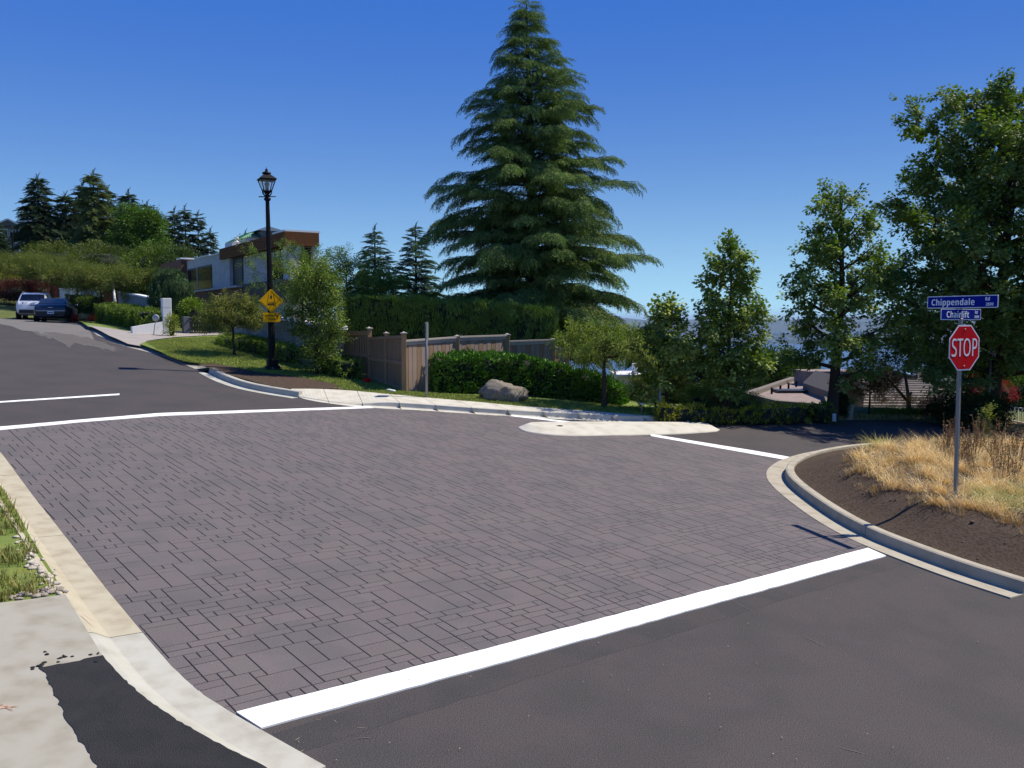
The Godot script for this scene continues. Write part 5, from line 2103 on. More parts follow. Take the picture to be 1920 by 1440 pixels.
# a leafy tree: leader, limbs, side branches, and sprays of leaves along them
func leafy(o: Node3D, h: float, bare: float, trunk_r: float, prof: Array, limbs: int, kind: String, size: float, dens: float, ascend: float, ca: Color, cb: Color, mat: Material, bark: Material, squash := 1.0, droop := 0.0) -> void:
	var trunk := mb(true)
	var pts := []
	var rad := []
	var lean := Vector3(rf(-0.03, 0.03), 0, rf(-0.03, 0.03)) * h
	for i in 8:
		var t := i / 7.0
		pts.append(Vector3(0, -0.2 + t * (h * 0.92 + 0.2), 0) + lean * sin(t * 2.6) + Vector3(rf(-1, 1), 0, rf(-1, 1)) * trunk_r * 0.35 * t)
		rad.append(trunk_r * (1.25 if i == 0 else 1.0) * (1.0 - 0.93 * t) + 0.006)
	tube(trunk, pts, rad, 9, false)
	part("trunk", trunk, bark, o)
	var wood := mb(true)
	var tr := []
	var cols := PackedColorArray()
	for i in limbs:
		var t := pow((i + rf(0.0, 0.9)) / limbs, 0.9)
		var y0 := lerpf(bare, h * 0.9, t) * rf(0.96, 1.0)
		var a := i * 2.39996 + rf(-0.35, 0.35)
		var out := Vector3(cos(a), 0, sin(a) * squash)
		# the tip sits on the crown's outline
		var y1 := y0
		var r := 0.0
		for k in 4:
			r = profile(prof, clampf(y1 / h, 0.0, 1.0)) * rf(0.62, 1.16)
			y1 = minf(y0 + r * ascend * (0.3 + 0.7 * t), h)
		var f := clampf((y0 + 0.2) / (h * 0.92 + 0.2), 0.0, 1.0) * 7.0
		var p0: Vector3 = pts[int(f)].lerp(pts[mini(int(f) + 1, 7)], f - int(f))
		var p3 := p0 * Vector3(1, 0, 1) + out * r + Vector3(0, y1 - droop * r, 0)
		var p1 := p0 + out * r * 0.4 + Vector3(0, (y1 - y0) * 0.3, 0)
		var p2 := p0 + out * r * 0.75 + Vector3(0, (y1 - y0) * 0.75, 0)
		var br := trunk_r * 0.42 * (1.0 - 0.6 * t) + 0.006
		tube(wood, [p0, p1, p2, p3], [br, br * 0.7, br * 0.4, 0.005], 5, false)
		var n := int(r * dens) + 2
		for k in n:
			var u := lerpf(0.1, 1.0, pow((k + rng.randf()) / n, 0.6))
			var q := p0.lerp(p1, u * 2) if u < 0.5 else (p1.lerp(p2, (u - 0.5) * 4) if u < 0.75 else p2.lerp(p3, (u - 0.75) * 4))
			var side := (out * rf(0.1, 0.9) + Vector3(-out.z, 0, out.x) * rf(-1.1, 1.1) + Vector3(0, rf(-0.35, 0.75) - droop, 0)).normalized()
			var l := r * rf(0.12, 0.34) + 0.15
			var e := q + side * l
			if rng.randf() < 0.35:
				tube(wood, [q, e], [br * 0.25 + 0.003, 0.003], 3, false)
			var m := 2 + int(l / 0.28)
			for j in m:
				var w := q.lerp(e, (j + 0.7) / m) + rand_dir() * 0.1
				tr.append(aim(side + rand_dir() * 0.75 + Vector3(0, -droop, 0), w, size * rf(0.75, 1.2)))
				cols.append(tint(ca, cb))
	for k in 18:
		tr.append(aim(Vector3(rf(-0.7, 0.7), 1, rf(-0.7, 0.7)), pts[7] + Vector3(0, 0.05 - h * 0.014 * k, 0) + rand_dir() * 0.012 * k, size * 0.85))
		cols.append(tint(ca, cb))
	part("limbs", wood, bark, o)
	crown("crown", kind, mat, o, tr, cols)

# a conifer: straight leader, branches in tiers, sprays on both sides of each
func conifer(o: Node3D, h: float, bare: float, trunk_r: float, prof: Array, tiers: int, per: int, kind: String, size: float, dens: float, rise: float, sag: float, ca: Color, cb: Color, bark: Material, ragged := 0.2) -> void:
	var trunk := mb(true)
	tube(trunk, [Vector3(0, -0.3, 0), Vector3(0, h * 0.3, 0), Vector3(0.02 * h * 0.1, h * 0.7, 0), Vector3(0, h * 0.995, 0)], [trunk_r * 1.15, trunk_r * 0.8, trunk_r * 0.4, 0.01], 8, false)
	part("trunk", trunk, bark, o)
	var wood := mb(true)
	var tr := []
	var cols := PackedColorArray()
	for i in tiers:
		var t := (i + rf(-0.3, 0.3)) / tiers
		var y := lerpf(bare, h * 0.985, clampf(t, 0.0, 1.0))
		var up := y / h
		var cnt := maxi(3, int(per * (1.0 - 0.45 * up)))
		for k in cnt:
			var a := TAU * k / cnt + i * 2.1 + rf(-0.4, 0.4)
			var out := Vector3(cos(a), 0, sin(a))
			y = clampf(lerpf(bare, h * 0.985, clampf(t, 0.0, 1.0)) + rf(-0.55, 0.55) * h / tiers, bare * 0.7, h * 0.985)
			up = y / h
			var r := profile(prof, up) * (1.0 - ragged * 0.8 + rf(-ragged, ragged))
			if r < 0.05:
				continue
			var pts := []
			var lift := rf(1.0 - ragged * 3.0, 1.0 + ragged * 3.0)
			for m in 6:
				var u := m / 5.0
				pts.append(Vector3(0, y, 0) + out * r * u + Vector3(0, r * (lift * rise * (0.75 + up * 1.3) * u - sag * u * u * u), 0))
			var br := trunk_r * 0.22 * (1.0 - up) + 0.006
			tube(wood, pts, [br, br * 0.8, br * 0.6, br * 0.45, br * 0.3, 0.004], 4, false)
			var n := int(r * dens) + 2
			for m in n:
				var u := lerpf(0.12, 1.0, (m + rng.randf()) / n)
				var f := u * 5.0
				var q: Vector3 = pts[mini(int(f), 4)].lerp(pts[mini(int(f) + 1, 5)], f - mini(int(f), 4))
				var s := 1.0 if m % 2 else -1.0
				var along: Vector3 = (pts[mini(int(f) + 1, 5)] - pts[mini(int(f), 4)]).normalized()
				var spread := (1.0 - u) * 0.9 + 0.25
				var dir := (along + Vector3(-out.z, 0, out.x) * s * spread * rf(0.5, 1.3) + Vector3(0, rf(-0.2, 0.15) - sag * 0.3 * u, 0)).normalized()
				var off := Vector3(-out.z, 0, out.x) * s * (1.0 - u) * r * 0.28 * rng.randf()
				tr.append(aim(dir, q + off + Vector3(0, rf(-0.06, 0.03), 0), size * rf(0.8, 1.2) * lerpf(1.0, 0.65, up), 0.25))
				cols.append(tint(ca, cb))
			tr.append(aim(pts[5] - pts[4], pts[4], size * 0.9 * lerpf(1.0, 0.6, up), 0.2))
			cols.append(tint(ca, cb))
	for k in 5:
		var a := k * 1.3
		tr.append(aim(Vector3(cos(a) * 0.35, 1, sin(a) * 0.35), Vector3(0, h * 0.985 - k * 0.02 * h, 0), size * 0.5, 0.2))
		cols.append(tint(ca, cb))
	part("limbs", wood, bark, o)
	crown("crown", kind, M.needle, o, tr, cols)

# a clipped hedge along a plan line: dark woody core inside a shell of leaves
func hedge(called: String, label: String, group: String, line: PackedVector2Array, w: float, base: Array, top: Array, kind: String, size: float, dens: float, ca: Color, cb: Color, mat: Material, rough := 0.05) -> Node3D:
	var total := length_of(line)
	var mid := line[line.size() / 2]
	var o := thing(called, label, "hedge", Vector3.ZERO, 0.0, group)
	var n := maxi(4, int(total / 0.3))
	var f := resample(line, n + 1)
	var core := mb(true)
	var rings := []
	var tr := []
	var cols := PackedColorArray()
	for i in n + 1:
		var u := float(i) / n
		var t := (f[mini(i + 1, n)] - f[maxi(i - 1, 0)]).normalized()
		var s := Vector2(-t.y, t.x)
		var y0 := profile(base, u)
		var y1 := profile(top, u)
		var e := w * (0.5 if i == 0 or i == n else 1.0) * 0.86
		var ring := []
		for q in [[-1.0, 0.0], [-1.04, 0.5], [-1.0, 0.9], [-0.8, 1.0], [0.8, 1.0], [1.0, 0.9], [1.04, 0.5], [1.0, 0.0]]:
			var b := nz.get_noise_2d(i * 0.4 + q[0] * 3.0, q[1] * 3.0 + total) * rough
			var p: Vector2 = f[i] + s * (e * q[0] + b)
			ring.append(v3(p, lerpf(y0, y1 - 0.05, q[1]) + b))
		rings.append(ring)
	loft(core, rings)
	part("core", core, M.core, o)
	var h := profile(top, 0.5) - profile(base, 0.5)
	var count := int(total * (2.0 * h + 2.0 * w) * dens)
	for k in count + int(2.0 * w * h * dens * 2.0):
		var u := rng.randf()
		var endcap := 0.0
		if k >= count:
			u = 0.0 if k % 2 else 1.0
			endcap = -1.0 if k % 2 else 1.0
		var at_n := u * n
		var i := mini(int(at_n), n - 1)
		var c := f[i].lerp(f[i + 1], at_n - i)
		var t := (f[i + 1] - f[i]).normalized()
		var s := Vector2(-t.y, t.x)
		var y0 := profile(base, u)
		var y1 := profile(top, u)
		var v := rng.randf() * (2.0 * h + 2.0 * w)
		var p: Vector3
		var nrm: Vector3
		var b := nz.get_noise_2d(at_n * 0.35, total + v * 0.6) * rough * 1.6
		if endcap != 0.0:
			var q := rf(-1, 1)
			p = v3(c + s * q * w + t * endcap * 0.02, lerpf(y0, y1, rng.randf()))
			nrm = Vector3(t.x * endcap, 0.2, -t.y * endcap)
		elif v < 2.0 * w:
			p = v3(c + s * (v - w), y1 + b)
			nrm = Vector3(rf(-0.3, 0.3), 1, rf(-0.3, 0.3))
		else:
			var q := 1.0 if v < 2.0 * w + h else -1.0
			p = v3(c + s * q * (w + b), lerpf(y0, y1, rng.randf()))
			nrm = Vector3(s.x * q, 0.25, -s.y * q)
		var tf := aim(nrm + rand_dir() * 0.35, p + nrm * rf(-0.03, 0.03), size * rf(0.8, 1.25), 0.3)
		tr.append(tf)
		cols.append(tint(ca, cb))
	crown("foliage", kind, mat, o, tr, cols)
	return o

# a rounded shrub
func shrub(called: String, label: String, group: String, at0: Vector3, r: Vector3, kind: String, size: float, count: int, ca: Color, cb: Color, mat: Material, fill := 0.72) -> Node3D:
	var o := thing(called, label, "shrub", at0, 0.0, group)
	var core := mb(true)
	var rows := []
	for i in 9:
		var ring := []
		for k in 12:
			var th := PI * i / 8.0
			var a := TAU * k / 12
			var d := Vector3(sin(th) * cos(a), cos(th), sin(th) * sin(a))
			var b := 1.0 + nz.get_noise_3d(d.x * 2.0 + at0.x, d.y * 2.0, d.z * 2.0 + at0.z) * 0.35
			ring.append(Vector3(0, r.y * 0.95, 0) + d * r * fill * b)
		rows.append(ring)
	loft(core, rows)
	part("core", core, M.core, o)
	var tr := []
	var cols := PackedColorArray()
	for k in count:
		var d := rand_dir()
		if d.y < -0.75:
			d.y = -d.y
		var b := 1.0 + nz.get_noise_3d(d.x * 2.0 + at0.x, d.y * 2.0, d.z * 2.0 + at0.z) * 0.35
		tr.append(aim(d + rand_dir() * 0.5 + Vector3(0, 0.3, 0), Vector3(0, r.y * 0.95, 0) + d * r * b * rf(0.72, 0.98), size * rf(0.7, 1.2)))
		cols.append(tint(ca, cb))
	crown("foliage", kind, mat, o, tr, cols)
	return o

func scatter(called: String, label: String, kind: String, poly: PackedVector2Array, count: int, height: Callable, lift: float, s0: float, s1: float, ca: Color, cb: Color, mat: Material, keep := -2.0) -> void:
	var o := Node3D.new()
	o.name = numbered(called)
	add_child(o)
	tag(o, label, "grass", "", "stuff")
	var lo := poly[0]
	var hi := poly[0]
	for q in poly:
		lo = lo.min(q)
		hi = hi.max(q)
	var tr := []
	var cols := PackedColorArray()
	var tries := 0
	while tr.size() < count and tries < count * 12:
		tries += 1
		var q := Vector2(rf(lo.x, hi.x), rf(lo.y, hi.y))
		if not Geometry2D.is_point_in_polygon(q, poly):
			continue
		var m := nz.get_noise_2d(q.x * 1.3 + count, q.y * 1.3)
		if m < keep + rf(-0.15, 0.15):
			continue
		var b := Basis(Vector3.UP, rf(0, TAU)) * Basis(Vector3.RIGHT, rf(-0.2, 0.2))
		tr.append(Transform3D(b.scaled(Vector3.ONE * rf(s0, s1)), v3(q, height.call(q.x, q.y) + lift)))
		cols.append(tint(ca, cb))
	crown("blades", kind, mat, o, tr, cols)

func C(r: float, g: float, b: float) -> Color:
	return Color(r, g, b)

func build_plants() -> void:
	make_foliage()
	plant_cedar()
	plant_right()
	plant_hedges()
	plant_left()
	plant_grass()

func plant_cedar() -> void:
	var d := 32.0
	var p := at(1006, 640, d)
	var g := verge_h(p.x, d)
	var u := d / FOCAL
	var h := at(985, -10, d).y - g
	var o := thing("cedar_tree", "tall dark drooping cedar rising above the clipped hedge in the middle", "tree", Vector3(p.x, g, p.z))
	o.rotation.z = 0.03
	var prof := [[0.0, 150 * u], [0.1, 186 * u], [0.22, 204 * u], [0.34, 206 * u], [0.41, 200 * u], [0.48, 180 * u], [0.55, 140 * u], [0.64, 128 * u], [0.71, 112 * u], [0.79, 66 * u], [0.84, 52 * u], [0.9, 32 * u], [0.94, 17 * u], [1.0, 5 * u]]
	conifer(o, h, 0.5, 0.3, prof, 48, 9, "cedar", 1.05, 9.0, 0.24, 0.2, C(0.065, 0.112, 0.033), C(0.16, 0.215, 0.07), M.bark, 0.27)

func tree_at(called: String, label: String, px: float, py: float, group := "", d := 0.0) -> Node3D:
	var q := gp(px, py, 0.0, true)
	if d > 0.0:
		q = Vector2(ray(px, py).x * d, d)
	return thing(called, label, "tree", v3(q, verge_h(q.x, q.y)), rf(0, TAU), group)

func plant_right() -> void:
	var grp := "young maples beyond the right road"
	var lo := C(0.065, 0.11, 0.024)
	var hi := C(0.18, 0.225, 0.055)
	var o := tree_at("maple_tree", "slender pale topped maple just right of the small leaning tree", 1252, 776, grp)
	var u := -o.position.z / FOCAL
	leafy(o, 222 * u, 28 * u, 0.05, [[0.0, 34 * u], [0.25, 42 * u], [0.5, 38 * u], [0.75, 24 * u], [1.0, 5 * u]], 19, "maple", 0.72, 8.5, 1.15, lo, C(0.22, 0.25, 0.06), M.leaf, M.bark)
	o = tree_at("maple_tree", "cone shaped maple with a pointed top in the middle of the young maples", 1366, 780, grp)
	u = -o.position.z / FOCAL
	leafy(o, 350 * u, 40 * u, 0.075, [[0.1, 54 * u], [0.22, 70 * u], [0.42, 62 * u], [0.62, 42 * u], [0.8, 24 * u], [0.93, 10 * u], [1.0, 2 * u]], 28, "maple", 0.74, 9.0, 1.1, lo, hi, M.leaf, M.bark)
	o = tree_at("maple_tree", "taller maple with a thick dark trunk left of the stop sign", 1558, 783, grp)
	u = -o.position.z / FOCAL
	leafy(o, 455 * u, 70 * u, 0.17, [[0.13, 60 * u], [0.22, 92 * u], [0.45, 94 * u], [0.65, 74 * u], [0.82, 46 * u], [0.94, 22 * u], [1.0, 4 * u]], 31, "maple", 0.72, 6.6, 1.0, lo, hi, M.leaf, M.bark)
	o = tree_at("big_maple_tree", "very large dark maple behind the stop sign reaching out of the frame", 1855, 772, "", 27.5)
	u = 27.5 / FOCAL
	leafy(o, 665 * u, 58 * u, 0.24, [[0.06, 150 * u], [0.14, 205 * u], [0.45, 208 * u], [0.65, 192 * u], [0.8, 140 * u], [0.92, 70 * u], [1.0, 20 * u]], 70, "maple", 0.78, 6.0, 0.8, lo, C(0.14, 0.175, 0.05), M.leaf, M.bark)
	# small umbrella tree on the far verge
	o = tree_at("umbrella_tree", "small yellowish umbrella shaped tree beside the end of the laurel hedge", 1133, 765)
	u = -o.position.z / FOCAL
	leafy(o, 158 * u, 92 * u, 0.085, [[0.45, 60 * u], [0.6, 98 * u], [0.75, 85 * u], [0.92, 52 * u], [1.0, 18 * u]], 20, "willowy", 0.68, 9.0, 0.4, C(0.1, 0.145, 0.03), C(0.22, 0.245, 0.06), M.leaf, M.bark, 1.0, 0.12)
	# bare forked tree with a thin crown
	o = tree_at("forked_tree", "thin forked tree with bare limbs before the broad brown roof", 1703, 776)
	var st := mb(true)
	u = -o.position.z / FOCAL
	o.rotation.y = 0.0
	tube(st, [Vector3(0, -0.2, 0), Vector3(0, 26 * u, 0), Vector3(-0.05, 45 * u, 0), Vector3(-12 * u, 80 * u, 0.1)], [0.09, 0.07, 0.05, 0.035], 7)
	tube(st, [Vector3(0, 22 * u, 0), Vector3(-18 * u, 42 * u, 0), Vector3(-42 * u, 66 * u, 0.1)], [0.055, 0.045, 0.03], 6)
	tube(st, [Vector3(0, 30 * u, 0), Vector3(5 * u, 42 * u, 0)], [0.04, 0.03], 6)
	tube(st, [Vector3(-12 * u, 80 * u, 0.1), Vector3(2 * u, 94 * u, 0.1)], [0.03, 0.012], 5)
	part("trunk", st, M.pale_bark, o)
	var tr := []
	var cols := PackedColorArray()
	for k in 110:
		tr.append(aim(rand_dir() + Vector3(0, 0.2, 0), Vector3(rf(-75, 90) * u, rf(78, 118) * u, rf(-1.0, 1.0)), rf(0.5, 0.85)))
		cols.append(tint(C(0.07, 0.1, 0.03), C(0.2, 0.2, 0.05)))
	crown("crown", "small", M.leaf, o, tr, cols)
	o = tree_at("red_leaf_tree", "small reddish leaved tree between the gable and the forked tree", 1630, 772)
	leafy(o, 74 * u, 28 * u, 0.035, [[0.3, 25 * u], [0.55, 46 * u], [0.8, 44 * u], [1.0, 18 * u]], 14, "small", 0.6, 12.0, 0.4, C(0.13, 0.05, 0.02), C(0.22, 0.12, 0.04), M.leaf, M.bark)
	# conifers lower down the slope
	for q in [[1450, 655, 60.0, 44, "dark conifer below the road right of the cone shaped maple"], [1498, 676, 66.0, 36, "low dark conifer down the slope left of the thick trunked maple"], [1412, 690, 55.0, 34, "short dark conifer down the slope beside the cone shaped maple"], [1196, 612, 150.0, 14, "distant conifer leftmost of the tops seen past the cedar"], [1216, 604, 155.0, 13, "distant conifer second of the tops seen past the cedar"], [1232, 618, 140.0, 16, "distant conifer beside the slender maple's crown"], [1660, 668, 85.0, 30, "dark conifer down the slope above the broad brown roof"], [1750, 660, 90.0, 34, "dark conifer down the slope behind the stop sign"], [1900, 690, 50.0, 60, "dark conifer at the right edge behind the white railing"]]:
		var top := at(q[0], q[1], q[2])
		var g := ground_h(top.x, q[2])
		var t := thing("slope_conifer", q[4], "tree", Vector3(top.x, g, top.z), 0.0, "conifers down the slope")
		var hh := maxf(top.y - g, 3.0)
		var w: float = q[3] * q[2] / FOCAL
		conifer(t, hh, maxf(0.5, hh - w * 5.0), 0.2, [[0.0, w * 1.25], [maxf(0.1, 1.0 - w * 3.2 / hh), w], [1.0, 0.05]], int(clampf(hh * 2.2, 16, 34)), 7, "fir", maxf(1.3, q[2] / 48.0), 3.6, 0.1, 0.3, C(0.018, 0.034, 0.018), C(0.035, 0.055, 0.028), M.bark)
	for q in [[1440, 648, 52.0, 50, "dark leafy tree down the slope between the two middle maples"], [1498, 672, 58.0, 40, "dark leafy tree down the slope left of the thick trunked maple"], [1290, 640, 48.0, 60, "dark leafy tree down the slope behind the slender maple"], [1678, 690, 66.0, 34, "low leafy tree beyond the broad brown roof, left part"], [1780, 672, 60.0, 52, "dark leafy tree beyond the broad brown roof behind the stop sign"], [1898, 640, 48.0, 80, "dark leafy tree beyond the white railing at the right edge"]]:
		var top := at(q[0], q[1], q[2])
		var g := ground_h(top.x, q[2])
		var t := thing("slope_tree", q[4], "tree", Vector3(top.x, g, top.z), 0.0, "leafy trees down the slope")
		var w: float = q[3] * q[2] / FOCAL
		var hh := maxf(top.y - g, 3.0)
		leafy(t, hh, maxf(0.4, hh - w * 3.4), 0.14, [[0.0, w * 0.8], [maxf(0.2, 1.0 - w * 2.4 / hh), w], [0.9, w * 0.7], [1.0, w * 0.3]], 30, "broad", 1.5, 8.0, 0.5, C(0.03, 0.055, 0.018), C(0.08, 0.115, 0.035), M.leaf, M.bark)
	# hedges and shrubs along the far verge
	var dark := C(0.03, 0.06, 0.015)
	var a := gps([[1236, 784], [1310, 786], [1385, 787]], 0.0, true)
	hedge("low_hedge", "low yellow topped hedge under the slender maple", "low yellow hedges", a, 0.22, ends(a, 0.0), ends_px([[1236, 763], [1310, 766], [1385, 770]], a), "hedge", 1.0, 60.0, C(0.07, 0.1, 0.02), C(0.3, 0.28, 0.03), M.leaf, 0.08)
	a = gps([[1392, 787], [1450, 786], [1508, 786]], 0.0, true)
	hedge("low_hedge", "low yellow topped hedge between the cone shaped maple and the dark clipped ball", "low yellow hedges", a, 0.22, ends(a, 0.0), ends_px([[1392, 768], [1450, 764], [1508, 760]], a), "hedge", 1.0, 60.0, C(0.07, 0.1, 0.02), C(0.3, 0.28, 0.03), M.leaf, 0.08)
	a = gps([[1528, 785], [1552, 785]], 0.0, true)
	hedge("low_hedge", "short green hedge between the dark ball and the thick trunk", "", a, 0.2, ends(a, 0.0), ends_px([[1528, 762], [1552, 762]], a), "hedge", 1.0, 60.0, C(0.05, 0.09, 0.02), C(0.12, 0.16, 0.03), M.leaf, 0.08)
	shrub_px("round_shrub", "dark clipped ball shrub at the end of the yellow hedge", 1516, 786, 11, 22, "hedge", 0.9, 170, C(0.015, 0.03, 0.01), C(0.03, 0.05, 0.015))
	shrub_px("green_shrub", "loose green shrub behind the low yellow hedge", 1315, 775, 30, 36, "broad", 0.5, 130, C(0.07, 0.12, 0.03), C(0.14, 0.19, 0.05))
	shrub_px("mounded_shrub", "bright green mounded shrub behind the trunk of the cone shaped maple", 1385, 776, 34, 32, "small", 0.55, 150, C(0.09, 0.14, 0.03), C(0.16, 0.22, 0.05))
	shrub_px("pink_shrub", "dusky pink shrub left of the cone shaped maple's trunk", 1340, 777, 18, 26, "small", 0.5, 110, C(0.14, 0.06, 0.07), C(0.25, 0.12, 0.12))
	shrub_px("red_shrub", "small dark red shrub in front of the flat roofed house", 1407, 772, 13, 22, "small", 0.5, 80, C(0.14, 0.03, 0.04), C(0.25, 0.06, 0.06))
	shrub_px("crimson_shrub", "crimson leaved shrub right of the orange lilies", 1752, 780, 24, 28, "small", 0.55, 130, C(0.13, 0.025, 0.03), C(0.27, 0.06, 0.06))
	shrub_px("dark_shrub", "large dark shrub behind the stop sign pole", 1806, 795, 46, 44, "broad", 0.6, 300, C(0.02, 0.035, 0.012), C(0.05, 0.07, 0.02))
	shrub_px("dark_shrub", "large dark shrub under the small square sign", 1850, 795, 34, 42, "broad", 0.6, 220, C(0.018, 0.03, 0.012), C(0.04, 0.06, 0.02))
	shrub_px("upright_shrub", "narrow dark evergreen right of the thick trunk", 1576, 782, 13, 42, "thuja", 0.9, 170, C(0.015, 0.03, 0.01), C(0.03, 0.05, 0.015))
	shrub_px("red_maple_shrub", "red leaved shrub left of the big maple trunk", 1822, 752, 16, 45, "small", 0.6, 100, C(0.16, 0.015, 0.035), C(0.3, 0.04, 0.07), 31.0)
	shrub_px("red_maple_shrub", "red leaved shrub between the big maple trunk and the white railing", 1876, 756, 18, 45, "small", 0.6, 100, C(0.16, 0.015, 0.035), C(0.3, 0.04, 0.07), 31.0)
	shrub_px("green_shrub", "broad green shrub behind the white railing", 1925, 770, 50, 62, "broad", 0.7, 260, C(0.03, 0.06, 0.02), C(0.08, 0.12, 0.03), 33.0)
	shrub_px("olive_shrub", "olive green shrub left of the garden light", 1222, 772, 18, 40, "willowy", 0.55, 150, C(0.05, 0.07, 0.025), C(0.1, 0.12, 0.04), 26.5)
	shrub_px("grey_green_shrub", "tall grey green bush in the gap above the garden light", 1200, 760, 26, 55, "small", 0.6, 170, C(0.06, 0.075, 0.035), C(0.13, 0.14, 0.06), 31.0)
	for q in [[1215, 745, 34.0, 30, "dark bush below the white building"], [1280, 755, 33.0, 40, "dark bush behind the slender maple"], [1330, 752, 36.0, 44, "dark bush behind the cone shaped maple, left side"], [1420, 748, 50.0, 46, "dark bush beyond the flat roofed house"]]:
		shrub_px("dark_bush", q[4], q[0], q[1] + 30, q[3], 62, "broad", 0.75, 210, C(0.015, 0.03, 0.01), C(0.04, 0.06, 0.02), q[2])

func ends(line: PackedVector2Array, lift: float) -> Array:
	var o := []
	for i in line.size():
		o.append([float(i) / (line.size() - 1), verge_h(line[i].x, line[i].y) - 0.1 + lift])
	return o

func ends_px(px: Array, line: PackedVector2Array) -> Array:
	var o := []
	for i in line.size():
		o.append([float(i) / (line.size() - 1), at(px[i][0], px[i][1], line[i].y).y])
	return o

func shrub_px(called: String, label: String, px: float, py: float, half_w: float, tall: float, kind: String, size: float, count: int, ca: Color, cb: Color, d := 0.0) -> void:
	var q := gp(px, py, 0.0, true)
	if d > 0.0:
		q = xy(at(px, py, d))
	var u := q.y / FOCAL
	var y := verge_h(q.x, q.y)
	if d > 0.0:
		y = at(px, py, d).y - 0.1
	shrub(called, label, "", v3(q, y), Vector3(half_w * u, tall * u * 0.52, half_w * u), kind, size, count, ca, cb, M.leaf)

func plant_hedges() -> void:
	# tall clipped hedge behind the fence
	var l := PackedVector2Array([xy(at(664, 600, 29.5)), xy(at(700, 600, 29.2)), xy(at(880, 600, 28.8)), xy(at(1040, 600, 28.6))])
	hedge("tall_hedge", "tall dark clipped hedge behind the board fence", "", l, 0.55, ends(l, 0.0), ends_px([[664, 566], [700, 562], [880, 575], [1040, 583]], l), "thuja", 1.15, 75.0, C(0.065, 0.11, 0.025), C(0.15, 0.21, 0.045), M.needle, 0.16)
	# laurel hedge before the fence
	l = PackedVector2Array([xy(at(812, 700, 24.3)), xy(at(900, 700, 24.9)), xy(at(1010, 700, 25.2)), xy(at(1080, 700, 25.2)), xy(at(1165, 700, 24.7))])
	hedge("laurel_hedge", "glossy green laurel hedge between the boulder and the fence", "", l, 0.42, ends(l, 0.0), ends_px([[812, 673], [900, 669], [1010, 674], [1080, 695], [1165, 726]], l), "laurel", 0.92, 78.0, C(0.035, 0.085, 0.014), C(0.12, 0.2, 0.03), M.glossy_leaf, 0.13)
	# low box hedges by the lamp
	l = PackedVector2Array([gp(424, 649, 0.1), gp(446, 655, 0.1), gp(500, 669, 0.1), gp(553, 685, 0.1)])
	hedge("box_hedge", "low clipped box hedge running down behind the lamp post", "low box hedges", l, 0.3, ends(l, 0.0), ends_px([[424, 630], [446, 634], [500, 642], [553, 655]], l), "hedge", 0.9, 95.0, C(0.06, 0.1, 0.02), C(0.2, 0.25, 0.05), M.leaf, 0.1)
	l = PackedVector2Array([gp(610, 703, 0.1), gp(640, 709, 0.1), gp(664, 714, 0.1)])
	hedge("box_hedge", "short clipped box hedge left of the wooden gate", "low box hedges", l, 0.3, ends(l, 0.0), ends_px([[610, 670], [640, 673], [664, 677]], l), "hedge", 0.9, 95.0, C(0.06, 0.1, 0.02), C(0.2, 0.25, 0.05), M.leaf, 0.1)
	# hedge by the upper lawn with its rounded end
	l = PackedVector2Array([xy(at(198, 600, 46)), xy(at(240, 600, 42)), xy(at(284, 600, 37.2))])
	hedge("long_hedge", "dark clipped hedge below the grey garden wall", "", l, 0.45, ends(l, -0.2), ends_px([[198, 573], [240, 578], [284, 584]], l), "hedge", 1.3, 45.0, C(0.05, 0.085, 0.018), C(0.16, 0.21, 0.04), M.leaf, 0.1)
	var p := at(291, 601, 36.4)
	shrub("round_shrub", "bright rounded bush at the end of the dark clipped hedge", "", Vector3(p.x, verge_h(p.x, 36.4) - 0.05, p.z), Vector3(0.42, 0.42, 0.42), "hedge", 1.1, 260, C(0.08, 0.12, 0.02), C(0.16, 0.22, 0.035), M.leaf)
	l = PackedVector2Array([xy(at(142, 600, 57)), xy(at(196, 600, 51.5))])
	hedge("long_hedge", "dark hedge behind the sedan under the street trees", "", l, 0.5, ends(l, -0.2), ends_px([[142, 556], [196, 563]], l), "hedge", 1.5, 35.0, C(0.025, 0.045, 0.01), C(0.09, 0.12, 0.025), M.leaf, 0.1)

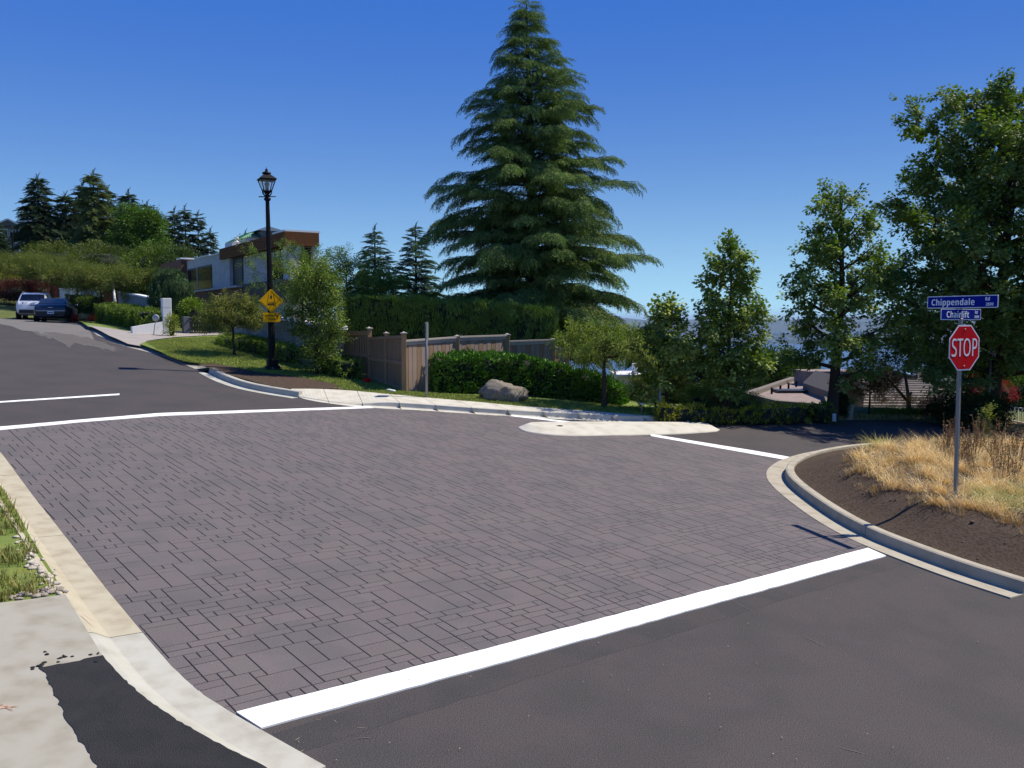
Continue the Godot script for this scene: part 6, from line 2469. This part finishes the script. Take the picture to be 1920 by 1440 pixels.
func plant_left() -> void:
	# clipped dark conifer dome by the gate pillar
	var p := at(322, 592, 41.0)
	shrub("dome_conifer", "dark green dome shaped conifer behind the white gate pillar", "", Vector3(p.x, p.y - 0.3, p.z), Vector3(0.95, 1.22, 0.95), "thuja", 1.5, 900, C(0.03, 0.06, 0.026), C(0.075, 0.12, 0.05), M.needle, 0.85)
	# small tree on the lawn in front of the drive
	var o := tree_at("garden_tree", "small olive leaved tree on the lawn left of the lamp post", 440, 656, "", 29.0)
	var u := 29.0 / FOCAL
	leafy(o, 112 * u, 54 * u, 0.05, [[0.4, 34 * u], [0.5, 50 * u], [0.65, 56 * u], [0.85, 42 * u], [1.0, 18 * u]], 22, "willowy", 0.55, 14.0, 0.45, C(0.09, 0.11, 0.03), C(0.21, 0.21, 0.06), M.leaf, M.bark, 1.0, 0.1)
	# leafy column by the lamp and the airy shrubs behind it
	o = tree_at("column_tree", "leafy column of a tree right of the lamp post", 592, 701, "", 25.6)
	u = 25.6 / FOCAL
	leafy(o, 205 * u, 12 * u, 0.07, [[0.03, 20 * u], [0.2, 33 * u], [0.55, 38 * u], [0.8, 42 * u], [1.0, 24 * u]], 38, "broad", 0.62, 13.0, 0.9, C(0.06, 0.09, 0.02), C(0.17, 0.22, 0.05), M.leaf, M.bark)
	o = tree_at("airy_tree", "airy tree with thin arching branches above the yellow signs", 572, 690, "", 30.5)
	u = 30.5 / FOCAL
	leafy(o, 212 * u, 80 * u, 0.05, [[0.3, 50 * u], [0.6, 84 * u], [0.8, 96 * u], [0.93, 80 * u], [1.0, 50 * u]], 20, "broad", 0.5, 3.6, 0.55, C(0.05, 0.085, 0.022), C(0.15, 0.2, 0.055), M.leaf, M.bark)
	o = tree_at("airy_tree", "loose leafy tree left of the blue spruces behind the hedge", 655, 680, "", 30.0)
	u = 30.0 / FOCAL
	leafy(o, 205 * u, 50 * u, 0.06, [[0.2, 50 * u], [0.5, 72 * u], [0.8, 62 * u], [1.0, 30 * u]], 28, "broad", 0.55, 7.0, 0.7, C(0.05, 0.09, 0.022), C(0.16, 0.22, 0.055), M.leaf, M.bark)
	o = tree_at("airy_tree", "bright leafy tree in front of the left blue spruce", 712, 680, "", 31.5)
	u = 31.5 / FOCAL
	leafy(o, 176 * u, 50 * u, 0.06, [[0.2, 40 * u], [0.5, 46 * u], [0.8, 40 * u], [1.0, 20 * u]], 26, "broad", 0.6, 11.0, 0.65, C(0.06, 0.105, 0.025), C(0.18, 0.24, 0.055), M.leaf, M.bark)
	# two blue spruces
	for q in [[702, 424, 560, 39.0, "left of the two blue spruces behind the hedge"], [779, 420, 570, 39.0, "right of the two blue spruces, next to the cedar"]]:
		var top := at(q[0], q[1], q[3])
		var g := verge_h(top.x, q[3])
		var t := thing("blue_spruce", q[4], "tree", Vector3(top.x, g, top.z), 0.0, "blue spruces")
		var s: float = q[3] / FOCAL
		var hh := top.y - g
		conifer(t, hh, hh - 190 * s, 0.12, [[0.0, 70 * s], [1.0 - 150 * s / hh, 58 * s], [1.0 - 80 * s / hh, 34 * s], [1.0 - 40 * s / hh, 17 * s], [1.0, 2 * s]], 27, 8, "fir", 0.8, 7.0, 0.16, 0.1, C(0.06, 0.1, 0.085), C(0.12, 0.17, 0.145), M.bark, 0.2)
	# palm showing above the tall hedge
	var pp := at(790, 566, 29.5)
	var pg := verge_h(pp.x, 29.5)
	o = thing("fan_palm", "fan palm whose fronds show above the tall hedge", "palm", Vector3(pp.x, pg, pp.z))
	var st := mb(true)
	var ph := pp.y - pg
	tube(st, [Vector3(0, -0.2, 0), Vector3(0, ph, 0)], [0.11, 0.09], 8)
	part("trunk", st, M.bark, o)
	for k in 16:
		st = mb()
		var a := k * 2.4
		var dir := Vector3(cos(a), rf(0.1, 0.9), sin(a)).normalized()
		var e := Vector3(0, ph, 0) + dir * 0.4
		st.set_color(Color(0.6, 0.6, 0.5))
		tube(st, [Vector3(0, ph, 0), e], [0.012, 0.008], 4, false)
		for m in 13:
			var b := (m - 6) / 6.0 * 1.25
			var side := dir.cross(Vector3.UP).normalized()
			leaf(st, e, dir * cos(b) + side * sin(b) + Vector3(0, -0.1, 0), Vector3.UP + rand_dir() * 0.2, rf(0.3, 0.42), 0.035, 0.05)
		var fm := leaf_mat(0.5, Color(0.08, 0.12, 0.03))
		fm.vertex_color_use_as_albedo = false
		fm.albedo_color = lin(0.1, 0.14, 0.035)
		if not M.has("palm"):
			M.palm = fm
		part("frond", st, M.palm, o)
	# flat topped street trees above the cars
	var g1 := "flat topped street trees above the parked cars"
	for q in [[188, 585, 50.0, 100, 62, 255, "flat topped street tree with a dark trunk nearest the gate"], [143, 582, 56.0, 100, 60, 200, "flat topped street tree with a leaning trunk behind the sedan"], [100, 575, 64.0, 92, 68, 150, "flat topped street tree above the white car"], [48, 570, 72.0, 90, 62, 110, "flat topped street tree leftmost above the purple shrub"], [255, 585, 47.0, 102, 55, 250, "flat topped street tree right of the brick pier"]]:
		var b := at(q[0], q[1], q[2])
		var s: float = q[2] / FOCAL
		o = thing("street_tree", q[6], "tree", Vector3(b.x, minf(b.y, verge_h(b.x, q[2])), b.z), 0.0, g1)
		var hh: float = q[3] * s
		var w: float = q[4] * s
		leafy(o, hh, hh * 0.6, 0.12, [[0.5, w * 0.7], [0.62, w * 0.9], [0.8, w * 0.9], [0.92, w * 0.65], [1.0, w * 0.35]], 24, "small", 0.95, 8.0, 0.3, C(0.065, 0.09, 0.022), C(0.15, 0.165, 0.05), M.leaf, M.bark)
	# woods up the hill
	var g2 := "conifers up the hill on the left"
	for q in [[70, 330, 95.0, 42, 500, 0, "tall dark conifer leftmost of the hillside group"], [122, 364, 96.0, 34, 505, 0, "shorter pointed dark conifer between two taller ones"], [174, 321, 92.0, 48, 505, 1, "tallest olive green conifer of the hillside group"], [154, 345, 99.0, 30, 500, 0, "dark conifer close behind the tallest olive one on its left"], [201, 352, 100.0, 30, 500, 0, "dark conifer close behind the tallest olive one on its right"], [240, 356, 104.0, 40, 490, 0, "dark conifer whose top shows above the bright round tree"], [275, 379, 104.0, 30, 490, 0, "conifer top right of the bright round tree"], [310, 408, 118.0, 24, 500, 2, "narrow hazy conifer first of the right hand clump"], [326, 390, 120.0, 24, 500, 2, "tall hazy conifer second of the right hand clump"], [346, 385, 118.0, 30, 500, 2, "tallest hazy conifer in the middle of the right hand clump"], [370, 397, 119.0, 28, 500, 2, "hazy conifer fourth of the right hand clump"], [394, 428, 117.0, 22, 500, 2, "short hazy conifer nearest the house roof"], [460, 431, 125.0, 12, 470, 2, "small conifer top above the green roof"], [-16, 412, 110.0, 26, 500, 0, "dark conifer cut by the left edge of the frame"], [18, 440, 135.0, 14, 490, 0, "small conifer left of the hillside house"], [48, 428, 150.0, 14, 490, 0, "small conifer behind the hillside house"]]:
		var top := at(q[0], q[1], q[2])
		var s: float = q[2] / FOCAL
		var g := minf(ground_h(top.x, q[2]), at(q[0], q[4], q[2]).y)
		o = thing("hill_conifer", q[6], "tree", Vector3(top.x, g, top.z), 0.0, g2)
		var hh := top.y - g
		var w: float = q[3] * s
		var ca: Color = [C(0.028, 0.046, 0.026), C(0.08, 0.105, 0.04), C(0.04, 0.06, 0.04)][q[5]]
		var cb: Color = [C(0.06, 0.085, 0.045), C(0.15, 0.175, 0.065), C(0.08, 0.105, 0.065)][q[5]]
		conifer(o, hh, 0.8, 0.3, [[0.0, w], [0.35, w], [0.6, w * 0.72], [0.8, w * 0.46], [0.92, w * 0.24], [1.0, 0.05]], 36, 9, "fir", 2.1, 4.0, 0.2, 0.22, ca, cb, M.bark, 0.32)
	var b := at(262, 505, 88.0)
	o = thing("round_tree", "bright green round tree among the dark hillside conifers", "tree", Vector3(b.x, minf(b.y, ground_h(b.x, 88.0)), b.z))
	var hh2 := at(255, 374, 88.0).y - o.position.y
	var s2 := 88.0 / FOCAL
	leafy(o, hh2, 1.0, 0.25, [[0.0, 36 * s2], [0.3, 48 * s2], [0.6, 46 * s2], [0.85, 30 * s2], [1.0, 12 * s2]], 44, "broad", 2.1, 5.0, 0.5, C(0.038, 0.08, 0.018), C(0.11, 0.175, 0.042), M.leaf, M.bark)
	# undergrowth and coloured shrubs
	for q in [[30, 556, 66.0, 34, 28, "small", 1.3, 260, C(0.045, 0.014, 0.02), C(0.085, 0.026, 0.035), "purple leaved spreading shrub behind the white car", "purple_shrub"], [72, 552, 67.0, 26, 22, "small", 1.3, 180, C(0.045, 0.014, 0.02), C(0.085, 0.026, 0.035), "purple leaved shrub just above the white car", "purple_shrub"], [8, 545, 76.0, 24, 38, "small", 1.4, 180, C(0.15, 0.16, 0.03), C(0.35, 0.32, 0.06), "yellow flowering bush at the left edge", "yellow_bush"], [232, 556, 52.0, 30, 40, "broad", 1.1, 240, C(0.05, 0.1, 0.02), C(0.13, 0.2, 0.04), "bright green bush above the grey garden wall", "green_bush"], [268, 560, 47.0, 22, 34, "broad", 1.0, 180, C(0.06, 0.11, 0.02), C(0.15, 0.22, 0.04), "bright green bush left of the dome conifer", "green_bush"], [360, 598, 38.5, 16, 40, "broad", 0.7, 150, C(0.08, 0.13, 0.02), C(0.2, 0.26, 0.04), "yellow green bush right of the dome conifer", "green_bush"], [322, 622, 35.2, 8, 36, "broad", 0.5, 60, C(0.14, 0.17, 0.03), C(0.3, 0.32, 0.08), "thin variegated plant against the gate pillar", "variegated_plant"], [105, 500, 84.0, 60, 46, "broad", 1.6, 260, C(0.05, 0.07, 0.02), C(0.12, 0.14, 0.04), "wide olive thicket below the tall conifers, left part", "thicket"], [190, 505, 80.0, 60, 50, "broad", 1.6, 260, C(0.04, 0.06, 0.02), C(0.11, 0.13, 0.04), "wide olive thicket below the tall conifers, middle part", "thicket"], [285, 515, 72.0, 45, 60, "broad", 1.5, 260, C(0.05, 0.08, 0.02), C(0.13, 0.17, 0.04), "green thicket left of the house's brick wing", "thicket"], [20, 535, 95.0, 60, 42, "broad", 1.8, 260, C(0.04, 0.06, 0.02), C(0.1, 0.12, 0.04), "dark thicket below the hillside house", "thicket"], [340, 520, 70.0, 40, 60, "broad", 1.5, 200, C(0.03, 0.055, 0.02), C(0.08, 0.11, 0.04), "dark thicket behind the house roof", "thicket"]]:
		var c := at(q[0], q[1], q[2])
		var s: float = q[2] / FOCAL
		shrub(q[11], q[10], "", Vector3(c.x, c.y - q[4] * s * 0.4, c.z), Vector3(q[3] * s, q[4] * s * 0.6, q[3] * s), q[5], q[6], q[7], q[8], q[9], M.leaf)
	for q in [[146, 581, C(0.24, 0.015, 0.016), "red flower clump behind the sedan"], [176, 580, C(0.26, 0.015, 0.02), "red flower clump beside the street tree trunk"], [157, 580, C(0.4, 0.4, 0.28), "pale flower clump between the two red ones"]]:
		var c := at(q[0], q[1], 49.0)
		shrub("flower_clump", q[3], "", Vector3(c.x, verge_h(c.x, 49.0), c.z), Vector3(0.2, 0.11, 0.2), "small", 0.55, 50, q[2], q[2] * 0.6, M.leaf)

func plant_grass() -> void:
	var lawn := gps([[318, 668], [345, 678], [400, 686], [480, 706], [560, 724], [650, 733], [743, 743], [800, 748], [900, 756], [980, 764], [1105, 772], [1205, 780]], 0.12)
	lawn.append_array(PackedVector2Array([Vector2(4.0, 24.2), Vector2(1.5, 24.2), Vector2(-3, 23.6), Vector2(-4.4, 25.0), Vector2(-7, 28), Vector2(-9.6, 31.5)]))
	lawn.append_array(gps([[440, 632], [330, 636], [275, 643]], 0.12))
	var soil := gps([[372, 685], [398, 683], [430, 688], [480, 699], [540, 706], [580, 712], [625, 721], [645, 731], [600, 730.5], [545, 730.5], [470, 716], [420, 702]], 0.12)
	var cut := Geometry2D.clip_polygons(turned(lawn), turned(soil))
	var vh := func(x, d): return verge_h(x, d)
	for r in cut:
		if not Geometry2D.is_polygon_clockwise(r) and absf(r[0].x) < 100 and length_of(r) > 3.0:
			scatter("lawn_grass", "short green blades of the lawn by the far kerb", "turf", r, 15000, vh, 0.01, 0.9, 1.7, C(0.11, 0.165, 0.035), C(0.21, 0.245, 0.07), M.straw)
	scatter("upper_lawn_grass", "short blades of the small lawn beside the sedan", "turf", gps([[150, 604], [240, 624], [300, 604], [190, 590]], 0.13), 5000, vh, 0.01, 1.2, 2.0, C(0.13, 0.155, 0.035), C(0.28, 0.24, 0.09), M.straw)
	var near := gps([[-60, 868], [2, 916], [27, 955], [55, 1010], [92, 1070], [112, 1112], [60, 1120], [0, 1127], [-80, 1132]], 0.1)
	near.append(Vector2(-9.2, 7.4))
	near.append(Vector2(-14, 8.0))
	near.append(Vector2(-14.5, 17))
	scatter("near_grass_blades", "tufts of green and straw coloured grass beside the left kerb", "tuft", near, 6500, func(x, d): return road_h(x, d), 0.085, 0.5, 1.15, C(0.09, 0.12, 0.028), C(0.22, 0.2, 0.075), M.straw, -0.12)
	# dry grass and weeds of the corner bed
	var dry := gps([[1600, 862], [1680, 845], [1760, 838], [1990, 830], [1990, 1010], [1900, 1000], [1830, 975], [1750, 962], [1690, 930], [1650, 926], [1600, 890]], 0.42)
	scatter("dry_grass", "long golden dry grass around the foot of the stop sign", "straw", turned(dry), 1250, bed_h, -0.01, 0.4, 1.05, C(0.36, 0.26, 0.11), C(0.6, 0.48, 0.26), M.straw, 0.06)
	var fringe := gps([[1570, 880], [1640, 860], [1700, 905], [1690, 950], [1760, 965], [1990, 1030], [1990, 1060], [1860, 1010], [1700, 965], [1640, 940], [1590, 915]], 0.3)
	scatter("dry_grass_fringe", "sparse dry tufts on the dug soil", "tuft", turned(fringe), 230, bed_h, -0.01, 0.6, 1.3, C(0.26, 0.19, 0.085), C(0.42, 0.33, 0.17), M.straw, 0.1)
	scatter("green_weeds", "green grass tufts at the right of the corner bed", "straw", turned(gps([[1815, 945], [1900, 930], [1990, 940], [1990, 985], [1880, 985], [1810, 965]], 0.42)), 130, bed_h, -0.01, 0.5, 1.0, C(0.13, 0.16, 0.05), C(0.32, 0.3, 0.1), M.straw)
	scatter("dead_weeds", "brown dead weed stalks behind the stop sign pole", "weed", turned(gps([[1760, 850], [1880, 838], [1920, 850], [1910, 930], [1830, 915], [1770, 890]], 0.42)), 55, bed_h, -0.01, 0.6, 1.1, C(0.12, 0.075, 0.04), C(0.22, 0.15, 0.085), M.straw)
	scatter("kerb_weeds", "yellow green tufts at the back of the curved kerb", "straw", turned(gps([[1628, 846], [1662, 840], [1664, 845], [1632, 852]], 0.2)), 16, bed_h, 0.0, 0.9, 1.3, C(0.22, 0.22, 0.05), C(0.38, 0.36, 0.1), M.straw)
	scatter("verge_grass", "pale dry grass along the far edge of the right road", "tuft", turned(gps([[1240, 786], [1500, 787], [1700, 787], [1800, 792], [1800, 784], [1700, 779], [1500, 780], [1240, 781]], 0.1)), 900, vh, 0.0, 0.4, 0.9, C(0.11, 0.12, 0.04), C(0.28, 0.23, 0.095), M.straw)
	scatter("dry_verge_grass", "scorched grass across the right road", "tuft", turned(gps([[1862, 800], [1900, 807], [1985, 811], [1985, 790], [1905, 791]], 0.1)), 500, func(x, d): return road_h(x, d), 0.05, 0.4, 0.8, C(0.26, 0.19, 0.085), C(0.42, 0.33, 0.17), M.straw)
	# day lilies: leaves with orange flowers above
	var o := thing("lily_bed", "orange and yellow day lilies before the broad brown roof", "flowers", Vector3.ZERO)
	o.set_meta("kind", "stuff")
	var tr := []
	var cols := PackedColorArray()
	var ft := []
	var fc := PackedColorArray()
	for k in 130:
		var q := gp(rf(1640, 1738), rf(775, 780), 0.0, true)
		var g := verge_h(q.x, q.y)
		tr.append(Transform3D(Basis(Vector3.UP, rf(0, TAU)).scaled(Vector3.ONE * rf(0.9, 1.3)), v3(q, g)))
		cols.append(tint(C(0.06, 0.11, 0.02), C(0.12, 0.19, 0.04)))
		if k % 2 == 0:
			ft.append(aim(rand_dir() + Vector3(0, 0.6, 0), v3(q, g + rf(0.32, 0.5)), rf(0.35, 0.55)))
			fc.append(tint(C(0.6, 0.35, 0.05), C(0.7, 0.18, 0.1)))
	crown("leaves", "straw", M.leaf, o, tr, cols)
	crown("flowers", "small", M.leaf, o, ft, fc)
	# one tall weed behind the pole
	var wq := gp(1842, 834, 0.2)
	o = thing("tall_weed", "tall yellow green weed right of the stop sign pole", "weed", v3(wq, road_h(wq.x, wq.y) + 0.15))
	var u := wq.y / FOCAL
	var st := mb(true)
	tube(st, [Vector3(0, -0.1, 0), Vector3(0.05, 30 * u, 0), Vector3(12 * u, 74 * u, 0)], [0.02, 0.015, 0.008], 5)
	part("stem", st, M.pale_bark, o)
	tr = []
	cols = PackedColorArray()
	for k in 40:
		var t := rf(0.15, 1.0)
		tr.append(aim(rand_dir() + Vector3(0, 0.3, 0), Vector3(12 * u * t * t, 74 * u * t, 0), rf(0.35, 0.6)))
		cols.append(tint(C(0.1, 0.13, 0.03), C(0.3, 0.3, 0.07)))
	crown("foliage", "broad", M.leaf, o, tr, cols)

# ---------------------------------------------------------------- small things
func stone_mesh(r: Vector3, seed_n: int, flat := 0.0, detail := 14) -> SurfaceTool:
	var n := FastNoiseLite.new()
	n.seed = seed_n
	n.frequency = 0.9
	n.fractal_octaves = 4
	var st := mb(true)
	var rows := []
	for i in detail + 1:
		var ring := []
		for k in detail * 2:
			var th := PI * i / detail
			var a := TAU * k / (detail * 2)
			var d := Vector3(sin(th) * cos(a), cos(th), sin(th) * sin(a))
			var b := 1.0 + n.get_noise_3d(d.x * 1.3, d.y * 1.3, d.z * 1.3) * 0.42
			# facets: a few planes shear the lump
			for f in [Vector3(0.3, 0.9, 0.3), Vector3(-0.5, 0.6, 0.62), Vector3(0.75, 0.3, 0.6), Vector3(-0.9, 0.2, 0.4), Vector3(0.1, -0.2, 0.97)]:
				var c: float = d.dot(f.normalized())
				if c > 0.0:
					b = minf(b, 0.9 / c + n.get_noise_3d(d.x * 4.0, d.y * 4.0, d.z * 4.0) * 0.05)
			ring.append(d * r * b)
		rows.append(ring)
	loft(st, rows)
	return st

func build_small() -> void:
	var q := gp(941, 753, 0.12)
	var u := q.y / FOCAL
	var st := stone_mesh(Vector3(43 * u, 22 * u, 29 * u), 5, 0.0, 22)
	var o := part("boulder", st, M.rock, self, v3(q + Vector2(0, 0.1), verge_h(q.x, q.y) + 15 * u))
	o.rotation.z = -0.1
	tag(o, "large brown boulder on the lawn in front of the laurel hedge", "boulder")
	# garden light at the end of the far pavement
	q = gp(1203, 777, 0.1)
	u = q.y / FOCAL
	var g := thing("garden_light", "small white topped garden light beyond the end of the far kerb", "garden light", v3(q, verge_h(q.x, q.y)))
	st = mb(true)
	tube(st, [Vector3(0, -0.1, 0), Vector3(0, 18 * u, 0)], [0.022, 0.02], 8)
	part("post", st, M.steel, g)
	st = mb(true)
	lathe(st, [[0.0, 17 * u], [0.11, 17.5 * u], [0.12, 19 * u], [0.03, 20.5 * u], [0.0, 20.6 * u]], 14)
	part("lamp_shade", st, M.white_paint, g)
	# thin grey post beside the slender maple
	q = gp(1237, 781, 0.1)
	st = mb(true)
	tube(st, [Vector3(0, -0.1, 0), Vector3(0, 57 * u, 0)], [0.035, 0.035], 8)
	tag(part("grey_post", st, M.steel, self, v3(q, verge_h(q.x, q.y))), "thin grey post left of the slender maple", "post")
	# planter with its plant
	q = gp(1592, 780, 0.05, true)
	u = q.y / FOCAL
	g = thing("planter", "tapered stone planter with a plant right of the thick maple trunk", "planter", v3(q, verge_h(q.x, q.y)))
	st = mb()
	lathe(st, [[8 * u, -0.05], [10 * u, 22 * u], [12 * u, 23 * u], [12 * u, 26 * u], [10 * u, 26 * u], [9 * u, 23 * u], [0.0, 23 * u]], 4, Vector3.ZERO, Basis(Vector3.UP, 0.6))
	part("pot", st, M.terracotta, g)
	var tr := []
	var cols := PackedColorArray()
	for k in 24:
		tr.append(aim(rand_dir() + Vector3(0, 0.8, 0), Vector3(rf(-7, 7) * u, rf(24, 32) * u, rf(-7, 7) * u), rf(0.25, 0.4)))
		cols.append(tint(C(0.08, 0.12, 0.03), C(0.2, 0.22, 0.06)))
	crown("plant", "broad", M.leaf, g, tr, cols)
	var a := Vector3.ZERO
	var b := Vector3.ZERO
	q = gp(1564, 786, 0.05, true)
	st = mb()
	bevel_box(st, Vector3(0, 0.1, 0), Vector3(0.1, 0.22, 0.05), 0.01)
	tag(part("marker_post", st, M.wall_white, self, v3(q, verge_h(q.x, q.y))), "short white marker at the foot of the thick maple trunk", "marker")
	# white pipe railing at the right edge
	g = thing("pipe_railing", "white pipe railing at the right edge behind the scorched verge", "railing", Vector3.ZERO)
	a = at(1868, 756, 29.0)
	b = at(1960, 775, 27.5)
	var drop := 0.46
	for h in [0.0, drop]:
		st = mb(true)
		tube(st, [a - Vector3(0, h, 0), b - Vector3(0, h, 0)], [0.024, 0.024], 6)
		part("rail", st, M.white_paint, g)
	for k in 14:
		st = mb(true)
		var p := a.lerp(b, k / 13.0)
		tube(st, [p, p - Vector3(0, drop + (0.3 if k % 6 == 0 else 0.0), 0)], [0.015, 0.015], 5)
		part("baluster", st, M.white_paint, g)
	# round mirror by the raking wall
	var c := at(292, 596, 35.0)
	g = thing("round_mirror", "round white disc on a bent stem by the raking white wall", "mirror", c)
	st = mb(true)
	lathe(st, [[0.0, -0.012], [0.13, -0.01], [0.14, 0.0], [0.13, 0.012], [0.0, 0.015]], 20, Vector3.ZERO, Basis(Vector3.RIGHT, PI / 2))
	part("disc", st, stuff_mat(lin(0.42, 0.43, 0.42), 0.5, "grain", 3.0), g)
	st = mb(true)
	var low := verge_h(c.x - 0.1, 35.0) - c.y - 0.1
	tube(st, [Vector3(0, -0.12, 0), Vector3(-0.05, -0.28, 0), Vector3(-0.12, low, 0)], [0.012, 0.014, 0.016], 6)
	part("stem", st, M.steel, g)
	# a second lamp far up the hill road
	for k in get_children():
		if str(k.name) == "street_lamp":
			var l = k.duplicate()
			l.name = numbered("street_lamp")
			add_child(l)
			var lp := at(23, 425, 80.0)
			l.position = Vector3(lp.x, lp.y - 5.75, lp.z)
			l.set_meta("label", "distant black lamp post at the far left above the street trees")
	# stones at the edge of the near grass
	g = Node3D.new()
	g.name = "stones"
	add_child(g)
	tag(g, "pale loose stones where the grass meets the concrete pad", "", "", "structure")
	var sm := stuff_mat(lin(0.5, 0.46, 0.4), 0.9, "rock", 3.0, "", 0.1, 0.4)
	var s2 := stuff_mat(lin(0.33, 0.29, 0.25), 0.9, "rock", 3.0, "", 0.1, 0.4)
	var kinds := []
	for k in 5:
		var s := stone_mesh(Vector3(1.0, 0.6, 0.8), 40 + k, 0.0, 7)
		s.generate_normals()
		kinds.append(s.commit())
	for k in 95:
		var t := pow(rng.randf(), 0.8)
		var px := lerpf(30, 112, t) + rf(-16, 14)
		var py := lerpf(1000, 1108, t) + rf(-12, 26)
		if k % 3 == 0:
			px = rf(10, 112)
			py = 1128 - px * 0.12 + rf(-12, -1)
		var p := gp(px, py, 0.1)
		if p.distance_to(gp(px + 14, py, 0.1)) < 0.0:
			continue
		var m := mesh_node("stone", kinds[k % 5], sm if k % 3 else s2, g, v3(p, road_h(p.x, p.y) + 0.1))
		var r := rf(0.012, 0.045)
		m.scale = Vector3(r, r * rf(0.7, 1.1), r * rf(0.7, 1.2))
		m.rotation.y = rf(0, TAU)
	# clods and pebbles in the dug bed
	var clod := stone_mesh(Vector3.ONE, 61, 0.0, 6)
	clod.generate_normals()
	var cm := clod.commit()
	var soil_c := stuff_mat(lin(0.14, 0.1, 0.075), 0.97, "rock", 6.0)
	for pass_n in 2:
		var ct := []
		var cc := PackedColorArray()
		for k in (520 if pass_n == 0 else 60):
			var p := Vector2(rf(4.4, 9.5), rf(8.0, 16.5))
			if not Geometry2D.is_point_in_polygon(p, bed_poly):
				continue
			var r := rf(0.006, 0.026) if pass_n == 0 else rf(0.005, 0.014)
			ct.append(Transform3D(Basis(Vector3.UP, rf(0, TAU)).scaled(Vector3(r, r * 0.6, r * rf(0.7, 1.2))), v3(p, bed_h(p.x, p.y))))
			cc.append(Color.WHITE)
		var mi := copies("soil_clods" if pass_n == 0 else "pebbles", cm, soil_c if pass_n == 0 else s2, self, ct, cc)
		tag(mi, "loose clods on the dug soil of the corner bed" if pass_n == 0 else "scattered pale pebbles in the corner bed", "soil" if pass_n == 0 else "pebbles", "", "stuff")
	# crumbs of stone and paint on the road
	st = mb()
	for k in 70:
		var p := gp(rf(520, 1850), rf(1090, 1430))
		if k > 50:
			p = gp(rf(250, 1500), rf(880, 1300))
		if not Geometry2D.is_point_in_polygon(p, road_poly):
			continue
		var r := rf(0.002, 0.0055)
		box(st, on_road(p, 0.016 + r * 0.3), Vector3(r * 2, r, r * 1.4), Basis(Vector3.UP, rf(0, TAU)))
	o = part("grit", st, sm, self)
	tag(o, "scattered pale grit on the asphalt", "grit", "", "stuff")
	# straws lying below the white bar
	st = mb()
	for k in 6:
		var p := gp(rf(560, 720), rf(1345, 1420))
		var d := Vector2(cos(k * 2.1), sin(k * 2.1)) * rf(0.02, 0.07)
		beam(st, on_road(p, 0.006), on_road(p + d, 0.007), 0.002, 0.002)
	tag(part("straws", st, plain(lin(0.4, 0.34, 0.24), 0.9), self), "a few dry straws on the asphalt under the white bar", "straw", "", "stuff")
	# litter under the hedge
	q = gp(733, 736.5, 0.12)
	st = mb(true)
	lathe(st, [[0.0, -0.12], [0.035, -0.115], [0.035, 0.06], [0.014, 0.1], [0.014, 0.12], [0.0, 0.121]], 10, Vector3.ZERO, Basis(Vector3(0, 0, 1), 1.35))
	tag(part("plastic_bottle", st, M.white_paint, self, v3(q, verge_h(q.x, q.y) + 0.06)), "crushed pale bottle lying on the grass before the corner fence post", "bottle")
	q = gp(688, 718, 0.12)
	st = mb(true)
	lathe(st, [[0.0, 0.0], [0.09, 0.0], [0.11, 0.1], [0.1, 0.13], [0.0, 0.13]], 12)
	tag(part("red_bucket", st, M.red, self, v3(q, verge_h(q.x, q.y))), "small red bucket in the shade by the wooden gate", "bucket")
